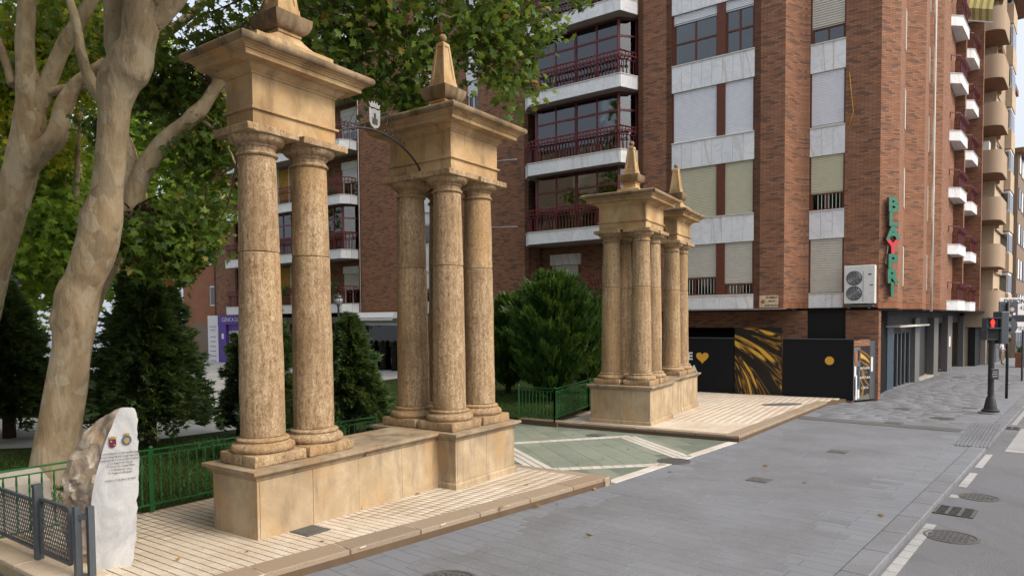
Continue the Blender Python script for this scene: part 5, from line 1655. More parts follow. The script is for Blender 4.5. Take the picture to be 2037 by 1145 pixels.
# still farther blocks
for (t0, t1, yo, z1, m_, lab, fl) in ((31.5, 44, .2, 20.5, 'tan_pale', 'pale block with dark framed windows beyond the tan balconies', 6), (44.5, 62, .6, 16.0, 'brown_far', 'brown street block at the right edge far down the street', 5), (63, 95, 1.2, 19.0, 'terracotta', 'reddish street block farthest away at the right edge', 6)):
    M_ = frame(Pc + st*t0, math.degrees(atan2(-st.y, -st.x)))
    T_ = thing('street_block', lab, 'building', M_, 'far buildings down the street')
    b = MB(); b.box(-(t1-t0), 0, -9, yo, -3, z1); b.build('wall', MAT[m_], T_, M_)
    b = MB(); b.box(-(t1-t0), .25, -9, yo+.35, z1, z1+.4); b.build('roof', MAT['tan_soffit'], T_, M_)
    n = int((t1-t0)/2.6)
    for k in range(fl):
        z = 2.6+2.95*k
        for i in range(n):
            x = -1.2-2.6*i
            b = MB(); b.box(x-.75, x+.75, yo, yo+.05, z, z+1.75); wv = b.build('window', MAT['grey_metal'], T_, M_)
            for q in (-.36, .36):
                b = MB(); b.box(x+q-.33, x+q+.33, yo+.05, yo+.06, z+.06, z+1.69); b.build('pane', MAT['white' if (i+k) % 3 else 'glass'], wv, M_)
        b = MB(); b.box(0, .05, -3.2, -.8, z, z+1.6); wv = b.build('window', MAT['grey_metal'], T_, M_)
        b = MB(); b.box(.05, .06, -3.1, -.9, z+.06, z+1.5); b.build('pane', MAT['glass'], wv, M_)
    for i in range(n):
        x = -1.2-2.6*i
        b = MB(); b.box(x-1.1, x+1.1, yo, yo+.04, -2.6, 1.4); b.build('shopfront', MAT['shopglass'], T_, M_)
# ------------------------------------------------------------------ trees
from mathutils import noise as MN
def limb_mesh(b, pts, rads, seg=18, n=7, amp=.10, seed=0, cap=(True, True), lumps=()):
    """organic limb: catmull spine, uneven round section, swellings at lumps (t, angle, size, width)"""
    P = catmull(pts, n)
    R = []
    for i in range(len(rads)-1):
        for k in range(n): 
            t = k/n; t = t*t*(3-2*t); R.append(rads[i]*(1-t)+rads[i+1]*t)
    R.append(rads[-1])
    t0 = (P[1]-P[0]).normalized(); up = Vector((0, 1, 0)); x = t0.cross(up).normalized(); L = []
    for i, p in enumerate(P):
        t = (P[min(i+1, len(P)-1)]-P[max(i-1, 0)]).normalized()
        x = (x - t*x.dot(t)).normalized(); y = t.cross(x); ring = []
        for k in range(seg):
            a = 2*pi*k/seg; d = x*cos(a)+y*sin(a)
            q = p + d*R[i]
            r = R[i]*(1 + amp*MN.noise(q*1.6+Vector((seed, 0, 0))) + amp*.45*MN.noise(q*4.5+Vector((0, seed, 0))))
            for (tt, aa, sz, wd) in lumps:
                da = abs((a-aa+pi) % (2*pi) - pi); dt = (i/n-tt)
                r += sz*math.exp(-(da/.75)**2-(dt/wd)**2)
            ring.append(p + d*r)
        L.append(ring)
    b.loops(L, cap)
# leaf outline: five pointed lobes, folded a little along the midrib
LEAF2 = [(0, -.30), (.16, -.12), (.48, -.22), (.30, .06), (.52, .26), (.20, .26), (0, .62), (-.20, .26), (-.52, .26), (-.30, .06), (-.48, -.22), (-.16, -.12)]
def leaves(centers, size, lo=.7, hi=1.3, droop=.5, rg=rng, facing=None):
    """palmate leaves (fan of quads) at the given points -> V, F"""
    n = len(centers)
    C = np.asarray(centers, float)
    nrm = rg.normal(size=(n, 3)); nrm[:, 2] = np.abs(nrm[:, 2])*1.0+.25
    if facing is not None: nrm += np.asarray(facing)*.5
    nrm /= np.linalg.norm(nrm, axis=1)[:, None]
    tip = rg.normal(size=(n, 3)); tip[:, 2] -= droop*1.6
    tip -= nrm*(tip*nrm).sum(1)[:, None]; tip /= np.linalg.norm(tip, axis=1)[:, None]
    sid = np.cross(tip, nrm)
    s = size*rg.uniform(lo, hi, n)
    P = np.array(LEAF2)
    k = len(P)
    V = np.zeros((n, k+1, 3))
    V[:, 0] = C
    for i, (x, y) in enumerate(P):
        V[:, i+1] = C + (sid*(x) + tip*(y) - nrm*(abs(x)*.28+max(0, y)*.15))*s[:, None]
    V = V.reshape(-1, 3)
    b0 = (np.arange(n)*(k+1))[:, None]
    quads = []
    for i in range(0, k, 2):
        quads.append(np.stack([b0[:, 0], b0[:, 0]+1+i, b0[:, 0]+1+(i+1) % k, b0[:, 0]+1+(i+2) % k], 1))
    F = np.concatenate(quads)
    return V, F
def twig_paths(root, tip, sub, rg, sag=.2):
    pass
def blob_points(blobs, n, rg=rng):
    """clumped points in ellipsoids (cx,cy,cz,rx,ry,rz,weight)"""
    B = np.array(blobs, float)
    w = B[:, 6]/B[:, 6].sum()
    out = []
    for bi, m_ in enumerate(rg.multinomial(n, w)):
        if m_ == 0: continue
        c = B[bi, :3]; r = B[bi, 3:6]
        nc = max(3, m_//22)                       # sprigs
        q = rg.normal(size=(nc, 3)); q /= np.linalg.norm(q, axis=1)[:, None]
        q *= rg.uniform(.25, 1, nc)[:, None]**.45
        cl = c+q*r
        idx = rg.integers(nc, size=m_)
        sz = np.minimum(.34, r.min()*.5)
        out.append(cl[idx] + rg.normal(size=(m_, 3))*sz*np.array([1, 1, .75]))
    return np.concatenate(out)
def twigs_mesh(b, anchors, pts, n, rg, r0=.012):
    """thin twigs from limb anchors to leaf points"""
    A = np.array(anchors, float)
    for i in range(n):
        p = pts[rg.integers(len(pts))]
        d = np.linalg.norm(A-p, axis=1); a = A[np.argmin(d)]
        L = np.linalg.norm(p-a)
        if L > 4 or L < .2: continue
        m1 = a+(p-a)*.5+rg.normal(size=3)*L*.10+np.array([0, 0, .10*L])
        b.tube(catmull([a, m1, p], 3), [max(.012, r0*min(3, L)), .010+.008*L/2]+[.010]*2+[.007]*2+[.005], 5) if False else b.tube(catmull([a, m1, p], 3), [r0*min(2.5, .6+L)*(1-.8*k/6) for k in range(7)], 5)
def px(u, v, y): return AT(u, v, y)
def prad(w, y): return w/2/F_PX*y

# --- the big pale plane tree beside the boulder
YT = 10.55
t1 = thing('plane_tree', 'big pale plane tree with knobbly trunk rising beside the inscribed white boulder', 'tree', Matrix.Translation(G(98, 962, .13)), 'plane trees')
tr = MB()
spine = [(94, 985, 122), (104, 930, 108), (126, 805, 98), (142, 700, 92), (150, 634, 104), (153, 590, 104), (168, 555, 92), (190, 500, 100), (203, 440, 98), (214, 372, 76), (222, 293, 72), (227, 222, 76), (236, 165, 100), (262, 118, 108), (276, 80, 84), (285, 20, 92), (305, -60, 84), (330, -170, 66)]
limb_mesh(tr, [px(u, v, YT) for u, v, w_ in spine], [prad(w_*.74, YT) for u, v, w_ in spine], 22, 6, .045, 3, lumps=[(3.9, .4, .05, .35), (12.6, 2.6, .10, .4), (13.0, -.7, .07, .35), (12.5, 4.4, .07, .3), (8.1, 0.0, .06, .4), (4.6, -1.3, .05, .25)])
limb_mesh(tr, [px(u, v, YT+.25) for u, v in ((262, 130), (235, 100), (228, 30), (226, -60), (232, -160))], [prad(w_, YT) for w_ in (60, 46, 38, 36, 30)], 14, 6, .07, 5)
limb_mesh(tr, [px(u, v, YT+.05) for u, v in ((300, 40), (345, 0), (400, -80), (470, -180))], [prad(w_, YT) for w_ in (50, 40, 32, 26)], 14, 6, .07, 6)
limb_mesh(tr, [px(300, 20, YT), px(420, -120, YT+1), px(640, -190, YT+2.5), px(820, -150, YT+3.4)], [.24, .19, .13, .07], 12, 6, .08, 7)
limb_mesh(tr, [px(640, -190, YT+2.5), px(760, -60, YT+2.6), px(860, 20, YT+2.8), px(960, 60, YT+3.0)], [.10, .06, .04, .02], 8, 6, .08, 8)
limb_mesh(tr, [px(700, -180, YT+2.8), px(880, -140, YT+3.2), px(1010, -60, YT+3.3), px(1070, 40, YT+3.4)], [.09, .06, .035, .015], 8, 6, .08, 9)
tr.build('trunk', MAT['bark'], t1, Matrix.Identity(4), smooth=True)
CR = [(600, 60, 13.0, 95, 65, .8, 1.2), (680, 120, 13.2, 80, 60, .8, 1.2), (760, 90, 13.4, 95, 75, .8, 1.6), (830, 150, 13.4, 85, 55, .7, 1.2), (770, 190, 13.2, 65, 38, .6, .8), (900, 60, 13.6, 110, 65, .9, 1.6), (990, 50, 13.8, 80, 70, .8, 1.2), (1020, 150, 13.8, 48, 62, .5, .7), (1000, 100, 13.9, 60, 50, .6, .7), (700, 20, 13.4, 140, 50, 1.0, 1.4), (860, -60, 14, 240, 60, 1.2, 2.0), (600, -60, 13.5, 200, 70, 1.2, 1.6), (1060, 30, 13.9, 52, 55, .5, .6), (1120, 0, 13.9, 45, 22, .4, .25), (560, 10, 12.6, 60, 60, .7, .6), (440, 30, 13.5, 80, 50, .8, .5), (640, 150, 13.1, 45, 45, .5, .4)]
def pxblobs(L):
    out = []
    for u, v, y, ru, rv, ry, w_ in L:
        c = AT(u, v, y); out.append((c.x, c.y, c.z, ru/F_PX*y, ry, rv/F_PX*y, w_))
    return out
pts = blob_points(pxblobs(CR), 6000)
V, F = leaves(pts, .175)
place('crown', fastmesh('crown', V, F, MAT['leaf']), t1, Matrix.Identity(4))
tw = MB(); anch = [tuple(px(u, v, y)) for u, v, y in ((600, -160, 12.8), (700, -120, 13.2), (640, -60, 13), (760, -60, 13.15), (860, 20, 13.35), (960, 60, 13.55), (880, -140, 13.7), (1010, -60, 13.85), (1070, 40, 13.95), (800, 60, 13.3), (700, 40, 13.1))]
twigs_mesh(tw, anch, pts, 110, rng)
tw.build('twig', MAT['bark_dark'], t1, Matrix.Identity(4), kind='stuff')

# --- second stem: a grey plane tree leaning right behind the first
t2 = thing('plane_tree', 'grey plane tree leaning right, its limb passing behind the nearest pylon', 'tree', Matrix.Translation(G(190, 880, .13)), 'plane trees')
b = MB(); Y2 = 12.6
limb_mesh(b, [px(u, v, Y2) for u, v in ((118, 930), (140, 800), (155, 690), (180, 590), (222, 505), (256, 425), (280, 350), (330, 278), (388, 232), (428, 176), (470, 112), (512, 50), (545, -20), (590, -120))], [prad(w_*.76, Y2) for w_ in (84, 72, 66, 62, 56, 50, 48, 42, 36, 29, 27, 26, 25, 20)], 16, 6, .07, 11, lumps=[(8.0, 1.0, .05, .3), (6.2, 2.5, .04, .4)])
limb_mesh(b, [px(u, v, Y2+.1) for u, v in ((270, 400), (250, 300), (215, 215), (190, 180), (165, 120), (150, 40), (120, -60))], [prad(w_, Y2) for w_ in (40, 34, 28, 24, 20, 16, 9)], 12, 6, .07, 12)
limb_mesh(b, [px(u, v, Y2+.1) for u, v in ((388, 232), (440, 270), (470, 330))], [.05, .03, .015], 8, 6, .08, 13)
b.build('trunk', MAT['bark'], t2, Matrix.Identity(4), smooth=True)
CR2 = [(300, 470, 12.0, 85, 35, .5, .7), (360, 500, 11.8, 65, 45, .5, .8), (250, 490, 11.4, 45, 14, .25, .25), (330, 540, 12.0, 60, 22, .4, .35), (390, 440, 12.4, 50, 55, .5, .6), (410, 340, 12.8, 42, 70, .5, .8), (400, 290, 13.2, 50, 40, .6, .6), (350, 170, 13.6, 60, 50, .7, .8), (320, 110, 13.4, 45, 50, .7, .6), (420, 100, 13.6, 50, 50, .7, .7), (380, 230, 13.4, 60, 30, .6, .4), (300, 200, 13.8, 50, 70, .7, .7), (190, 260, 13, 25, 40, .3, .25), (430, 250, 13.2, 35, 50, .5, .5)]
pts = blob_points(pxblobs(CR2), 5200)
V, F = leaves(pts, .165)
place('crown', fastmesh('crown', V, F, MAT['leaf']), t2, Matrix.Identity(4))
tw = MB(); twigs_mesh(tw, [tuple(px(u, v, Y2)) for u, v in ((262, 420), (330, 278), (388, 232), (428, 176), (215, 215), (470, 330), (470, 112))], pts, 70, rng)
tw.build('twig', MAT['bark_dark'], t2, Matrix.Identity(4), kind='stuff')

# --- third: the forked plane tree at the left edge
t3 = thing('plane_tree', 'forked grey plane tree leaning in from the left edge of the picture', 'tree', Matrix.Translation(G(-90, 830, .13)), 'plane trees')
b = MB(); Y3 = 14.0
limb_mesh(b, [px(u, v, Y3) for u, v in ((-75, 840), (-62, 720), (-40, 600), (-12, 500), (22, 400), (46, 320), (58, 250), (60, 190), (50, 110), (53, 20), (60, -80), (66, -180))], [prad(w_*.76, Y3) for w_ in (120, 104, 98, 92, 84, 78, 74, 62, 44, 40, 36, 28)], 18, 6, .07, 21)
limb_mesh(b, [px(u, v, Y3) for u, v in ((52, 290), (66, 235), (92, 172), (127, 90), (165, 30), (200, -30), (250, -120))], [prad(w_*.74, Y3) for w_ in (30, 44, 42, 38, 32, 28, 22)], 14, 6, .07, 22)
limb_mesh(b, [px(u, v, Y3-.05) for u, v in ((24, 385), (72, 312), (112, 272), (126, 215), (150, 170), (190, 140), (235, 112), (310, 80), (360, 45), (405, 5), (450, -50))], [prad(w_*.74, Y3) for w_ in (40, 56, 54, 44, 34, 30, 26, 24, 22, 20, 17)], 14, 6, .08, 23)
limb_mesh(b, [px(u, v, Y3) for u, v in ((28, 170), (14, 130), (0, 90), (-20, 40))], [prad(w_, Y3) for w_ in (22, 16, 14, 10)], 8, 5, .08, 24)
limb_mesh(b, [px(u, v, Y3) for u, v in ((80, 190), (120, 178), (160, 172), (215, 185))], [prad(w_, Y3) for w_ in (20, 17, 14, 10)], 8, 5, .08, 25)
b.build('trunk', MAT['bark'], t3, Matrix.Identity(4), smooth=True)
CR3 = [(20, 20, 14.5, 60, 60, .8, .8), (110, 20, 15, 60, 60, .9, .6), (180, 60, 15.5, 45, 45, .8, .5), (0, 120, 15, 30, 40, .6, .4), (150, 110, 15.5, 40, 40, .6, .3), (240, 20, 15, 60, 50, .8, .4), (320, 10, 15, 60, 30, .8, .3), (100, -70, 15, 220, 50, 1.5, 1.4)]
pts = blob_points(pxblobs(CR3), 800)
V, F = leaves(pts, .18)
place('crown', fastmesh('crown', V, F, MAT['leaf']), t3, Matrix.Identity(4))

# --- plane trees of the avenue behind
def bg_tree(u, ybase, Y, w, lab, blobs, nleaf, mat, size=.26, seed=1, fork=True, lean=0):
    g = AT(u, 640, Y); base = Vector((g.x, g.y, park_z(g.x, g.y)))
    t = thing('plane_tree', lab, 'tree', Matrix.Translation(base), 'plane trees')
    b = MB(); r = prad(w, Y)
    H = 6.0
    limb_mesh(b, [base+Vector((0, 0, -.2)), base+Vector((lean*.3, 0, 1.6)), base+Vector((lean*.8, .1, 3.4)), base+Vector((lean*1.3, .1, H)), base+Vector((lean*2, 0, H+3.5))], [r*1.2, r, r*.9, r*.75, r*.4], 10, 5, .08, seed)
    for k in range(5):
        a = seed+k*1.9; q = base+Vector((lean*.9, .1, 3.2+.7*k)); e = Vector((cos(a), sin(a), 1.0))
        limb_mesh(b, [q, q+e*1.1, q+e*2.3+Vector((0, 0, .5)), q+e*3.4+Vector((0, 0, .4))], [r*.5, r*.42, r*.3, r*.12], 8, 5, .08, seed+k)
    b.build('trunk', MAT['bark'], t, Matrix.Identity(4), smooth=True)
    rg = np.random.default_rng(seed)
    pts = blob_points(pxblobs(blobs), nleaf, rg)
    V, F = leaves(pts, size, rg=rg)
    place('crown', fastmesh('crown', V, F, MAT[mat]), t, Matrix.Identity(4))
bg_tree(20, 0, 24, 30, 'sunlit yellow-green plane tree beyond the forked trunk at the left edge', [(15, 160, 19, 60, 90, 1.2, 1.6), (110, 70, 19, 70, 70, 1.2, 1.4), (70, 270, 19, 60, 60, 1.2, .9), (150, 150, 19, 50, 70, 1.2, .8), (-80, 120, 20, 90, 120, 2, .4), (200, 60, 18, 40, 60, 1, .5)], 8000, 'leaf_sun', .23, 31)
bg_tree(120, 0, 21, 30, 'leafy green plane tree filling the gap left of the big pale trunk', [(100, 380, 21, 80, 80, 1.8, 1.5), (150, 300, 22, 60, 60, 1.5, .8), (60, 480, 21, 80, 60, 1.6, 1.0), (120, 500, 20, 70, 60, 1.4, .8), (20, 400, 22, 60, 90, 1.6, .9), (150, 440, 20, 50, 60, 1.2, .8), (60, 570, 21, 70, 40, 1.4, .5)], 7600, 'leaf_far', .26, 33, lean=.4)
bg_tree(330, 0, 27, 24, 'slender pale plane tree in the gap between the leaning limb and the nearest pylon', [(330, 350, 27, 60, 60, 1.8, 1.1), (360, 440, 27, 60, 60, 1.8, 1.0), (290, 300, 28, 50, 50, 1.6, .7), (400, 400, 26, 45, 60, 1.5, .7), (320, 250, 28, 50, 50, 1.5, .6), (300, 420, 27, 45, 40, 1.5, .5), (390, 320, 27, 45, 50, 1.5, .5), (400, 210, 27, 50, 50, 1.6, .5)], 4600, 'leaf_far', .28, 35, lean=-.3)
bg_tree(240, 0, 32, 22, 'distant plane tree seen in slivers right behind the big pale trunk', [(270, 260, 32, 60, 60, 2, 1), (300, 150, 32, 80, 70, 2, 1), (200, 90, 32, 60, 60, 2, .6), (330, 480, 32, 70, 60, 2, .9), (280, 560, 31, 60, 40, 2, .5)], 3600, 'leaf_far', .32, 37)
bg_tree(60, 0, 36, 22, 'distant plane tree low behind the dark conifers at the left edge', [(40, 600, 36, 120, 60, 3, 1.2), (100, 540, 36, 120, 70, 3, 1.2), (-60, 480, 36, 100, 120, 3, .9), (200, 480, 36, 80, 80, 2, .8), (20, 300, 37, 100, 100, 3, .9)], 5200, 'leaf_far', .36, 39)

# --- conifers: sprays of narrow fronds on drooping branches
def conifer(base, H, R, lab, n, mat, seed, flame=False, shape=.8, skirt=.12, size=.22, group='dark conifers behind the gateway'):
    base = Vector(base)
    t = thing('conifer', lab, 'conifer', Matrix.Translation(base), group)
    b = MB(); b.tube([base+Vector((0, 0, -.1)), base+Vector((.03, 0, H*.5)), base+Vector((0, 0, H*.95))], [R*.07+.03, R*.05+.02, .012], 8); b.build('trunk', MAT['bark_dark'], t, Matrix.Identity(4), smooth=True)
    rg = np.random.default_rng(seed)
    nb = max(60, n//70)
    hs = rg.uniform(skirt, 1.0, nb)**.9
    V = []; F = []
    per = n//nb
    for h in hs:
        a = rg.uniform(0, 2*pi)
        rr = R*((1-h)**shape)*(1-.35*max(0, (.18-h)/.18))*rg.uniform(.55, 1.18)+.06
        z0 = H*h
        rise = (.9 if flame else .10)*rr*rg.uniform(.6, 1.2); sag = (.0 if flame else .28)*rr
        k = per
        tt = rg.uniform(.06, 1, k)**.75
        side = rg.normal(size=k)*rr*.22*(1.15-tt)
        cx, sx = cos(a), sin(a)
        P = np.stack([cx*rr*tt - sx*side, sx*rr*tt + cx*side, z0 + rise*tt - sag*tt*tt + rg.normal(size=k)*.05], 1)
        if flame: P[:, 2] += np.abs(side)*.1
        outd = np.stack([cx*np.ones(k) - sx*side/rr*1.6, sx*np.ones(k) + cx*side/rr*1.6, (1.5 if flame else .12)+rg.normal(size=k)*.30], 1)
        outd /= np.linalg.norm(outd, axis=1)[:, None]
        wv = np.cross(outd, rg.normal(size=(k, 3))+np.array([0, 0, 1.0])); wv /= np.linalg.norm(wv, axis=1)[:, None]
        s = size*rg.uniform(.6, 1.35, k)
        b0 = len(V)
        for i in range(k):
            p, o_, w_, s_ = P[i], outd[i], wv[i], s[i]
            c0 = len(V)
            V += [p-o_*s_*.35, p+w_*s_*.17+o_*s_*.05, p+o_*s_*.8, p-w_*s_*.17+o_*s_*.05]
            F.append((c0, c0+1, c0+2, c0+3))
            # two side needles
            V += [p, p+w_*s_*.42+o_*s_*.40, p+o_*s_*.22, p-w_*s_*.42+o_*s_*.40]
            F.append((c0+4, c0+5, c0+6, c0+7))
    V = np.array(V)+np.array(base)
    place('crown', fastmesh('crown', V, F, MAT[mat]), t, Matrix.Identity(4))
def cbase(u, Y): 
    q = AT(u, 640, Y); return (q.x, q.y, park_z(q.x, q.y))
conifer(cbase(292, 14.0), 4.15, 1.55, 'broad dark conifer right behind the inscribed white boulder', 30000, 'conifer', 51, size=.19, shape=.72)
conifer(cbase(10, 15.5), 3.6, 1.55, 'dark conifer at the left edge behind the big pale trunk', 18000, 'conifer', 52, size=.20, shape=.72)
conifer(cbase(545, 14.6), 2.9, .85, 'dark conifer glimpsed between the two nearest columns', 11000, 'conifer', 53, size=.17)
conifer(cbase(695, 15.2), 2.75, 1.25, 'spreading dark conifer between the second near column and the four column pylon', 17000, 'conifer', 54, size=.19)
conifer(cbase(470, 15.4), 2.3, .6, 'small dark conifer left of the nearest column', 5500, 'conifer', 55, size=.17)
conifer(cbase(1100, 22.0), 3.9, 1.75, 'dense bright green cypress behind the green railing corner', 22000, 'conifer_b', 56, flame=True, shape=.58, size=.34, skirt=.02)
conifer(cbase(1010, 24.5), 3.3, 1.25, 'green cypress beside the four column pylon', 11000, 'conifer_b', 57, flame=True, shape=.48, size=.34, skirt=.02)
conifer(cbase(1170, 24.0), 3.2, 1.2, 'green cypress half hidden behind the far pylon columns', 6000, 'conifer_b', 58, flame=True, shape=.48, size=.34, skirt=.02)

# --- grass
def grass(poly, n, name='grass', h=.07):
    xs = [p[0] for p in poly]; ys = [p[1] for p in poly]; V = []; F = []
    c = 0
    while c < n:
        x, y = rng.uniform(min(xs), max(xs)), rng.uniform(min(ys), max(ys))
        if not inside((x, y), poly): continue
        a = rng.uniform(0, 2*pi); hh = h*rng.uniform(.5, 1.4); l = rng.normal(size=2)*hh*.5; z = park_z(x, y)+.005; b0 = len(V)
        V += [(x-cos(a)*.008, y-sin(a)*.008, z), (x+cos(a)*.008, y+sin(a)*.008, z), (x+l[0], y+l[1], z+hh)]; F.append((b0, b0+1, b0+2)); c += 1
    o = place(name, fastmesh(name, V, F, MAT['grass']), None, Matrix.Identity(4), 'stuff')
    return o
g1 = grass([(-9.5, 9.6), (-5.0, 8.95), off((-4.95, 8.9), (d1, 4.3)), (-4.2, 16), (-8, 15), (-11, 13)], 26000)
g1['label'] = 'short green lawn behind the near railing'; g1['category'] = 'grass'
g2 = grass([(.05, 18.5), (1.05, 17.7), (2.2, 20.3), (3.4, 24), (-2.5, 25), (-1.6, 20.6)], 14000)
g2['label'] = 'short green lawn inside the far green railing'; g2['category'] = 'grass'
# spiky low plants along the near railing
def tuft(p, lab, n=70, h=.35):
    t = thing('border_plant', lab, 'plant', Matrix.Translation(p), 'spiky plants by the near railing')
    V = []; F = []
    for i in range(n):
        a = rng.uniform(0, 2*pi); r = rng.uniform(0, .08); l = h*rng.uniform(.6, 1.2); o_ = rng.uniform(.3, .9)
        b0 = np.array(p)+np.array([cos(a)*r, sin(a)*r, 0]); m1 = b0+np.array([cos(a)*l*o_*.4, sin(a)*l*o_*.4, l*.7]); e = b0+np.array([cos(a)*l*o_, sin(a)*l*o_, l*.85*(1-.3*o_)])
        w_ = np.array([-sin(a), cos(a), 0])*.008; c0 = len(V)
        V += [b0-w_, b0+w_, m1+w_, m1-w_]; F.append((c0, c0+1, c0+2, c0+3)); V += [m1-w_, m1+w_, e, e]; F.append((c0+4, c0+5, c0+6, c0+7))
    place('blade', fastmesh('blade', V, F, MAT['plant']), t, Matrix.Identity(4))
for i, (u_, Y_) in enumerate(((395, 12.6), (430, 12.9), (452, 12.4))):
    q = AT(u_, 640, Y_); tuft((q.x, q.y, park_z(q.x, q.y)), ('spiky border plant by the path, leftmost of the three', 'spiky border plant by the path, middle of the three', 'spiky border plant half hidden behind the nearest pedestal')[i], 90, .45)
# ------------------------------------------------------------------ what stands behind the viewer: it shades the scene and shows in the window panes
BB = thing('beige_block', 'beige apartment block across the park, seen only as a reflection in the window panes', 'building', frame((-44, -12, 0), -60))
MBB = frame((-44, -12, 0), -60)
b = MB(); b.box(-26, 26, -8, 0, -1, 25); b.build('wall', MAT['tan_pale'], BB, MBB)
for k in range(5):
    for i in range(13):
        b = MB(); b.box(-24+i*3.9, -22.4+i*3.9, 0, .06, 3+3*k, 4.7+3*k); b.build('window', MAT['grey_metal'], BB, MBB)
# unseen boughs of the big tree, extended over the viewer to shade the gateway
bt = MB()
limb_mesh(bt, [px(330, -170, YT), Vector((-5.0, 9.4, 9.0)), Vector((-4.5, 7.6, 10.4)), Vector((-3.6, 5.4, 11.2))], [.30, .22, .14, .06], 10, 6, .08, 41)
limb_mesh(bt, [px(330, -170, YT), Vector((-6.6, 9.0, 9.2)), Vector((-8.6, 7.0, 10.6)), Vector((-10.5, 4.5, 11.2))], [.28, .2, .13, .05], 10, 6, .08, 42)
bt.build('bough', MAT['bark'], t1, Matrix.Identity(4), smooth=True)
up = [(-5, 8, 10.2, 2.6, 2.4, 1.3, 1.5), (-2.5, 9.5, 10.4, 2.2, 2.2, 1.2, 1.2), (-8.5, 6, 10.6, 2.8, 2.6, 1.5, 1.5), (-4, 5, 11, 2.4, 2.2, 1.4, 1.2), (-10.5, 3, 10.5, 2.8, 2.6, 2.0, 1.4), (-1, 12.5, 10.6, 2.4, 2.2, 1.3, 1.0), (-7, 11, 11, 3, 3, 1.6, 1.2)]
rg_ = np.random.default_rng(77)
up += [(-3.5, 2.5, 10.8, 2.6, 2.4, 1.4, 1.4), (-7, 0, 10.5, 3.0, 2.6, 1.8, 1.4), (-3, 6.5, 9.6, 2.0, 1.8, 1.0, 1.2)]
up += [(-3, 3.5, 7.9, 2.2, 2.0, .9, 1.5), (-5.5, 2.5, 7.8, 2.4, 2.2, 1.0, 1.5), (-2.2, .2, 8.2, 2.4, 2.4, 1.1, 1.3), (-6, -1, 8.2, 2.6, 2.4, 1.1, 1.3), (-8.5, 4, 8.6, 2.4, 2.2, 1.0, 1.3), (-9, .5, 7.5, 2.5, 2.5, 1.5, 1.2)]  # unseen low clumps added to keep sky light off the stone's left faces
V, F = leaves(blob_points(up, 24000, rg_), .28, rg=rg_)
place('upper_crown', fastmesh('upper_crown', V, F, MAT['leaf']), t1, Matrix.Identity(4))
# upper crowns of the leaning trees, above the picture: they darken the panes of the block opposite
for tt_, bl_, n_ in ((t2, [(-6.5, 14.5, 13.5, 2.8, 2.6, 2.2, 1), (-3.5, 16.5, 13.2, 2.6, 2.4, 1.8, 1), (-8.5, 15.5, 15.5, 3, 3, 2.2, 1)], 3600), (t3, [(-12, 13.5, 13.5, 3, 2.8, 2.4, 1), (-15, 16, 15, 3, 3, 2.6, 1), (-11, 17, 16, 3, 3, 2.4, 1)], 3600)):
    V, F = leaves(blob_points(bl_, n_, rg_), .34, rg=rg_); place('upper_crown', fastmesh('upper_crown', V, F, MAT['leaf_far']), tt_, Matrix.Identity(4))
for i, (x, y, lab) in enumerate(((-15, 3.5, 'plane tree behind the viewer nearest the retaining wall, seen only reflected'), (-21, 8.5, 'plane tree behind the viewer farther back, seen only reflected'))):
    base = Vector((x, y, .1)); t = thing('plane_tree', lab, 'tree', Matrix.Translation(base), 'plane trees')
    b = MB(); limb_mesh(b, [base, base+Vector((.2, 0, 3)), base+Vector((.4, .2, 6)), base+Vector((.3, .1, 9.5))], [.5, .4, .3, .1], 10, 5, .08, 60+i); b.build('trunk', MAT['bark'], t, Matrix.Identity(4), smooth=True)
    bl = [(x+2.4*cos(a), y+2.4*sin(a), 9+3.2*(k % 4), 3.0, 3.0, 2.2, 1) for k, a in enumerate([k*.9 for k in range(10)])]
    V, F = leaves(blob_points(bl, 4200, rg_), .42, rg=rg_); place('crown', fastmesh('crown', V, F, MAT['leaf']), t, Matrix.Identity(4))
# ------------------------------------------------------------------ inscribed boulder
fl0 = G(188, 1135, .13)
BH = 57.0; bd = hd(BH); bdv = bd.to_3d()
MBo = frame((fl0.x, fl0.y, fl0.z), math.degrees(atan2(-bdv.y, -bdv.x)))     # x to the viewer's left, y towards the viewer
def on_face(u, v):
    n_ = Vector((cos(radians(BH)), -sin(radians(BH)), 0)); r = ray(u, v)
    p = CAM_P + r*((fl0-CAM_P).dot(n_)/r.dot(n_)); q = MBo.inverted() @ p; return q
ST = thing('inscribed_boulder', 'upright white marble boulder with inscription and two painted crests, rough brown on one side', 'boulder', MBo)
prof = [(1145, 190, 258), (1128, 190, 262), (1100, 187, 268), (1070, 186, 271), (1040, 183, 272), (1010, 181, 275), (985, 183, 273), (960, 188, 274), (935, 194, 276), (910, 201, 276), (885, 208, 275), (862, 215, 275), (840, 225, 273), (824, 232, 271), (813, 237, 268), (810, 242, 262)]
sidew = [.31, .31, .31, .32, .32, .33, .33, .34, .35, .35, .34, .31, .25, .17, .09, .05]
levels = []
for (v, ul, ur), sw in zip(prof, sidew):
    a = on_face(ul, v); c = on_face(ur, v)
    z = (a.z+c.z)/2
    ring = []
    nf = 12
    for k in range(nf+1):
        t = k/nf; ring.append([c.x+(a.x-c.x)*t, 0, c.z+(a.z-c.z)*t, 0])
    for k in range(1, 10):                                    # rough flank going back and to the left
        t = k/9; ring.append([a.x+sw*(.80*t), -sw*(.95*t), a.z-.05*t, 1])
    for k in range(1, 12):
        t = k/12; ring.append([a.x+sw*.80+(c.x-.0-(a.x+sw*.80))*t, -sw*.95-.12*sin(pi*t)*1.0*(1-t*.4) + sw*.9*t, a.z-.05*(1-t), 1])
    levels.append(ring)
fine = []
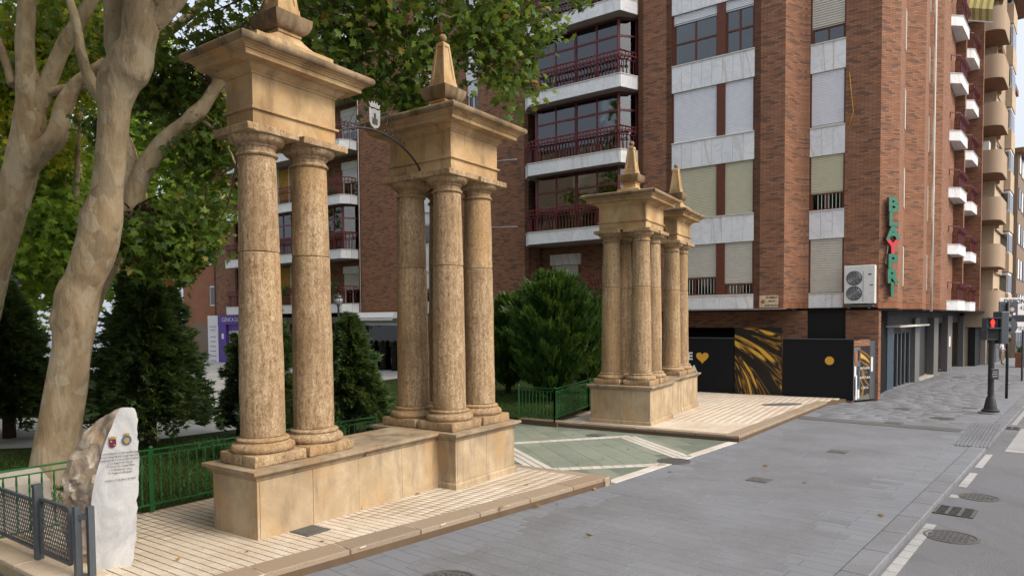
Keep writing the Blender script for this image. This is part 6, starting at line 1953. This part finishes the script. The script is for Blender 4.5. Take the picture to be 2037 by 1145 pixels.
for A_, C_ in zip(levels, levels[1:]):
    for k in range(3): fine.append([[p_[i]+(q_[i]-p_[i])*k/3 for i in range(3)]+[p_[3]] for p_, q_ in zip(A_, C_)])
fine.append(levels[-1]); levels = fine
bo = MB(); Lp = []
for li, ring in enumerate(levels):
    rr = []
    for x, y, z, rough_ in ring:
        p = Vector((x, y, z))
        q = p*3.1
        if rough_: d_ = Vector((MN.noise(q), MN.noise(q+Vector((5, 1, 2))), MN.noise(q+Vector((2, 7, 1)))*.6))*.05 + Vector((MN.noise(q*3.3), MN.noise(q*3.3+Vector((3, 3, 3))), 0))*.035 + Vector((0, MN.cell(Vector((0, x*6, z*7)))-.5, 0))*.04
        else: d_ = Vector((MN.noise(q*1.5)*.012, MN.noise(q*2)*.006, 0))
        if abs(x-ring[0][0]) < .02 and not rough_: d_.x += MN.noise(Vector((0, 0, z*7)))*.035 + MN.noise(Vector((0, 3, z*22)))*.012
        rr.append(p+d_)
    Lp.append(rr)
bo.loops(Lp[::-1] if True else Lp, cap=(True, True))
me = bo.mesh('stone', [MAT['rock'], MAT['rock_rough']], True)
bm = bmesh.new(); bm.from_mesh(me); bmesh.ops.recalc_face_normals(bm, faces=bm.faces[:]); bm.to_mesh(me); bm.free()
nr = len(Lp[0])
for pl in me.polygons:
    vi = [i % nr for i in pl.vertices]
    pl.material_index = 0 if (len(pl.vertices) == 4 and max(vi) <= nf) else 1
me.set_sharp_from_angle(angle=radians(24))
place('stone', me, ST, MBo)
def btxt(body, u, v, size, mat='black'):
    q = on_face(u, v)
    # the lines rise a little towards the right, as carved
    M = MBo @ Matrix.Translation((q.x, .014, q.z))
    text('inscription', body, size, MAT[mat], ST, M, extrude=.001)
for body, v in (('La remodelación y renovación integral', 899), ('de esta Avenida fue inaugurada por el', 905.5), ('Presidente de la Comunidad Autónoma', 912), ('de la Región de Murcia,', 918.5), ('D. Fernando López Miras', 925), ('y el Alcalde de Lorca,', 931.5), ('D. Fulgencio Gil Jódar', 938)):
    btxt(body, 240, v, .0238)
btxt('Lorca, a 10 de Mayo de 2018', 240, 952, .0225)
def bpoly(name, pts, u, v, mat, dy=.012, par=None):
    q = on_face(u, v); b = MB()
    k_ = .74
    b.loops([[(q.x-x*k_, dy, q.z+z*k_) for x, z in pts], [(q.x-x*k_, dy+.002, q.z+z*k_) for x, z in pts]]); return b.build(name, MAT[mat], par or ST, MBo)
sh = [(-.042, .05), (.042, .05), (.042, -.025), (.034, -.045), (.018, -.058), (0, -.064), (-.018, -.058), (-.034, -.045), (-.042, -.025)]
MAT['maroon'] = plain('maroon_print', (.10, .016, .03), .7, .3); MAT['gold'] = plain('gold_print_flat', (.30, .21, .07), .6, .3, 0, .4, 60); MAT['bluep'] = plain('blue_print', (.06, .10, .15), .7, .3, 0, .5, 60)
s_ = bpoly('crest_shield', sh, 224, 880, 'maroon')
bpoly('crest_charge', [(-.03, .01), (-.006, .01), (-.006, .035), (-.03, .035)], 224, 880, 'gold', .016, s_)
bpoly('crest_charge', [(.004, -.03), (.028, -.04), (.03, -.01), (.014, -.022)], 224, 880, 'gold', .016, s_)
bpoly('crest_crown', [(-.042, .056), (.042, .056), (.048, .088), (.028, .078), (.014, .094), (0, .08), (-.014, .094), (-.028, .078), (-.048, .088)], 224, 880, 'gold')
c_ = bpoly('crest_disc', [(.058*cos(2*pi*k/24), .066*sin(2*pi*k/24)) for k in range(24)], 252, 874, 'bluep')
bpoly('crest_ring', [(.036*cos(2*pi*k/16), -.008+.042*sin(2*pi*k/16)) for k in range(16)], 252, 874, 'gold', .016, c_)
bpoly('crest_crown', [(-.035, .066), (.035, .066), (.04, .088), (0, .098), (-.04, .088)], 252, 874, 'gold')

# ------------------------------------------------------------------ railings
def railing(pts, lab, bar_gap, H, z0=.0, post_every=None, grp='green painted railings', first=0):
    p0 = pts[0]
    t = thing('green_railing', lab, 'railing', Matrix.Translation((p0[0], p0[1], park_z(*p0)+z0)), grp)
    def P(p, z): return (p[0], p[1], park_z(p[0], p[1])+z0+z)
    rail = MB()
    for a, c in zip(pts, pts[1:]):
        for z, w_ in ((H, .020), (H-.075, .015), (.10, .017)): rail.bar(P(a, z), P(c, z), w_*1.4, w_)
    rail.build('rail', MAT['green_metal'], t, Matrix.Identity(4))
    bm_ = MB()
    tw = []
    for k in range(15):                                        # twisted square bar
        a = k*pi/4.5; z = .10+(H-.175)*k/14
        tw.append([(.0085*sqrt(2)*cos(a+j*pi/2), .0085*sqrt(2)*sin(a+j*pi/2), z) for j in range(4)])
    bm_.loops(tw); me = bm_.mesh('bar', MAT['green_metal'])
    pm = MB(); pm.box(-.021, .021, -.021, .021, -.06, H+.015); pm.lathe([(.026, H+.016), (.03, H+.03), (.018, H+.05), (.004, H+.056)], 8); pme = pm.mesh('post', MAT['green_metal'])
    for a, c in zip(pts, pts[1:]):
        A, C = Vector(a), Vector(c); L = (C-A).length; n = int(L/bar_gap)
        ns = max(1, round(L/(post_every or 2.0)))
        for i in range(ns+1):
            q = A+(C-A)*i/ns; place('post', pme, t, Matrix.Translation(P((q.x, q.y), 0)))
        for i in range(1, n):
            q = A+(C-A)*i/n; place('bar', me, t, Matrix.Translation(P((q.x, q.y), 0)))
FR0 = off((-4.72, 9.0), (d1, -2.2)); FR1 = off((-4.72, 9.0), (d1, 3.9))
railing([FR0, FR1], 'green railing between the tree lawn and the cream plaza behind the boulder', .125, .83, .02, 1.75)
railing([(.18, 18.32), (1.10, 17.52), (2.28, 20.1), (3.2, 22.0)], 'green railing turning a corner beside the far pylon', .12, .86, .02, 2.4)
railing([off((-17.5, 36), (hd(-50), 0)), off((-17.5, 36), (hd(-50), 4.0))], 'small far green railing before the purple clinic', .16, .95, .02, 2.0)
b = MB(); b.box(-1.4, 1.4, -.02, .02, 0, .95)
o = b.build('banner', MAT['white'], None, frame((-19.0, 37.2, park_z(-19, 37)+.1), heading(-50))); tag(o, 'white banner tied to the far railing before the purple clinic', 'banner')

# ------------------------------------------------------------------ retaining wall with mesh fence, lower left
wA = Vector((-4.30, 6.42)); wd = d2
RW = thing('retaining_wall', 'low plastered wall with pale coping under the mesh fence in the lower left corner', 'wall', Matrix.Translation((wA.x, wA.y, -.3)))
MW = frame((wA.x, wA.y, 0), math.degrees(atan2(wd.y, wd.x)))                # x along the wall to the left, y towards the camera
b = MB(); b.box(-.35, 5.0, -.05, .18, -1.2, .015); b.build('wall_face', MAT['stone_ped'], RW, MW)
for i in range(5):
    b = MB(); b.bevbox(-.36+i*1.07+.003, -.36+(i+1)*1.07-.003, -.22, .22, .018, .065, .01); b.build('coping_slab', MAT['kerbpale'], RW, MW)
def mesh_panel(x0, x1, z0, z1, lab):
    t = thing('mesh_fence_panel', lab, 'fence panel', MW @ Matrix.Translation((x0, 0, z0)), 'dark mesh fence panels')
    b = MB()
    for a, c in (((x0, 0, z0), (x1, 0, z0)), ((x0, 0, z1), (x1, 0, z1)), ((x0, 0, z0), (x0, 0, z1)), ((x1, 0, z0), (x1, 0, z1))): b.bar(a, c, .03)
    b.build('frame', MAT['grey_metal'], t, MW)
    b = MB(); g_ = .052; W, H = x1-x0, z1-z0
    n = int((W+H*.6)/g_)
    for i in range(-int(H*.6/g_)-1, n):
        for sg in (1, -1):
            xa = i*g_; xb = xa+H*.6
            pa, pb = (xa, 0), (xb, H)
            ta, tb = max(0, -xa/(H*.6)) if xa < 0 else 0, min(1, (W-xa)/(H*.6))
            if tb <= ta: continue
            A = (xa+H*.6*ta, H*ta); C = (xa+H*.6*tb, H*tb)
            if sg < 0: A = (W-A[0], A[1]); C = (W-C[0], C[1])
            b.bar((x0+A[0], .004*sg, z0+A[1]), (x0+C[0], .004*sg, z0+C[1]), .006, .006)
    b.build('wire_mesh', MAT['mesh_metal'], t, MW, kind='stuff')
def fpost(x, z1, w=.06, lab='', y=0.0):
    t = thing('fence_post', lab, 'post', MW @ Matrix.Translation((x, y, .06)), 'grey fence posts'); b = MB(); b.box(x-w/2, x+w/2, y-w/2, y+w/2, .066, z1); b.build('upright', MAT['grey_metal'], t, MW)
    b = MB(); b.box(x-w/2-.004, x+w/2+.004, y-w/2-.004, y+w/2+.004, z1-.02, z1+.01); b.build('cap', MAT['grey_metal'], t, MW); return t
mesh_panel(-.02, .63, .16, .70, 'dark mesh fence panel between the double posts and the single grey post')
mesh_panel(.80, 1.95, .16, .66, 'dark mesh fence panel running off the left edge')
fpost(.715, .83, .07, 'single grey fence post between the two mesh panels')
gate_ = thing('double_post', 'pair of grey steel posts joined by cross bars at the bottom edge beside the boulder', 'post', MW @ Matrix.Translation((-.28, .0, .06)))
for (x, y) in ((-.15, -.01), (-.25, -.085)):
    b = MB(); b.box(x-.028, x+.028, y-.028, y+.028, -.35, .74); b.build('upright', MAT['grey_metal'], gate_, MW)
for z in (.64, .06):
    b = MB(); b.bar((-.15, -.01, z), (-.25, -.085, z), .04, .05); b.build('cross_bar', MAT['grey_metal'], gate_, MW)
# sloped concrete block behind the mesh
q = G(35, 1062, .13); MBk = frame((q.x, q.y, q.z), heading(D1A-90))
b = MB(); b.loops([[(-.05, y, 0), (.66, y, 0), (.60, y, .40), (.32, y, .70), (.0, y, .58)] for y in (-.36, .32)][::-1])
o = b.build('concrete_block', MAT['concrete'], None, MBk); tag(o, 'grey concrete block with sloping top behind the mesh fence at the left edge', 'block')

# ------------------------------------------------------------------ lamps
def lantern(t, M, s=1.0):
    b = MB(); b.lathe([(.02, .42), (.05, .40), (.06, .36), (.20, .30), (.23, .24), (.235, .20), (.21, .19)], 20); b.build('lamp_cap', MAT['black_metal'], t, M @ Matrix.Scale(s, 4), smooth=False, sharp=40)
    b = MB(); b.lathe([(.205, .19), (.19, .08), (.13, -.06), (.04, -.12), (.01, -.125)], 20)
    gl = NT('lamp_glass'); gm = gl.done((.35, .36, .36), .15, .6)
    b.build('lamp_glass', gm, t, M @ Matrix.Scale(s, 4), smooth=True)
    b = MB()
    for k in range(6): b.tube([(.212*cos(k*pi/3), .212*sin(k*pi/3), .19), (.197*cos(k*pi/3), .197*sin(k*pi/3), .08), (.137*cos(k*pi/3), .137*sin(k*pi/3), -.06)], .008, 4)
    b.build('lamp_rib', MAT['black_metal'], t, M @ Matrix.Scale(s, 4))
lp = AT(22, 578, 16.5); post_x = lp + Vector((-1.0, .2, 0)); gzp = park_z(post_x.x, post_x.y)
L1 = thing('street_lamp', 'black lantern on an arm at the left edge under the trees', 'street lamp', Matrix.Translation((post_x.x, post_x.y, gzp)), 'black park lanterns')
b = MB(); b.lathe([(.16, gzp), (.16, gzp+.3), (.09, gzp+.5), (.06, gzp+.9), (.05, lp.z+.7), (.06, lp.z+.75), (.02, lp.z+.95)], 12, (post_x.x, post_x.y)); b.build('pole', MAT['black_metal'], L1, Matrix.Identity(4), sharp=40)
b = MB(); b.tube(catmull([post_x+Vector((0, 0, .45)), post_x+Vector((.4, -.1, .68)), lp+Vector((0, 0, .5)), lp+Vector((0, 0, .36))], 5), .022, 6); b.build('arm', MAT['black_metal'], L1, Matrix.Identity(4), smooth=True)
lantern(L1, Matrix.Translation(lp), .95)
lq = AT(673, 602, 30.0); gq = park_z(lq.x, lq.y)
L2 = thing('street_lamp', 'black lantern before the lowest balcony right of the second near column', 'street lamp', Matrix.Translation((lq.x, lq.y, gq)), 'black park lanterns')
b = MB(); b.lathe([(.16, gq), (.14, gq+.4), (.06, gq+.7), (.05, lq.z-.15), (.10, lq.z-.12)], 12, (lq.x, lq.y)); b.build('pole', MAT['black_metal'], L2, Matrix.Identity(4), sharp=40)
lantern(L2, Matrix.Translation(lq), 1.05)

# ------------------------------------------------------------------ traffic light and signs
tl = G(1970, 822)
TL = thing('traffic_light', 'black traffic light post with a lit red standing man for pedestrians', 'traffic light', Matrix.Translation(tl))
MTL = frame(tl, heading(90))
b = MB(); b.lathe([(.30, -.02), (.30, .035), (.27, .05)], 24); b.build('footing', MAT['plank'], TL, MTL)
b = MB(); b.lathe([(.225, .05), (.225, .11), (.17, .14), (.12, .42), (.085, .50), (.078, .55), (.078, 2.05), (.10, 2.08), (.10, 2.14), (.05, 2.16)], 20); b.build('pole', MAT['black_metal'], TL, MTL, sharp=35)
b = MB(); b.bevbox(-.11, .11, -.16, -.06, 1.02, 1.32, .01); pb_ = b.build('push_button_box', MAT['black_metal'], TL, MTL)
for z_, tx in ((1.24, 'PULSE'), (1.17, 'ESPERE'), (1.10, 'VERDE')): text('box_lettering', tx, .05, MAT['offwhite'], pb_, MTL @ Matrix.Rotation(pi, 4, 'Z') @ Matrix.Translation((0, .163, z_)))
MH_ = MTL
b = MB(); b.bevbox(-.26, .10, -.15, .12, 2.16, 2.50, .015); b.bevbox(-.24, .08, -.13, .1, 2.50, 2.80, .015)
hd_ = b.build('pedestrian_head', MAT['grey_metal'], TL, MTL)
b = MB(); b.box(-.22, .06, -.157, -.150, 2.19, 2.47); b.box(-.20, .04, -.137, -.130, 2.53, 2.77); b.build('lens', MAT['black'], hd_, MTL)
man = [(-.02, .22), (.02, .22), (.03, .19), (.055, .175), (.06, .09), (.035, .09), (.035, .0), (-.035, .0), (-.035, .09), (-.06, .09), (-.055, .175), (-.03, .19)]
b = MB(); b.loops([[(-.08+x, y, 2.54+z) for x, z in man] for y in (-.140, -.146)]); b.build('red_man', MAT['red_lamp'], hd_, MTL)
for z_ in (2.50, 2.80):
    b = MB(); b.box(-.25, .09, -.26, -.13, z_-.012, z_+.012); b.build('visor', MAT['grey_metal'], hd_, MTL)
b = MB(); b.bevbox(.11, .34, -.22, .14, 2.05, 2.98, .02); vh = b.build('vehicle_head', MAT['grey_metal'], TL, MTL)
for z_ in (2.2, 2.5, 2.8):
    b = MB(); b.tube([(.34, -.04, z_), (.46, -.04, z_)], .12, 14); b.build('lens_hood', MAT['black_metal'], vh, MTL)
b = MB(); b.box(.0, .2, -.03, .03, 2.1, 2.14); b.build('bracket', MAT['black_metal'], TL, MTL)

sp = G(2002, 792); SGN = thing('road_sign', 'grey backs of a square panel and a round disc on one dark pole', 'road sign', Matrix.Translation(sp), 'road signs seen from behind')
MSp = frame(sp, 0)
b = MB(); b.lathe([(.045, -.05), (.045, 3.40)], 12); b.build('pole', MAT['black_metal'], SGN, MSp, smooth=True)
b = MB(); b.lathe([(.33, 0), (.335, .012), (.33, .024)], 36); b.build('disc', MAT['grey_metal'], SGN, MSp @ Matrix.Translation((.05, .05, 2.57)) @ Matrix.Rotation(radians(-90), 4, 'X'))
b = MB(); b.bevbox(-.29, .38, .05, .075, 2.93, 3.44, .02); pn = b.build('panel', MAT['grey_metal'], SGN, MSp)
for x, z, r, m_ in ((.18, 3.16, .075, 'kerbpale'), (.25, 3.0, .05, 'white')):
    b = MB(); b.lathe([(r, 0), (r, .004)], 18); b.build('sticker', MAT[m_], pn, MSp @ Matrix.Translation((x, .048, z)) @ Matrix.Rotation(radians(90), 4, 'X'))
b = MB(); b.box(-.2, .25, .03, .05, 3.05, 3.09); b.box(-.2, .25, .03, .05, 3.30, 3.34); b.build('clamp', MAT['grey_metal'], SGN, MSp)
p2 = G(2033, 757); o = MB().lathe([(.05, -.05), (.05, 2.35), (.06, 2.36), (.01, 2.42)], 12).build('bollard_post', MAT['grey_metal'], None, frame(p2, 0), sharp=40); tag(o, 'plain dark grey post at the right edge beside the pavement', 'post')
# letting board
bz = AT(1974, 625, 44.0)
LB = thing('letting_board', 'white letting board with black lettering hung high above the pavement at the right edge', 'sign board', Matrix.Translation(bz))
MLB = frame((bz.x, bz.y, 0), 180)
b = MB(); b.box(-3.2, 0, -.04, .03, AT(1974, 626, 44).z, AT(1974, 592, 44).z); b.build('board', MAT['white'], LB, MLB)
b = MB(); b.box(-3.2, 0, -.05, .02, AT(1974, 640, 44).z, AT(1974, 627.5, 44).z); b.build('lower_bar', MAT['navy'], LB, MLB)
text('board_lettering', 'DISPONIBLE', .40, MAT['black'], LB, MLB @ Matrix.Translation((-.70, .04, AT(1974, 600, 44).z)), align='LEFT', bold=.01)
text('board_lettering', '968 44 42 11', .36, MAT['black'], LB, MLB @ Matrix.Translation((-.66, .04, AT(1974, 613, 44).z)), align='LEFT')
b = MB(); b.lathe([(.13, 0), (.13, .01), (.10, .01)], 20); b.build('logo', MAT['black'], LB, MLB @ Matrix.Translation((-.32, .03, AT(1974, 606, 44).z)) @ Matrix.Rotation(radians(-90), 4, 'X'))
b = MB(); b.box(-.1, 0, -.1, .0, AT(1974, 760, 44).z, AT(1974, 592, 44).z+.1); b.build('mast', MAT['grey_metal'], LB, MLB @ Matrix.Translation((-2.9, 0, 0)))
q = AT(2012, 661, 50.0)
o = thing('hanging_sign', 'white hanging shop sign low at the right edge beyond the round disc', 'sign board', Matrix.Translation(q)); Mq = frame((q.x, q.y, 0), 180)
b = MB(); b.box(-2.4, 0, -.05, .05, q.z, q.z+.78); b.build('board', MAT['white'], o, Mq); text('board_lettering', 'PIEL', .42, MAT['black'], o, Mq @ Matrix.Translation((-.25, .055, q.z+.3)), align='LEFT')
q = G(2040, 730)
PLT = thing('planter', 'rust brown square planter box cut by the right edge', 'planter', Matrix.Translation(q))
b = MB(); b.bevbox(-.45, .45, -.45, .45, 0, .95, .02); b.build('box', MAT['terracotta'], PLT, frame(q, 40)); leaf_clump('foliage', PLT, frame(q, 40), [(-.4, .4, -.4, .4, .9, 1.3)], 300, .12, 'plant')

# ------------------------------------------------------------------ people
def person(p, H, ang, shirt, trousers, lab, pose, cap=False, short=True):
    M = frame(p, ang)
    t = thing('person', lab, 'person', M, 'pedestrians on the pavement')
    k = H/1.75
    J = dict(pel=(0, 0, .95), sp=(0, .0, 1.12), ch=(0, .01, 1.32), nk=(0, .02, 1.47), hd=(0, -.01, 1.60), ht=(0, -.01, 1.74),
             sl=(.19, .02, 1.42), el=(.25, .0, 1.16), wl=(.12, -.20, 1.08), fl=(.02, -.24, 1.08), sr=(-.19, .02, 1.42), er=(-.26, .05, 1.15), wr=(-.24, -.02, .92), fr=(-.23, -.06, .83),
             hl=(.10, 0, .90), kl=(.11, -.06, .50), al=(.10, .06, .10), tl=(.10, -.10, .05), hr=(-.10, 0, .90), kr=(-.10, -.02, .50), ar=(-.10, -.10, .09), tr=(-.10, -.26, .04))
    J.update(pose)
    R = dict(pel=(.17, .125), sp=(.16, .115), ch=(.185, .125), nk=(.062, .062), hd=(.085, .10), ht=(.05, .06), sl=(.085, .085), el=(.055, .055), wl=(.036, .036), fl=(.042, .03), sr=(.085, .085), er=(.055, .055), wr=(.036, .036), fr=(.042, .03), hl=(.115, .11), kl=(.078, .078), al=(.052, .052), tl=(.045, .035), hr=(.115, .11), kr=(.078, .078), ar=(.052, .052), tr=(.045, .035))
    E = [('pel', 'sp'), ('sp', 'ch'), ('ch', 'nk'), ('nk', 'hd'), ('hd', 'ht'), ('ch', 'sl'), ('sl', 'el'), ('el', 'wl'), ('wl', 'fl'), ('ch', 'sr'), ('sr', 'er'), ('er', 'wr'), ('wr', 'fr'), ('pel', 'hl'), ('hl', 'kl'), ('kl', 'al'), ('al', 'tl'), ('pel', 'hr'), ('hr', 'kr'), ('kr', 'ar'), ('ar', 'tr')]
    names = list(J)
    me = bpy.data.meshes.new('body')
    me.from_pydata([tuple(c*k for c in J[n_]) for n_ in names], [(names.index(a), names.index(c)) for a, c in E], [])
    o = bpy.data.objects.new('body_tmp', me); COL.objects.link(o)
    sk = o.modifiers.new('skin', 'SKIN'); sb = o.modifiers.new('sub', 'SUBSURF'); sb.levels = 2; sb.render_levels = 2
    for i, n_ in enumerate(names):
        v = me.skin_vertices[0].data[i]; v.radius = (R[n_][0]*k, R[n_][1]*k); v.use_root = n_ == 'pel'
    dg = bpy.context.evaluated_depsgraph_get()
    m2 = bpy.data.meshes.new_from_object(o.evaluated_get(dg)); bpy.data.objects.remove(o)
    m2.name = 'body'; m2.materials.clear()
    for n_ in ('skin', shirt, trousers, 'black'): m2.materials.append(MAT[n_])
    for pl in m2.polygons:
        c = pl.center/k
        i = 0
        arm = abs(c.x) > .20 or (c.y < -.14 and 1.0 < c.z < 1.2)
        if c.z < .075: i = 3
        elif c.z < .98 and not arm: i = 2
        elif c.z < 1.485 and not (arm and c.z < (1.22 if short else .95)): i = 1
        pl.material_index = i; pl.use_smooth = True
    place('body', m2, t, M)
    b = MB()
    if cap:
        b.lathe([(.108*k, 1.655*k), (.112*k, 1.70*k), (.09*k, 1.755*k), (.03*k, 1.775*k)], 16, (0, -.01*k)); b.box(-.07*k, .07*k, -.20*k, -.09*k, 1.66*k, 1.675*k); b.build('cap', MAT['white'], t, M, sharp=50)
    else:
        b.lathe([(.10*k, 1.60*k), (.112*k, 1.68*k), (.09*k, 1.75*k), (.03*k, 1.775*k)], 16, (0, .01*k)); b.build('hair', MAT['black'], t, M, smooth=True)
    return t
pp = G(1992, 725)
person(pp, 1.66, 30, 'shirt_w', 'trs_beige', 'walking person in white cap, pale polo shirt and beige trousers', dict(wr=(-.10, -.22, 1.06), fr=(.0, -.25, 1.05)), cap=True)
pq = G(2022, 697)
person(pq, 1.68, 205, 'shirt_b', 'trs_dark', 'distant person in a turquoise shirt and dark trousers walking away', {}, cap=False)

# ------------------------------------------------------------------ fallen leaves
def dry_leaf(p, z0, lab, s=.11):
    V, F = leaves([(0, 0, 0)], s, rg=rng)
    V = V*np.array([1, 1, .45]); V[:, 2] -= V[:, 2].min()
    o = place('dry_leaf', fastmesh('dry_leaf', V, F, MAT['leaf_dry']), None, Matrix.Translation((p[0], p[1], p[2]+.009)) @ Matrix.Rotation(random.random()*6, 4, 'Z'))
    tag(o, lab, 'leaf', 'fallen dry leaves')
for (u, v) in ((1602, 960), (1750, 1029), (1066, 1011), (1109, 1003), (1170, 1068), (1333, 938), (1184, 974), (1522, 930)):
    dry_leaf(G(u, v), 0, 'dry brown plane leaf lying on the grey paving')
for (u, v) in ((830, 982), (1047, 964), (490, 1100), (1000, 1010), (640, 1080), (700, 1050), (355, 1115)):
    dry_leaf(G(u, v, .13), .13, 'dry brown plane leaf lying on the near cream tiles', .09)
for (u, v) in ((1150, 923), (1200, 913), (1078, 887), (1250, 895), (1090, 865), (1140, 866)):
    dry_leaf(G(u, v), 0, 'small leaf lying on the green slate passage', .09)
for i in range(7):
    a = rng.uniform(0, 3.6); q = off((-4.9, 8.95), (d1, a), (d2, rng.uniform(.1, .9)))
    dry_leaf((q[0], q[1], park_z(*q)+.03), 0, 'dry leaf on the lawn along the near green railing', .12)
